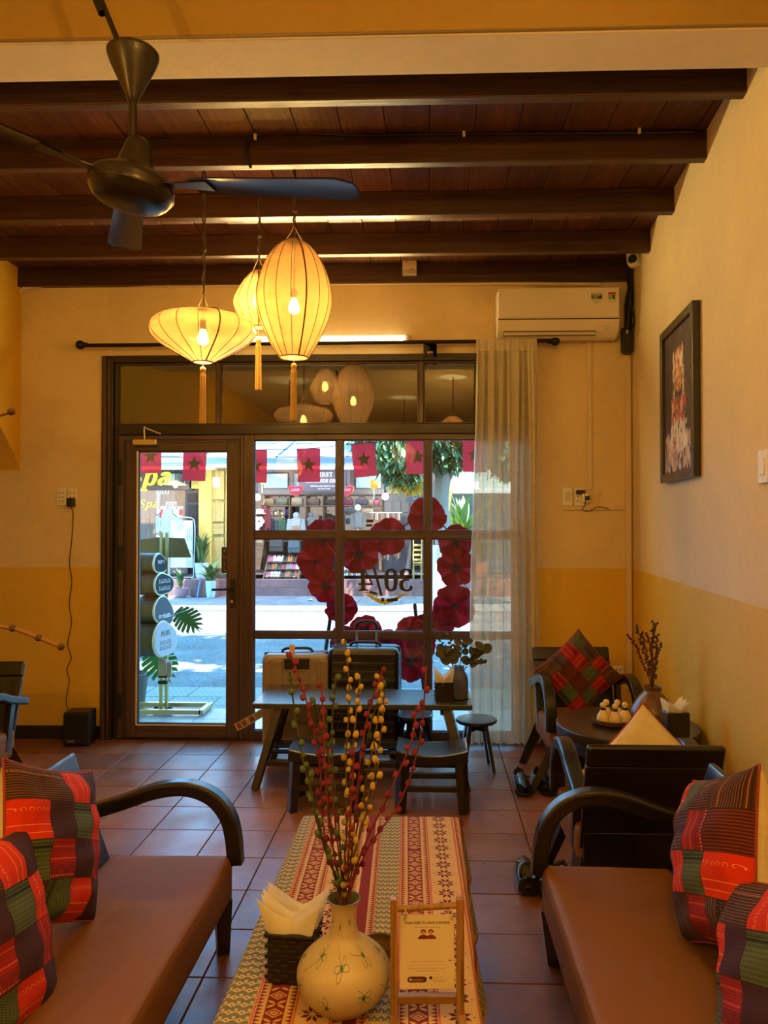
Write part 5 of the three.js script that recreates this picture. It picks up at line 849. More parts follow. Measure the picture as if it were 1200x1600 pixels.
const font = await new FontLoader().loadAsync('fonts/droid/droid_sans_bold.typeface.json'), serif = await new FontLoader().loadAsync('fonts/droid/droid_serif_bold.typeface.json');
function letters(s, size, depth, f = font, slant = 0, sx = 1) { const g = new TextGeometry(s, { font: f, size, depth, curveSegments: 5, bevelEnabled: false }); g.computeBoundingBox(); const b = g.boundingBox; g.translate(-(b.min.x + b.max.x) / 2, -(b.min.y + b.max.y) / 2, 0); if (slant || sx !== 1) g.applyMatrix4(new THREE.Matrix4().set(sx, slant, 0, 0, 0, 1, 0, 0, 0, 0, 1, 0, 0, 0, 0, 1)); return g; }
function mirrored(g) { g = g.index ? g.toNonIndexed() : g; const p = g.attributes.position; for (let i = 0; i < p.count; i++) p.setX(i, -p.getX(i)); for (let i = 0; i < p.count; i += 3) for (const k of ['position', 'normal', 'uv']) { const a = g.attributes[k], n = a.itemSize; for (let q = 0; q < n; q++) { const t = a.array[i * n + q]; a.array[i * n + q] = a.array[(i + 1) * n + q]; a.array[(i + 1) * n + q] = t; } } g.computeVertexNormals(); return g; }

{ // signs on our own glass
  const t = thing('window_lettering', 'black 30/4 sticker lettering on the window, seen reversed from inside', 'sticker', [-.3, 1.101, -5.298]);
  const ink = std({ color: RGB(0.02, 0.016, 0.022), roughness: 0.6 });
  for (const [s, px] of [['3', 634], ['0', 611], ['/', 590], ['4', 571]]) obj('letter', mirrored(letters(s, s === '/' ? 0.165 : 0.155, 0.002, serif, 0, s === '/' ? 1.1 : 0.9)).translate((px - 604) / 226.5, s === '/' ? -0.01 : 0, 0), ink, t);
  const r = thing('ribbon_sticker', 'two crossed yellow paper strips with dark bars stuck on the window under the lettering', 'sticker', [-.305, 0.978, -5.297]), ym = phy({ color: RGB(0.85, 0.6, 0.03), roughness: 0.7, transmission: 0.35, thickness: 0 });
  obj('strip', extrude(strip([[-0.13, 0.02], [-0.05, -0.02], [0.03, -0.022], [0.15, 0.035]], 0.006, 24, 0.006).map(([x, y], i, a) => { const k = i < 25 ? i / 24 : (49 - i) / 24, s = i < 25 ? 1 : -1; return [x, y + s * 0.014 * Math.sin(Math.PI * k)]; }), 0.003, 0), ym, r);
  obj('strip', extrude([[-0.18, 0.042], [-0.1, 0.04], [-0.02, 0.012], [-0.06, 0.016], [-0.12, 0.026]], 0.003, 0), ym, r);
  obj('bar', [mv(box(0.075, 0.02, 0.002, 0, 0, 0, 0), 0.045, -0.014, 0.003, 0, 0, 0.07), mv(box(0.018, 0.024, 0.002, 0, 0, 0, 0), -0.022, -0.014, 0.003), mv(box(0.055, 0.014, 0.002, 0, 0, 0, 0), -0.085, 0.034, 0.003, 0, 0, -0.28)], MAT.blackPlastic, r);
  one('tape_sticker', [box(0.05, 0.02, 0.002, -.416, 1.508, -5.297, 0), box(0.042, 0.017, 0.002, -.42, 1.477, -5.297, 0)], MAT.blackPlastic, 'two short black tapes on the glass over the middle pane', 'sticker');
  const s = thing('pull_sign', 'narrow dark sign reading PULL fixed on the door glass by the handle', 'sign', [-1.421, 1.237, -5.285]);
  obj('plate', box(0.048, 0.178, 0.006, 0, 0, 0, 0.006), std({ color: RGB(0.06, 0.055, 0.055), roughness: 0.6 }), s);
  'PULL'.split('').forEach((c, i) => obj('letter', letters(c, 0.027, 0.002).translate(0, 0.062 - i * 0.041, 0.003), std({ color: RGB(0.3, 0.28, 0.25), roughness: 0.6 }), s));
}

{ // wreath of red crepe poppies on an easel behind the glass
  const z = -5.62, t = thing('poppy_wreath', 'ring of big red crepe-paper poppies on an easel behind the window', 'wreath', [0, 0, z]);
  seed = 41;
  const reds = [RGB(0.29, 0.006, 0.016), RGB(0.24, 0.005, 0.014), RGB(0.35, 0.008, 0.018)].map((c) => phy({ color: c, roughness: 0.95, specularIntensity: 0.25, transmission: 0.26, thickness: 0, side: THREE.DoubleSide }));
  const core = std({ color: RGB(0.02, 0.012, 0.018), roughness: 0.9 });
  const petal = (k) => sheet((u, v) => { const a = (u - 0.5) * 2.1, r = 0.01 + v * (1 + 0.05 * Math.sin(u * 9 + k) + 0.03 * Math.sin(u * 23 + k * 2)), ruf = 0.05 * v * v * Math.sin(u * 16 + k) + 0.018 * Math.sin(u * 40 + k * 3) * v; return [r * Math.sin(a), r * Math.cos(a), 0.25 * v - 0.3 * v * v * Math.cos(a * 1.6) * 0.6 + ruf, u, v]; }, 26, 8);
  const petals = [0, 1, 2].map(petal), fil = []; for (let k = 0; k < 26; k++) { const a = k * 0.2417; fil.push(rod([0, 0, 0.06], [0.36 * Math.cos(a), 0.36 * Math.sin(a), 0.16], 0.014, 4)); } fil.push(ball(0.16, 0, 0, 0.08, 12).scale(1, 1, 0.6));
  const coreG = join(fil);
  const spots = [[505, 841, 31], [494, 878, 28], [508, 916, 25], [533, 951, 24], [561, 865, 29], [607, 838, 28], [666, 807, 29], [712, 846, 26], [713, 886, 29], [709, 947, 32], [672, 976, 22], [640, 985, 23], [642, 1033, 30], [658, 1008, 22], [572, 987, 25], [540, 1000, 24], [604, 1006, 22], [690, 975, 20]];
  spots.forEach(([px, py, r], i) => {
    const f = new THREE.Group(); f.name = 'poppy'; const k = 5.62 / 1200; f.position.set((px - 672) * k, 1.49 - (py - 818) * k, rr(-0.03, 0.03)); f.scale.setScalar(r * k * 1.02); f.rotation.set(rr(-0.25, 0.25), rr(-0.25, 0.25) + (i % 4 === 1 ? Math.PI : 0), rr(0, 6)); t.add(f);
    for (let q = 0; q < 5; q++) { const p = obj('petal', petals[(q + i) % 3], reds[(q + i) % 3], f); p.rotation.z = q * 1.2566 + rr(-0.1, 0.1); p.position.z = (q % 2) * 0.03; }
    obj('flower_center', coreG, core, f);
  });
  obj('ring_frame', tube(spots.slice(0, 18).map(([px, py]) => [px, py]).sort((a, b) => Math.atan2(a[1] - 925, a[0] - 608) - Math.atan2(b[1] - 925, b[0] - 608)).map(([px, py]) => [(px - 672) * 0.004683, 1.49 - (py - 818) * 0.004683, -0.02]), 0.006, 90, 6, true), MAT.iron, t);
  const e = thing('easel', 'thin black easel holding the poppy wreath', 'easel', [0, 0, z - 0.06]);
  obj('leg', rod([-.114, 0.9, 0], [-.019, 0, 0.02], 0.014, 8), MAT.iron, e); obj('leg', rod([-.724, 0.9, 0], [-.849, 0, 0.02], 0.014, 8), MAT.iron, e); obj('leg', rod([-.438, 0.66, -0.01], [-.399, 0, -0.4], 0.014, 8), MAT.iron, e);
  obj('crossbar', [rod([-.782, 0.66, 0], [-.081, 0.66, 0], 0.01, 8), box(0.2, 0.02, 0.03, -.081, 0.48, 0.01, 0.003)], MAT.iron, e);
}

{ // red flags with a yellow star on a string
  const z = -6.25, k = 6.25 / 1200, Yp = (py) => 1.49 - (py - 818) * k, Xp = (px) => (px - 672) * k;
  one('flag_string', tube([[Xp(190), Yp(703), z], [Xp(300), Yp(704), z], [Xp(402), Yp(702), z], [Xp(481), Yp(700), z], [Xp(566), Yp(692), z], [Xp(650), Yp(688), z], [Xp(740), Yp(685), z], [Xp(830), Yp(680), z]], 0.003, 80, 5), MAT.iron, 'thin string carrying the row of red flags outside', 'string');
  const cloth = phy({ color: RGB(0.75, 0.025, 0.035), roughness: 0.9, transmission: 0.6, thickness: 0, side: THREE.DoubleSide }), gold = phy({ color: RGB(0.42, 0.2, 0.03), roughness: 0.9, transmission: 0.3, thickness: 0, side: THREE.DoubleSide });
  const star = () => { const a = []; for (let i = 0; i < 10; i++) { const r = i % 2 ? 0.025 : 0.063, b = Math.PI / 2 + i * Math.PI / 5; a.push([r * Math.cos(b), r * Math.sin(b)]); } return a; };
  const list = [[229, 686, 0.03, 'leftmost, cut by the door edge'], [301, 698, -0.03, 'in the door glass, second from the left'], [397, 701, 0, 'third from the left, half behind the door post'], [481, 700, 0.01, 'fourth from the left, in the first window pane'], [566, 692, 0.1, 'tilted, over the reflected lantern'], [653, 688, 0.0, 'sixth from the left, before the tree'], [742, 685, -0.02, 'rightmost, partly behind the curtain']];
  list.forEach(([px, py, r, w], i) => {
    const t = thing('red_flag', 'small red flag with a yellow star, ' + w, 'flag', [Xp(px), Yp(py), z], 0, 'red flags on the string'); t.rotation.z = r;
    const wv = (x, y) => 0.008 * Math.sin(x * 20 + i * 2) + 0.02 * y * Math.sin(y * 9 + i);
    obj('cloth', sheet((u, v) => { const x = (u - 0.5) * 0.195 * (1 - 0.04 * v), y = -0.275 * v; return [x, y, wv(x, y)]; }, 12, 14), cloth, t);
    obj('star', [1, -1].map((s) => extrude(star(), 0.0015, 0).translate(0, -0.135, wv(0, -0.135) + s * 0.004)), gold, t);
  });
}

{ // lit sign stand on the porch
  const t = thing('sign_stand', 'brass floor stand stacked with rounded dark light boxes reading TOP 1 and 19 YEARS', 'sign', [-2.103, 0, -6.02]);
  const k = 6.02 / 1200, bz = wood(0.1, 0.055, 0.03, 0.45), rim = std({ color: RGB(0.65, 0.58, 0.4), roughness: 0.35, metalness: 0.6 });
  obj('base_frame', [box(0.62, 0.035, 0.04, 0.02, 0.03, 0.1, 0.004), box(0.62, 0.035, 0.04, 0.02, 0.03, -0.14, 0.004), box(0.04, 0.035, 0.28, 0.33, 0.03, -0.02, 0.004), box(0.04, 0.035, 0.28, -0.29, 0.03, -0.02, 0.004)], MAT.brass, t);
  obj('post', [box(0.022, 1.4, 0.03, -0.022, 0.72, 0, 0.003), box(0.022, 1.4, 0.03, 0.022, 0.72, 0, 0.003)], MAT.brass, t);
  obj('post_foot', [box(0.14, 0.014, 0.1, 0, 0.012, 0, 0.004), ball(0.025, 0.06, 0.03, 0.03, 10), ball(0.02, -0.06, 0.03, 0.0, 10)], MAT.iron, t);
  obj('card_box', [box(0.06, 0.13, 0.04, 0.0, 0.36, 0.03, 0.004), box(0.035, 0.12, 0.02, 0.055, 0.34, 0.03, 0.003)], std({ color: RGB(0.35, 0.33, 0.28), roughness: 0.5 }), t);
  obj('clamp', [box(0.07, 0.025, 0.05, 0.0, 0.24, 0.01, 0.004), box(0.07, 0.025, 0.05, 0.0, 0.29, 0.01, 0.004)], MAT.iron, t);
  const egg = (w, h, n, e) => { const a = []; for (let i = 0; i < 36; i++) { const b = i / 36 * Math.PI * 2, r = 1 + 0.16 * Math.cos(b * 2 + n) + 0.07 * Math.cos(b * 3 + n * 2); a.push([w / 2 * r * Math.cos(b), h / 2 * r * Math.sin(b)]); } return a; };
  const panel = (py0, py1, px, w, n, text, col, ink, small) => {
    const h = (py1 - py0) * k, g = new THREE.Group(); g.name = 'light_box'; g.position.set((px - 257) * k, 1.49 - ((py0 + py1) / 2 - 818) * k, 0.1); g.rotation.y = 1.36; t.add(g);
    obj('case', extrude(egg(w, h, n), 0.16, 0.006).translate(0, 0, -0.08), bz, g); obj('rim', extrude(egg(w + 0.006, h + 0.006, n), 0.014, 0.004).translate(0, 0, 0.004), rim, g);
    const f = egg(w - 0.02, h - 0.02, n); obj('face', extrude(f, 0.006, 0.001).translate(0, 0, 0.011), std({ color: col, roughness: 0.75 }), g);
    text.forEach(([s, size, y, sl]) => obj('lettering', letters(s, size, 0.002, font, sl ?? 0).translate(0, y, 0.0145), std({ color: ink, roughness: 0.5 }), g));
    for (const y of small) { const bits = []; for (let q = 0; q < 8; q++) { const x = -0.075 + q * 0.021; bits.push(mv(box(0.003, 0.034, 0.002, 0, 0, 0, 0), x, y, 0.0145, 0, 0, -0.35), box(0.014, 0.003, 0.002, x + 0.004, y + 0.012 - 0.01 * (q % 3), 0.0145, 0), box(0.011, 0.003, 0.002, x + 0.005, y - 0.012, 0.0145, 0)); } obj('lettering', bits, std({ color: ink, roughness: 0.5 }), g); }
  };
  const dk = RGB(0.02, 0.02, 0.022), wh = RGB(0.8, 0.8, 0.8);
  panel(863, 898, 256, 0.17, 0.5, [['TOP 1', 0.026, 0.015]], dk, wh, []); panel(892, 932, 262, 0.24, 0.2, [], dk, wh, [0.025, -0.03]);
  panel(929, 979, 262, 0.25, 0.9, [['19 YEARS', 0.028, -0.035]], RGB(0.1, 0.1, 0.105), wh, []); panel(966, 1029, 264, 0.29, 0.4, [['PLUS', 0.04, 0.05]], RGB(0.5, 0.5, 0.5), RGB(0.2, 0.2, 0.2), [-0.02, -0.06]);
  obj('hood', mv(extrude([[-0.24, -0.08], [0.22, -0.08], [0.14, 0.09], [-0.08, 0.1], [-0.24, 0.075]], 0.012, 0.003), -0.02, 1.29, -0.09, -0.5, 0, 0), phy({ color: RGB(0.14, 0.125, 0.04), roughness: 0.4, clearcoat: 0.4 }), t);
}
{ // monstera: leaves with deep cuts
  const t = thing('monstera_plant', 'monstera with deeply cut green leaves in a pot beside the sign stand', 'plant', [-2.475, 0, -6.3]);
  obj('pot', lathe([[0.0001, 0], [0.11, 0], [0.14, 0.24], [0.15, 0.25], [0.13, 0.25], [0.12, 0.2], [0.0001, 0.2]], 28), std({ color: RGB(0.12, 0.1, 0.09), roughness: 0.6 }), t);
  const lm = [RGB(0.06, 0.2, 0.04), RGB(0.09, 0.32, 0.05)].map((c) => phy({ color: c, roughness: 0.4, transmission: 0.35, thickness: 0, side: THREE.DoubleSide }));
  const outline = []; for (let s = 1; s >= -1; s -= 2) { const half = []; for (let i = 0; i <= 7; i++) { const v = i / 7, w = 0.15 * Math.sin(Math.PI * Math.min(1, v * 0.8 + 0.16)); half.push([w, -0.3 * v + 0.03 - 0.05 * v], [w * 1.02, -0.3 * v - 0.005 - 0.05 * v], [w * 0.25, -0.3 * v + 0.005]); } outline.push(...(s > 0 ? half : half.reverse().map(([a, b]) => [-a, b]))); }
  const lg = extrude(outline, 0.003, 0);
  for (const [px, py, pz, rx, rz, sc, m] of [[236, 1018, 6.2, 0.2, 0.35, 0.95, 1], [276, 958, 6.35, -0.5, 0.95, 0.75, 0], [205, 985, 6.4, 0.1, -0.2, 0.9, 0], [190, 930, 6.3, 0.3, -0.4, 0.9, 1]]) {
    const k = pz / 1200, x = (px - 672) * k - (-2.475), y = 1.49 - (py - 818) * k, z = 6.3 - pz;
    obj('stem', tube([[0, 0.2, 0], [x * 0.3, y * 0.6 + 0.1, z * 0.5], [x, y, z]], 0.006, 20, 6), lm[0], t);
    const l = obj('leaf', lg, lm[m], t); l.position.set(x, y, z); l.rotation.set(rx, 0.2, rz); l.scale.setScalar(sc);
  }
}

// ---------------------------------------------------------------- street trees
function leaves(name, n, place, size, mats, parent, s0) {
  seed = s0; const g = sheet((u, v) => { const s = (u - 0.5) * 2, w = 0.17 * Math.sin(Math.PI * Math.min(1, v * 0.96 + 0.02)); return [s * w, -v, 0.05 * s * s + 0.12 * v * v]; }, 2, 4);
  mats.forEach((m, k) => {
    const c = Math.floor(n / mats.length), im = new THREE.InstancedMesh(g, m, c), o = new THREE.Object3D();
    for (let i = 0; i < c; i++) { const p = place(); o.position.set(...p); o.rotation.set(rr(-0.9, 0.9), rr(0, 6.3), rr(-0.7, 0.7), 'YXZ'); o.scale.setScalar(size * rr(0.6, 1.25)); o.updateMatrix(); im.setMatrixAt(i, o.matrix); }
    im.name = name; im.userData.kind = 'stuff'; shade(im); parent.add(im);
  });
}
const leafM = [RGB(0.04, 0.12, 0.045), RGB(0.06, 0.17, 0.05), RGB(0.1, 0.22, 0.07)].map((c) => phy({ color: c, roughness: 0.45, transmission: 0.4, thickness: 0, side: THREE.DoubleSide }));
{
  const z = -14, t = thing('street_tree', 'street tree with a pale sunlit trunk and green crown across the road', 'tree', [0.21, 0, z]);
  obj('trunk', tube([[0, 0, 0], [-0.02, 0.6, 0], [0.03, 1.2, 0.02], [-0.02, 1.8, 0], [0.02, 2.3, 0.02], [0.12, 2.6, 0.0]], 0.15, 30, 12), std({ color: RGB(0.42, 0.38, 0.33), roughness: 0.95, map: T.stone, bumpMap: T.stone, bumpScale: 0.03 }), t);
  obj('whitewash', mv(new THREE.CylinderGeometry(0.156, 0.165, 1.1, 16, 1, true), -0.01, 0.55, 0), std({ color: RGB(0.85, 0.84, 0.8), roughness: 0.9, map: T.stone }), t);
  obj('branch', [tube([[0.05, 2.2, 0], [0.2, 2.5, 0.1], [0.4, 2.85, 0.2], [0.5, 3.3, 0.3]], 0.075, 16, 8), tube([[0, 2.3, 0], [-0.3, 2.8, 0.2], [-0.8, 3.3, 0.4]], 0.07, 16, 8), tube([[0.1, 2.5, 0], [0.1, 3.3, -0.1], [0.2, 4.4, 0]], 0.08, 16, 8)], std({ color: RGB(0.3, 0.19, 0.13), roughness: 0.95, map: T.stone }), t);
  const clumps = [[-0.85, 2.78, 0.6, 0.55], [-0.6, 2.95, 0.2, 0.5], [-1.1, 3.2, 0.3, 0.6], [-0.35, 3.15, 0.5, 0.5], [0.15, 3.0, -0.5, 0.55], [0.0, 2.75, 0.3, 0.3], [0.5, 3.05, -0.3, 0.55], [0.9, 2.9, 0.2, 0.5], [0.2, 3.6, 0.1, 0.9], [-0.9, 3.9, 0.1, 0.9], [1.0, 3.7, 0.1, 0.9], [0.1, 4.6, 0, 1.1], [1.3, 2.7, 0.3, 0.4], [-0.7, 2.45, 0.6, 0.26]];
  leaves('foliage', 8400, () => { const c = clumps[(rnd() * clumps.length) | 0], a = rr(0, 6.28), b = Math.acos(rr(-1, 1)), r = c[3] * Math.cbrt(rr(0.2, 1)); return [c[0] + r * Math.sin(b) * Math.cos(a), c[1] + r * 0.8 * Math.cos(b), c[2] + r * Math.sin(b) * Math.sin(a)]; }, 0.22, leafM, t, 5);
  leaves('yellow_leaves', 150, () => [-0.6 + rr(-0.22, 0.22), 2.28 + rr(-0.16, 0.14), 0.5 + rr(-0.2, 0.2)], 0.22, [phy({ color: RGB(0.7, 0.48, 0.04), roughness: 0.5, transmission: 0.4, thickness: 0, side: THREE.DoubleSide })], t, 6);
  const o = thing('street_tree', 'tall street tree on this side whose crown shades the road, outside the picture', 'tree', [-5.6, 0, -6.6]);
  obj('trunk', tube([[0, 0, 0], [0.1, 2, 0], [0.3, 4, 0], [1.2, 6, 0.4]], 0.17, 24, 12), MAT.bark, o); obj('branch', [tube([[0.3, 4, 0], [2.2, 5.6, 0.3], [5, 6.6, 0.2], [8.6, 6.9, -0.2]], 0.1, 20, 8), tube([[0.4, 4.4, 0], [0.6, 5.5, -1], [1.6, 6.6, -2]], 0.09, 14, 8)], MAT.bark, o);
  const cl = []; seed = 8; for (let k = 0; k < 66; k++) cl.push([rr(-0.8, 11), rr(6.2, 8.2), rr(-1.0, 2.9), rr(0.6, 1.05)]);
  leaves('foliage', 21000, () => { const c = cl[(rnd() * cl.length) | 0], a = rr(0, 6.28), b = Math.acos(rr(-1, 1)), r = c[3] * Math.cbrt(rnd()); return [c[0] + r * Math.sin(b) * Math.cos(a), c[1] + r * 0.6 * Math.cos(b), c[2] + r * Math.sin(b) * Math.sin(a)]; }, 0.34, leafM, o, 9);
}

// ---------------------------------------------------------------- shops across the road. FZ = facade, floor of the shops stands on the plinth
const FZ = -16.2, FL = 0.345;
function slabs(px0, px1, py0, py1, d0, d1, r = 0.004) { const k = d0 / 1200; return span((px0 - 672) * k, (px1 - 672) * k, 1.49 - (py1 - 818) * k, 1.49 - (py0 - 818) * k, -d0, -d1, r); }
function globe(label, [x, y, z], r, cd, col = RGB(1, 0.95, 0.85)) {
  const t = thing('globe_lamp', label, 'lamp', [x, y, z]);
  obj('bulb', ball(r, 0, 0, 0, 16), std({ color: 0xffffff, emissive: col, emissiveIntensity: 4 }), t).castShadow = false;
  obj('cord', [cyl(0.03, 0.03, 0.06, 0, r + 0.03, 0, 10), rod([0, r, 0], [0, r + 0.8, 0], 0.008, 6)], MAT.blackPlastic, t);
  const l = new THREE.PointLight(col, cd, 0, 2); l.castShadow = true; l.shadow.radius = 3; t.add(l);
}
{ // leather shop
  const b = thing('leather_shop', 'open-fronted leather shop with dark header and shelves across the road', 'building', [0, 0, 0]);
  obj('back_wall', slabs(360, 680, 690, 906, 17.6, 17.8), std({ color: RGB(0.2, 0.155, 0.12), roughness: 0.8, map: T.wood }), b);
  obj('side_wall', [slabs(352, 358, 690, 904, 16.2, 17.8), slabs(660, 666, 690, 904, 16.2, 17.8)], pal.dark, b);
  obj('upper_wall', slabs(352, 668, 668, 734, 16.2, 16.5), std({ color: RGB(0.5, 0.58, 0.55), roughness: 0.8 }), b);
  obj('header', slabs(390, 662, 732, 772, 16.15, 16.35, 0.01), pal.slate, b);
  for (const [x0, x1] of [[408, 450], [457, 471], [512, 547], [554, 597]]) { const w = obj('header_window', slabs(x0, x1, 738, 764, 16.13, 16.2, 0.004), pal.dark, b); obj('pane', slabs(x0 + 2, x1 - 2, 740, 762, 16.115, 16.135, 0), phy({ color: RGB(0.2, 0.27, 0.3), roughness: 0.12, clearcoat: 1 }), w); }
  obj('floor', slabs(350, 665, 897, 899, 16.0, 17.8, 0.01), std({ color: RGB(0.16, 0.12, 0.12), roughness: 0.6 }), b);
  obj('pilaster', slabs(352, 392, 700, 905, 16.1, 16.4, 0.02), pal.yellow, b);
  obj('door_panel', slabs(600, 642, 772, 905, 16.5, 16.6), std({ color: RGB(0.1, 0.11, 0.13), roughness: 0.6, map: T.wood }), b);
  for (const x of [603, 617, 630]) obj('door_moulding', slabs(x, x + 9, 782, 800, 16.47, 16.52), pal.slate, b);
  const shelf = (n, x0, x1, y, d = 16.7) => obj('shelf', slabs(x0, x1, y, y + 1.6, d, 17.3, 0.002), pal.shelf, b);
  shelf(0, 410, 600, 772); shelf(0, 410, 595, 789.5); shelf(0, 412, 442, 805); shelf(0, 535, 585, 803); shelf(0, 535, 570, 818); shelf(0, 413, 530, 845);
  for (const x of [410, 450, 476, 503, 533, 596]) obj('upright', slabs(x, x + 1.6, 772, 896, 16.72, 17.3), pal.shelf, b);
  obj('display_panel', slabs(444, 466, 792, 813, 17.2, 17.3), std({ roughness: 0.6, map: canvasTex(256, 256, (g) => { seed = 3; for (let k = 0; k < 60; k++) { g.fillStyle = ['#2a58b8', '#9ad02a', '#5a3a9a', '#d8d8e0', '#e0642a', '#3a8ad0'][(rnd() * 6) | 0]; g.fillRect(rnd() * 256, rnd() * 256, 30 + rnd() * 60, 20 + rnd() * 50); } }) }), b);
}
{ // bags on the shelves: body with a flap and a strap
  const bag = (label, px0, px1, py0, py1, col, d = 16.85, strap = true) => {
    const k = d / 1200, w = (px1 - px0) * k, h = (py1 - py0) * k, t = thing('leather_bag', label, 'bag', [((px0 + px1) / 2 - 672) * k, 1.49 - (py1 - 818) * k, -d], 0, 'leather bags in the shop');
    const m = std({ color: col, roughness: 0.55, map: T.leather });
    obj('body', extrude([[-w / 2 * 0.92, 0], [w / 2 * 0.92, 0], [w / 2, h * 0.5], [w / 2 * 0.86, h * 0.82], [-w / 2 * 0.86, h * 0.82], [-w / 2, h * 0.5]], 0.12, 0.015), m, t);
    obj('flap', extrude([[-w / 2 * 0.8, h * 0.35], [w / 2 * 0.8, h * 0.35], [w / 2 * 0.88, h * 0.84], [-w / 2 * 0.88, h * 0.84]], 0.015, 0.004).translate(0, 0, 0.068), std({ color: col.clone().multiplyScalar(0.75), roughness: 0.5 }), t);
    if (strap) obj('handle', tube([[-w * 0.28, h * 0.8, 0], [-w * 0.2, h * 1.08, 0], [w * 0.2, h * 1.08, 0], [w * 0.28, h * 0.8, 0]], 0.012, 16, 6), MAT.bark, t);
  };
  const C = { tan: RGB(0.42, 0.3, 0.17), grn: RGB(0.16, 0.2, 0.16), brn: RGB(0.2, 0.14, 0.12), blk: RGB(0.05, 0.055, 0.06), red: RGB(0.3, 0.05, 0.1), nav: RGB(0.07, 0.09, 0.16), gry: RGB(0.18, 0.2, 0.2), pnk: RGB(0.8, 0.08, 0.25), bei: RGB(0.5, 0.42, 0.3) };
  bag('tan box bag at the left end of the upper shop shelf', 411, 428, 777, 789, C.tan); bag('olive handbag second on the upper shop shelf', 430, 450.5, 776, 789, C.grn); bag('beige tote bag third on the upper shop shelf', 454, 473, 775, 789, C.bei); bag('brown satchel fourth on the upper shop shelf', 477, 500, 777, 789, C.brn); bag('black satchel fifth on the upper shop shelf, by the mullion', 505, 525, 778, 789, C.blk);
  bag('dark red purse on the shop shelf right of the mullion', 536, 552, 778, 789, C.red); bag('navy handbag on the shop shelf in the middle pane', 555, 575, 778, 789, C.nav); bag('beige pouch on the shop shelf beside the pink purse', 576, 585, 778, 789, C.bei, 16.85, false); bag('small bright pink purse under the globe lamp', 584.5, 592.5, 780, 789, C.pnk, 16.75);
  bag('grey bag lying on the second shelf of the middle pane', 537, 557, 792, 803, C.gry); bag('beige bag on the second shelf of the middle pane', 565, 585, 793, 803, C.bei); bag('blue grey bag on the third shelf of the middle pane', 540, 552, 807, 818, C.nav, 16.85, false);
  bag('big slate-blue rucksack hanging over the shoe rack', 449, 469, 841, 864, RGB(0.09, 0.14, 0.18), 16.4); bag('dark shoulder bag hung low beside the rucksack', 419, 443, 840, 862, RGB(0.07, 0.075, 0.08), 16.5); bag('black bag at the far right of the left shop shelf', 500, 527, 812, 830, C.blk, 16.7); bag('brown purse on the black bench by the door post', 396, 411, 842, 853, C.tan, 16.3);
}
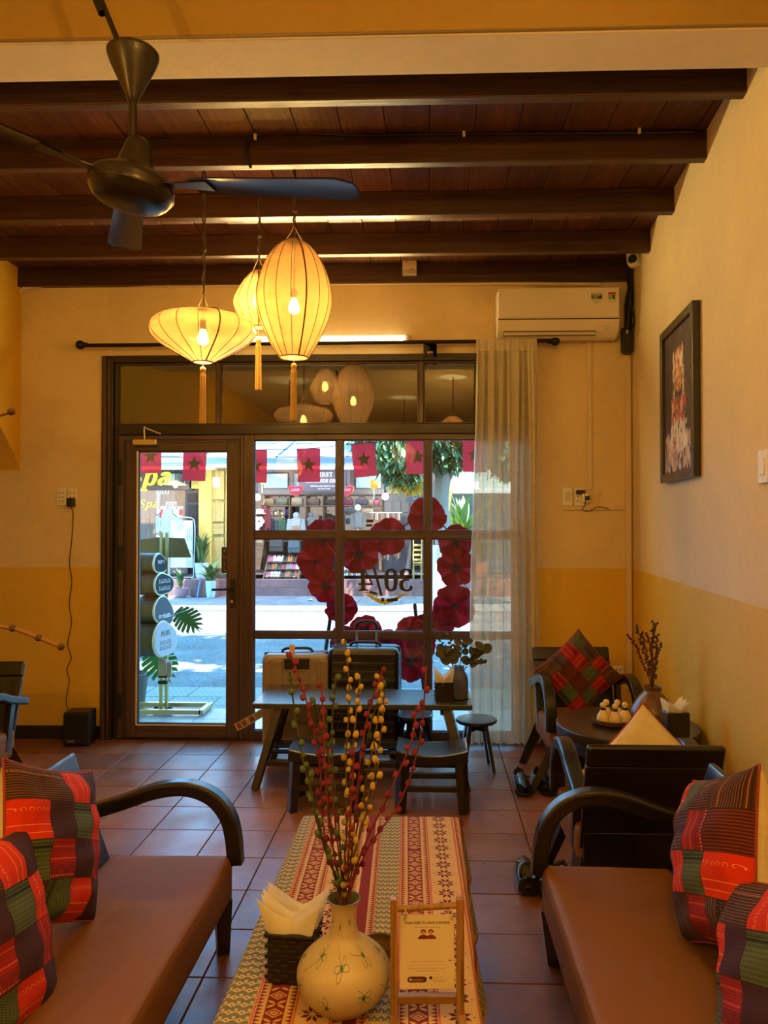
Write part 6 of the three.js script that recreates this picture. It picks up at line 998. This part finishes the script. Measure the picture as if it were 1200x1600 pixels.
{ // clothes on hangers and torsos
  const top = (name, label, cat, px0, px1, py0, py1, col, d, hood, chest) => {
    const k = d / 1200, w = (px1 - px0) * k, h = (py1 - py0) * k, t = thing(name, label, cat, [((px0 + px1) / 2 - 672) * k, 1.49 - (py1 - 818) * k, -d]), m = std({ color: col, roughness: 0.85, map: T.weave });
    obj('torso', extrude([[-w * 0.3, 0], [w * 0.3, 0], [w * 0.31, h * 0.55], [w * 0.36, h * 0.78], [w * 0.15, h * 0.92], [-w * 0.15, h * 0.92], [-w * 0.36, h * 0.78], [-w * 0.31, h * 0.55]], 0.16, 0.05, 3), m, t);
    for (const s of [-1, 1]) obj('sleeve', bar([s * w * 0.33, h * 0.8, 0], [s * w * 0.44, h * 0.12, 0.03], w * 0.19, 0.12, w * 0.14, 0.1), m, t);
    if (hood) obj('hood', ball(w * 0.2, 0, h * 0.98, -0.01, 14).scale(1, 1.05, 0.8), m, t); else obj('hanger', tube([[-w * 0.12, h * 0.9, 0], [0, h * 1.0, 0], [0.0, h * 1.1, 0], [w * 0.05, h * 1.06, 0]], 0.008, 12, 5), MAT.steel, t);
    if (chest) obj('front_pocket', box(w * 0.42, h * 0.38, 0.03, 0, h * 0.24, 0.09, 0.01), std({ color: chest, roughness: 0.7 }), t);
  };
  top('shirt', 'blue shirt hung in the shop left of the green shirt', 'shirt', 416, 431, 808, 832, RGB(0.1, 0.17, 0.25), 16.6); top('shirt', 'green shirt hung in the shop between blue shirt and white hoodie', 'shirt', 429, 451, 808, 832, RGB(0.06, 0.22, 0.16), 16.65);
  top('hoodie', 'white hooded jacket with a brown pocket bag in the shop', 'jacket', 449, 475, 806, 833, RGB(0.55, 0.62, 0.65), 16.4, true, RGB(0.26, 0.14, 0.09)); top('hoodie', 'grey hooded jacket right of the white one in the shop', 'jacket', 474, 496, 805, 832, RGB(0.28, 0.31, 0.33), 16.55, true); top('jacket', 'black jacket hung by the first window mullion', 'jacket', 498, 526, 800, 830, RGB(0.06, 0.07, 0.08), 17.0);
  top('jacket', 'grey quilted jacket on a torso in the middle pane', 'jacket', 549, 571, 797, 826, RGB(0.25, 0.29, 0.3), 16.5); top('coat', 'dark red coat hung at the left edge of the first window pane', 'coat', 402, 420, 785, 832, RGB(0.22, 0.03, 0.05), 16.3);
  one('shop_torso', [ball(0.07, ...V(-1.557, 1.835, -16.5).toArray(), 14), rod([-1.557, 1.738, -16.5], [-1.557, 1.27, -16.5], 0.015, 8)], pal.white, 'pale mannequin head above the grey quilted jacket', 'mannequin');
  for (const [i, [x, c, w]] of [[395, '#8a1a1a', 'red'], [404, '#e8e8e8', 'white']].entries()) { const k = 16.2 / 1200; one('stacked_hat', lathe(smooth([[0.0001, 0.11], [0.07, 0.1], [0.085, 0.03], [0.13, 0.01], [0.13, 0]], 14), 20).translate((x - 672) * k, 1.49 + (818 - 804 + i) * k, -16.2), std({ color: new THREE.Color(c), roughness: 0.8 }), `small ${w} hat displayed left of the shop shelves`, 'hat'); }
  for (const [i, [x, y]] of [[403, 815], [397, 822]].entries()) { const k = 16.1 / 1200, p = []; for (let q = 0; q < 6; q++) { const a = q * 1.047 + i; p.push(ball(0.05, (x - 672) * k + 0.07 * Math.cos(a), 1.49 - (y - 818) * k + 0.07 * Math.sin(a), -16.1, 8)); } one('paper_flower', p, pal.white, i ? 'white paper flower at the left shop edge, lower one' : 'white paper flower at the left shop edge, upper one', 'flower'); }
  for (let i = 0; i < 9; i++) { const k = 16.9 / 1200; one('trinket', [box(0.04 + 0.01 * (i % 3), 0.05 + 0.02 * (i % 2), 0.05, (414 + i * 3.2 - 672) * k, 1.49 - (804.5 - 818) * k + 0.035, -16.9, 0.008), ball(0.02, (414 + i * 3.2 - 672) * k, 1.49 - (804.5 - 818) * k + 0.08 + 0.02 * (i % 2), -16.9, 8)], [pal.white, pal.slate, MAT.brass][i % 3], `${NTH[i]} tiny trinket from the left on the small shelf above the shirts`, 'trinket', 'trinkets on the small shop shelf'); }
}
{ // shoe racks
  const cols = ['#c06a86', '#3a4148', '#b5774a', '#d8dcdc', '#8a4638', '#50463e', '#e6e8e4', '#7c8084', '#a8643c', '#2f3438'].map((c) => std({ color: new THREE.Color(c), roughness: 0.6 }));
  const cn = ['pink', 'dark blue', 'tan', 'pale grey', 'red brown', 'dark brown', 'white', 'grey', 'orange brown', 'black'];
  const sg = sheet((u, v) => { const a = u * 2 * Math.PI, w = 0.042 * Math.sqrt(Math.max(0, Math.sin(Math.PI * Math.min(1, v * 0.94 + 0.03)))), c = Math.cos(a), s = Math.sin(a); return [w * c, (0.085 - 0.05 * v) * Math.max(0, s), -0.12 + 0.24 * v]; }, 12, 8);
  const rack = thing('shoe_rack', 'wooden sloping shoe rack on castors in front of the leather shop', 'rack', [0, 0, 0]);
  const k = 15.9 / 1200, X = (p) => (p - 672) * k, Y = (p) => 1.49 - (p - 818) * k;
  const rows = [[879, -16.35], [890.5, -16.2], [902, -16.05], [911, -15.92]];
  rows.forEach(([y, z], r) => obj('rack_shelf', box((466 - 411) * k, 0.02, 0.26, X(438.5), Y(y), z, 0.004), pal.shelf, rack));
  for (const x of [410.5, 466]) obj('rack_side', bar([X(x), Y(872), -16.45], [X(x), Y(911), -15.85], 0.025, 0.12), pal.shelf, rack);
  for (const x of [416, 459]) obj('castor', ball(0.03, X(x), FL + 0.035, -15.88, 10), MAT.brass, rack);
  seed = 61; const W = ['top', 'second', 'third', 'lowest'];
  rows.forEach(([y, z], r) => { for (let i = 0; i < 14; i++) { const s = obj('rack_shoe', sg, cols[((i >> 1) * 3 + r * 5) % 10]); s.position.set(X(413.6 + i * 3.83), Y(y) + 0.012, z); s.rotation.set(0.35, (i % 2 ? -0.05 : 0.05), 0); tag(s, `${cn[((i >> 1) * 3 + r * 5) % 10]} shoe, ${i % 2 ? 'right' : 'left'} of the ${NTH[i >> 1]} pair, ${W[r]} row of the shoe rack`, 'shoe', `shoes in the ${W[r]} rack row`); } });
  const r2 = thing('shoe_rack', 'low white-shoe shelf in the middle pane of the shop', 'rack', [0, 0, 0]);
  for (const y of [890, 898.5]) obj('rack_shelf', box(30 * k, 0.02, 0.28, X(549), Y(y), -16.1, 0.004), pal.shelf, r2); for (const x of [534, 564]) obj('rack_side', slabs(x, x + 1, 882, 899, 15.9, 16.2), pal.shelf, r2);
  for (const [r, y] of [890, 898.5].entries()) for (let i = 0; i < 7; i++) { const s = obj('rack_shoe', sg, cols[[6, 3, 6, 2, 6, 7, 3][(i + r) % 7]]); s.position.set(X(537 + i * 4), Y(y) + 0.012, -16.05); s.rotation.x = 0.3; tag(s, `${NTH[i]} pale sneaker from the left on the ${r ? 'lower' : 'upper'} board of the low shoe shelf`, 'shoe', `sneakers on the ${r ? 'lower' : 'upper'} low shelf`); }
}
{ // belts and signs and lamps
  const k = 16.3 / 1200, X = (p) => (p - 672) * k, Y = (p) => 1.49 - (p - 818) * k;
  const cs = ['#8a5a3a', '#3c3434', '#a87a58', '#555a66', '#6a3a2c', '#c0a080', '#2c2c34'].map((c) => std({ color: new THREE.Color(c), roughness: 0.6 }));
  const rack = one('belt_rail', [rod([X(578), Y(801), -16.3], [X(628), Y(801), -16.3], 0.012, 8), rod([X(576), Y(838), -16.3], [X(630), Y(838), -16.3], 0.012, 8)], pal.white, 'two pale rails carrying hanging belts in the shop', 'rail');
  for (let i = 0; i < 20; i++) one('hanging_belt', box(0.022, 0.15, 0.012, X(580 + i * 2.45), Y(807), -16.27, 0.003), cs[(i * 3) % 7], `${NTH[i]} short leather strap from the left on the upper shop rail`, 'belt', 'straps on the upper rail');
  for (let i = 0; i < 22; i++) one('hanging_belt', box(0.02, 0.5 - 0.04 * (i % 3), 0.012, X(578 + i * 2.35), Y(857) + 0.02 * (i % 3), -16.27, 0.003), cs[(i * 5 + 1) % 7], `${NTH[i]} long leather belt from the left on the lower shop rail`, 'belt', 'belts on the lower rail');
  const sign = (label, x0, x1, y0, y1, d, col, lines, ink) => { const kk = d / 1200, t = thing('shop_sign', label, 'sign', [((x0 + x1) / 2 - 672) * kk, 1.49 - ((y0 + y1) / 2 - 818) * kk, -d]); obj('board', box((x1 - x0) * kk, (y1 - y0) * kk, 0.05, 0, 0, 0, 0.006), std({ color: col, roughness: 0.5 }), t); if (d < 16) obj('bracket', rod([0, (y1 - y0) * kk * 0.4, -0.02], [0, (y1 - y0) * kk * 0.4, d - 16.2], 0.02, 8), MAT.iron, t); for (const [s, py, size, sl, f, sx] of lines) obj('lettering', letters(s, size * kk, 0.006, f ?? serif, sl ?? 0, sx ?? 1).translate(0, ((y0 + y1) / 2 - py) * kk, 0.026), ink, t); return t; };
  const wi = std({ color: RGB(0.85, 0.85, 0.85), roughness: 0.6 }), di = std({ color: RGB(0.15, 0.13, 0.12), roughness: 0.6 });
  sign('dark shop sign reading FIRST LEATHER SHOP behind the fourth flag', 466, 546, 731, 768, 15.6, RGB(0.1, 0.09, 0.11), [['FIRST', 741, 6.5], ['LEATHER SHOP', 751, 5.2, 0.25], ['1204 Phan Chu Trinh St, Hoi An', 759.5, 2], ['84 235 975 898', 763.5, 2]], wi);
  sign('grey shop sign with white lettering right of the middle pane flag', 634, 664, 757, 785, 14.6, RGB(0.2, 0.2, 0.24), [['THE 1', 764, 5.2], ['LEATHER', 770, 4.2], ['SHOP', 779, 2.4]], wi);
  sign('white shop sign with dark letters seen through the right pane beside the curtain', 711, 748, 753, 770, 17.5, RGB(0.82, 0.82, 0.8), [['RADIO', 766, 3.6, 0, font, 1.4]], di);
  globe('bright globe lamp at the left edge of the first window pane', [-3.488, 2.02, -15.4], 0.072, 6); globe('bright globe lamp hanging in the middle pane above the belts', [-.911, 2.037, -15.6], 0.072, 6);
  const heart = () => { const s = new THREE.Shape(); s.moveTo(0, -0.12); s.bezierCurveTo(-0.05, -0.08, -0.15, -0.02, -0.15, 0.05); s.bezierCurveTo(-0.15, 0.12, -0.04, 0.13, 0, 0.07); s.bezierCurveTo(0.04, 0.13, 0.15, 0.12, 0.15, 0.05); s.bezierCurveTo(0.15, -0.02, 0.05, -0.08, 0, -0.12); return s; };
  const hr = std({ color: RGB(0.7, 0.05, 0.05), roughness: 0.5, emissive: RGB(0.5, 0.05, 0.05), emissiveIntensity: 0.6 });
  for (const [x, w] of [[461, 'in the first pane under the fourth flag'], [541, 'at the left of the middle pane']]) { const t = thing('heart_sign', 'small red heart-shaped lit sign ' + w, 'sign', [(x - 672) * 15.2 / 1200, 1.49 + (818 - 767) * 15.2 / 1200, -15.2]); obj('heart', extrude(heart(), 0.07, 0.015, 2), hr, t); obj('cord', rod([0, 0.07, 0], [0, 0.48, 0], 0.006, 5), MAT.iron, t); obj('lettering', letters('LOVE', 0.05, 0.006, font, 0.2).translate(0, 0.02, 0.036), wi, t); }
  const yl = phy({ color: RGB(0.85, 0.6, 0.1), roughness: 0.8, transmission: 0.4, thickness: 0, side: THREE.DoubleSide });
  for (const [x, y, d, w] of [[584, 757, 14.8, 'hanging in the middle pane by the tree'], [408, 748, 15.6, 'half hidden behind the third flag']]) { const t = thing('yellow_lantern', 'small yellow cloth lantern ' + w, 'lantern', [(x - 672) * d / 1200, 1.49 - (y - 818) * d / 1200, -d]); obj('shade', lathe(smooth([[0.03, -0.1], [0.08, -0.03], [0.085, 0.05], [0.05, 0.1]], 14), 20), yl, t); obj('tassel', [rod([0, -0.1, 0], [0, -0.28, 0], 0.012, 6), rod([0, 0.1, 0], [0, 0.86, 0], 0.005, 5)], MAT.brass, t); }
  const ch = thing('folding_chair', 'pale wooden slatted chair by the tree trunk in front of the shop', 'chair', [-.26, FL, -15.75]);
  for (let i = 0; i < 5; i++) obj('back_slat', box(0.17, 0.045, 0.015, 0, 0.3 + i * 0.1, -0.08, 0.003), pal.yellowDoor, ch); for (const s of [-1, 1]) { obj('leg', bar([s * 0.085, 0, 0.1], [s * 0.085, 0.85, -0.09], 0.02, 0.03), pal.yellowDoor, ch); obj('leg', bar([s * 0.07, 0, -0.12], [s * 0.07, 0.35, 0.1], 0.02, 0.03), pal.yellowDoor, ch); } for (let i = 0; i < 4; i++) obj('seat_slat', box(0.17, 0.015, 0.045, 0, 0.34, -0.06 + i * 0.05, 0.003), pal.yellowDoor, ch);
}
{ // awnings
  const blue = phy({ color: RGB(0.06, 0.2, 0.62), roughness: 0.7, transmission: 0.55, thickness: 0, side: THREE.DoubleSide });
  const a = thing('blue_awning', 'blue tarpaulin awning on poles over the leather shop', 'awning', [0, 0, 0]);
  obj('tarpaulin', sheet((u, v) => [-4.6 + 3.25 * u, 2.64 + 0.82 * v - 0.05 * Math.sin(u * Math.PI) + 0.02 * Math.sin(u * 25), -12.9 - 3.2 * v], 40, 8), blue, a);
  for (const y of [0.02, 0.5, 0.98]) obj('pole', rod([-4.65, 2.64 + 0.82 * y - 0.03, -12.9 - 3.2 * y], [-1.3, 2.64 + 0.82 * y - 0.03, -12.9 - 3.2 * y], 0.02, 8), MAT.steel, a);
  for (const x of [-3.9, -2.6, -1.4]) obj('pole', rod([x, 2.62, -12.9], [x, 3.46, -16.15], 0.014, 6), MAT.iron, a);
  const v = thing('white_awning', 'pale ribbed inner awning with a gutter along the shop front', 'awning', [0, 0, 0]);
  obj('sheet', [span(-6.5, -0.2, 2.66, 2.69, -15.0, -16.2, 0.005)], std({ color: RGB(0.45, 0.6, 0.6), roughness: 0.7 }), v); obj('valance', span(-6.5, -0.25, 2.66, 2.8, -14.95, -15.0, 0.006), std({ color: RGB(0.5, 0.66, 0.68), roughness: 0.6 }), v); for (let i = 0; i < 3; i++) obj('rib', span(-6.5, -0.25, 2.69 + i * 0.035, 2.7 + i * 0.035, -14.93, -14.96, 0.003), pal.white, v);
  for (const [x0, x1, w] of [[-6.2, -4.3, 'over the spa doorway'], [-3.5, -1.9, 'over the left half of the leather shop'], [-1.8, -0.5, 'over the right half of the leather shop']]) {
    const t = thing('shop_tube_light', 'bright white fluorescent tube ' + w, 'lamp', [(x0 + x1) / 2, 2.6, -15.2]);
    obj('tube', cyl(0.03, 0.03, x1 - x0, 0, 0, 0, 12).rotateZ(hp), std({ color: 0xffffff, emissive: RGB(1, 1, 1), emissiveIntensity: 4 }), t); obj('batten', box(x1 - x0, 0.03, 0.06, 0, 0.045, 0, 0.005), pal.white, t);
    const l = new THREE.RectAreaLight(RGB(1, 1, 0.98), 40, x1 - x0, 0.06); l.position.set(0, -0.04, 0); l.rotation.x = -hp; t.add(l);
  }
}
{ // spa and yellow house at the left
  const b = thing('spa_building', 'yellow house with a spa shopfront and folding doors across the road', 'building', [0, 0, 0]);
  obj('upper_wall', slabs(60, 352, 668, 733, 16.2, 16.5), std({ color: RGB(0.42, 0.5, 0.48), roughness: 0.8 }), b);
  obj('sign_band', slabs(150, 296, 731, 765, 16.1, 16.3, 0.01), pal.slate, b);
  obj('shop_interior', slabs(150, 290, 762, 905, 17.2, 17.4), std({ color: RGB(0.34, 0.2, 0.11), roughness: 0.8, map: T.wood }), b);
  obj('shop_glass', slabs(180, 286, 765, 888, 16.25, 16.27, 0), phy({ color: 0xffffff, transmission: 1, roughness: 0, thickness: 0, ior: 1.5, specularIntensity: 0.25 }), b); obj('glass_post', slabs(240, 243.5, 765, 890, 16.2, 16.3), std({ color: RGB(0.55, 0.58, 0.56), roughness: 0.4 }), b); obj('sill', slabs(150, 290, 886, 897, 16.1, 16.3), pal.pink[0], b);
  const dp = obj('panel_door', slabs(285, 308, 762, 898, 16.2, 16.3), pal.slate, b); for (const [y0, y1] of [[770, 784], [788, 820], [824, 860], [864, 890]]) obj('door_panel', slabs(289, 304, y0, y1, 16.17, 16.22), pal.dark, dp);
  obj('pier', slabs(307, 326, 728, 900, 16.0, 16.4, 0.01), pal.yellow, b); obj('lintel', slabs(292, 326, 745, 763, 16.1, 16.4, 0.01), pal.yellow, b);
  const fd = obj('folding_door', slabs(326, 352, 728, 898, 16.1, 16.2), pal.yellowDoor, b); for (const [y0, y1] of [[735, 780], [785, 815], [818, 835], [840, 888]]) obj('door_panel', slabs(329, 347, y0, y1, 16.05, 16.12, 0.006), pal.yellowDoor, fd); for (const x of [326, 350]) obj('door_stile', slabs(x, x + 2.2, 728, 898, 16.03, 16.12), pal.yellow, fd);
  obj('relief_panel', slabs(249, 284, 739, 756, 16.05, 16.12), std({ roughness: 0.6, map: canvasTex(256, 128, (g) => { g.fillStyle = '#8a8c90'; g.fillRect(0, 0, 256, 128); g.strokeStyle = '#3e3c42'; g.lineWidth = 4; for (const [x, y] of [[40, 100], [90, 60], [140, 95]]) for (let k = -5; k <= 5; k++) { g.beginPath(); g.moveTo(x, y); g.lineTo(x + 42 * Math.sin(k * 0.25), y - 55 * Math.cos(k * 0.25)); g.stroke(); } g.fillStyle = '#b8d0dc'; g.fillRect(190, 10, 60, 110); }) }), b);
  const ny = std({ color: RGB(0.9, 0.75, 0.05), emissive: RGB(1, 0.8, 0.02), emissiveIntensity: 1.1 });
  one('neon_sign', letters('Spa', 0.36, 0.03, serif, 0.3).translate(-5.857, 2.415, -15.9), ny, 'yellow lit neon sign reading Spa at the top of the door glass', 'sign');
  one('glass_lettering', letters('Spa', 0.17, 0.01, serif, 0.3).translate(-5.993, 1.886, -16.2), std({ color: RGB(0.75, 0.55, 0.1), roughness: 0.5 }), 'gold Spa lettering on the spa shop glass', 'lettering');
  one('glass_lettering', [letters('FOOT', 0.085, 0.008, font, 0, 0.8).translate(-5.51, 1.913, -16.2), letters('REFLEXOLOGY', 0.085, 0.008, font, 0, 0.62).translate(-5.496, 1.817, -16.2)], pal.white, 'white lettering FOOT REFLEXOLOGY on the spa glass', 'lettering');
  one('glass_lettering', letters('THAI', 0.08, 0.008, serif, 0.2).translate(-5.704, 2.159, -16.2), pal.white, 'small white lettering at the top of the spa glass', 'lettering');
  const pst = thing('foot_poster', 'white poster with two coloured foot maps in the spa window', 'poster', [-5.556, 1.422, -16.18]);
  obj('poster', box(0.57, 0.74, 0.015, 0, 0, 0, 0.002), std({ roughness: 0.5, map: canvasTex(256, 340, (g) => { g.fillStyle = '#aeb6c8'; g.fillRect(0, 0, 256, 340); for (const [x, s] of [[92, 1], [190, -1]]) { g.fillStyle = '#e6e2e2'; g.strokeStyle = '#2a3050'; g.lineWidth = 5; g.beginPath(); g.ellipse(x, 180, 46, 135, 0.06 * s, 0, 7); g.fill(); g.stroke(); g.fillStyle = '#c84a3a'; g.fillRect(x - 34, 90, 68, 44); g.fillStyle = '#2f57a8'; g.fillRect(x - 38, 140, 60, 50); g.fillStyle = '#e0a040'; g.fillRect(x - 10, 170, 44, 30); g.fillStyle = '#c8402c'; g.fillRect(x - 30, 205, 56, 60); for (let k = 0; k < 5; k++) { g.beginPath(); g.arc(x - 34 + k * 17, 52 + Math.abs(k - 2) * 5, 10, 0, 7); g.fill(); } } g.fillStyle = '#40485c'; for (let y = 60; y < 320; y += 24) g.fillRect(6, y, 28, 3); }) }), pst);
  const mb = thing('menu_board', 'white menu board in a metal frame standing before the spa', 'sign board', [-5.149, FL, -15.78]);
  obj('board', box(0.46, 0.98, 0.02, 0, 0.72, 0, 0.004), std({ roughness: 0.5, map: canvasTex(256, 512, (g) => { g.fillStyle = '#d6dcda'; g.fillRect(0, 0, 256, 512); g.fillStyle = '#5a6468'; seed = 2; for (let y = 60; y < 380; y += 22) { g.fillRect(40, y, 60 + rnd() * 50, 7); g.fillRect(160, y, 30 + rnd() * 40, 7); } g.fillStyle = '#e4e8e4'; g.fillRect(10, 396, 236, 106); g.strokeStyle = '#2a302c'; g.lineWidth = 4; for (let k = 0; k < 5; k++) { g.beginPath(); g.moveTo(128, 490 - k * 16); g.lineTo(90 + k * 4, 470 - k * 16); g.moveTo(128, 490 - k * 16); g.lineTo(166 - k * 4, 470 - k * 16); g.stroke(); } }) }), mb);
  obj('frame', [tube([[-0.25, 0, 0], [-0.25, 1.22, 0], [-0.2, 1.26, 0], [0.2, 1.26, 0], [0.25, 1.22, 0], [0.25, 0, 0]], 0.012, 60, 6), rod([-0.25, 0.03, 0], [0.25, 0.03, 0], 0.012, 6), rod([-0.25, 0.02, -0.15], [-0.25, 0.02, 0.1], 0.012, 6), rod([0.25, 0.02, -0.15], [0.25, 0.02, 0.1], 0.012, 6)], MAT.steel, mb);
  for (const [x, y, w] of [[270, 757, 'left of the menu board'], [264, 732, 'under the awning']]) { const k = 15.6 / 1200, t = thing('hat_lamp', 'conical woven hat lamp before the spa, ' + w, 'lamp', [(x - 672) * k, 1.49 - (y - 818) * k, -15.6]); obj('shade', lathe([[0.02, 0.1], [0.03, 0.1], [0.24, 0.0], [0.23, 0.0], [0.02, 0.09]], 28), std({ color: RGB(0.5, 0.36, 0.22), roughness: 0.8, side: THREE.DoubleSide }), t); obj('cord', rod([0, 0.1, 0], [0, 0.4, 0], 0.008, 6), MAT.iron, t); if (y > 750) { const c = RGB(1, 0.6, 0.25); obj('bulb', ball(0.05, 0, -0.01, 0, 12), std({ color: 0xffffff, emissive: c, emissiveIntensity: 4 }), t).castShadow = false; const l = new THREE.PointLight(c, 1.2, 0, 2); l.position.y = -0.01; t.add(l); } }
  one('wall_lantern', [lathe(smooth([[0.03, -0.13], [0.07, -0.1], [0.075, 0.06], [0.05, 0.1]], 12), 16).translate(-4.408, 2.348, -15.7), rod([-4.408, 2.454, -15.7], [-4.409, 2.652, -15.7], 0.006, 5)], phy({ color: RGB(0.8, 0.75, 0.45), roughness: 0.8, transmission: 0.3, thickness: 0 }), 'pale cloth lantern hanging before the yellow folding doors', 'lantern');
  for (let i = 0; i < 3; i++) one('carved_charm', [box(0.05, 0.1, 0.03, -6.163 + 0.14 * (i % 2), 1.55 - i * 0.24, -16.6, 0.01), rod([-6.163 + 0.14 * (i % 2), 1.6 - i * 0.24, -16.6], [-6.163 + 0.14 * (i % 2), 1.75 - i * 0.2, -16.6], 0.006, 5)], std({ color: RGB(0.8, 0.3, 0.03), roughness: 0.5 }), ['orange charm hanging in the spa window, highest', 'orange charm hanging in the spa window, middle one', 'orange charm hanging in the spa window, lowest'][i], 'ornament');
}
{ // pots and plants by the spa
  const plant = (label, px, py, d, prof, pm, n, len, w, up, cm, y0, s0) => {
    const t = thing('potted_plant', label, 'plant', [(px - 672) * d / 1200, y0, -d]); obj('pot', lathe(smooth(prof, 16), 28), pm, t); seed = s0;
    const h = prof[prof.length - 1][1], g = [0, 1, 2].map((k) => sheet((u, v) => { const s = (u - 0.5) * 2, ww = w * Math.sin(Math.PI * Math.min(1, v * 0.9 + 0.08)); return [s * ww, len * v * (1 - 0.25 * v * (2 - up)), len * v * v * (0.35 + 0.2 * k) * (2 - up) + 0.01 * s * s]; }, 2, 6));
    for (let i = 0; i < n; i++) { const l = obj('leaf', g[i % 3], cm[i % cm.length], t); l.position.set(rr(-0.05, 0.05), h * 0.95 + rr(0, 0.5) * len * up, rr(-0.05, 0.05)); l.rotation.set(rr(0, 0.6) / up, rr(0, 6.28), 0, 'YXZ'); l.scale.setScalar(rr(0.7, 1.15)); }
  };
  const gm = [RGB(0.1, 0.2, 0.05), RGB(0.16, 0.28, 0.08), RGB(0.07, 0.15, 0.06)].map((c) => phy({ color: c, roughness: 0.5, transmission: 0.3, thickness: 0, side: THREE.DoubleSide })), wp = std({ color: RGB(0.6, 0.66, 0.68), roughness: 0.4 });
  plant('bushy fern in a big white pot on the plinth before the yellow pier', 312, 905, 15.85, [[0.0001, 0], [0.1, 0], [0.14, 0.3], [0.15, 0.31], [0.13, 0.3]], wp, 70, 0.42, 0.022, 1.5, gm, FL, 12);
  plant('broad-leaved plant in a tall white pot on the far pavement', 327, 938, 15.2, [[0.0001, 0], [0.075, 0], [0.1, 0.3], [0.09, 0.34], [0.08, 0.33]], wp, 34, 0.36, 0.05, 0.9, gm, 0.012, 13);
  plant('small bush in a round pink bowl pot on the far pavement', 279, 935, 15.2, [[0.0001, 0], [0.09, 0], [0.15, 0.15], [0.16, 0.19], [0.14, 0.18]], std({ color: RGB(0.55, 0.25, 0.24), roughness: 0.6 }), 40, 0.26, 0.022, 1.6, [gm[2], gm[0]], 0.012, 14);
  const st = one('step_block', [box(0.5, 0.36, 0.3, -4.57, 0.19, -15.48, 0.02)], pal.pink[0], 'pink stone step in front of the plinth beside the white pot', 'step');
  one('water_hose', tube([[-4.6, 0.35, -15.28], [-4.638, 0.15, -15.26], [-4.638, 0.03, -15.2], [-4.6, 0.03, -15.15]], 0.016, 20, 6), std({ color: RGB(0.2, 0.3, 0.75), roughness: 0.5 }), 'blue hose hanging over the pink step by the white pot', 'hose');
  plant('banana-like plant behind the tree seen through the right pane', 722, 880, 16.5, [[0.0001, 0], [0.12, 0], [0.18, 0.35], [0.17, 0.37]], std({ color: RGB(0.4, 0.16, 0.1), roughness: 0.6 }), 44, 0.95, 0.08, 1.5, [gm[1], gm[0], phy({ color: RGB(0.3, 0.5, 0.06), roughness: 0.5, transmission: 0.4, thickness: 0, side: THREE.DoubleSide })], FL, 15);
  plant('low palm before the grey wall beside the curtain edge', 748, 900, 16.0, [[0.0001, 0], [0.12, 0], [0.18, 0.3], [0.17, 0.32]], std({ color: RGB(0.5, 0.14, 0.08), roughness: 0.6 }), 40, 0.6, 0.03, 1.4, gm, FL, 16);
  const nb = thing('corner_house', 'grey green walled house behind the tree at the right', 'building', [0, 0, 0]);
  obj('wall', span(-0.1, 5, 0.3, 3.2, -17.9, -18.2, 0.01), std({ color: RGB(0.4, 0.48, 0.44), roughness: 0.8, map: T.plaster }), nb); obj('yellow_pillar', slabs(690, 706, 745, 905, 17.2, 17.6, 0.01), pal.yellow, nb); obj('dark_opening', slabs(718, 760, 790, 880, 17.82, 17.92), std({ color: RGB(0.2, 0.28, 0.27), roughness: 0.7 }), nb); obj('canopy', span(0.5, 4, 2.15, 2.25, -16.9, -17.9, 0.01), pal.white, nb);
  const bk = thing('back_house', 'pale tall house rising behind the shops', 'building', [0, 0, 0]); obj('wall', span(-14, 12, 0.3, 3.5, -18.6, -19, 0.01), pal.white, bk); for (let i = 0; i < 8; i++) obj('window', span(-11 + i * 2.6, -10 + i * 2.6, 2.6, 3.3, -18.55, -18.62, 0.01), pal.slate, bk);
}

renderer.render(scene, camera);
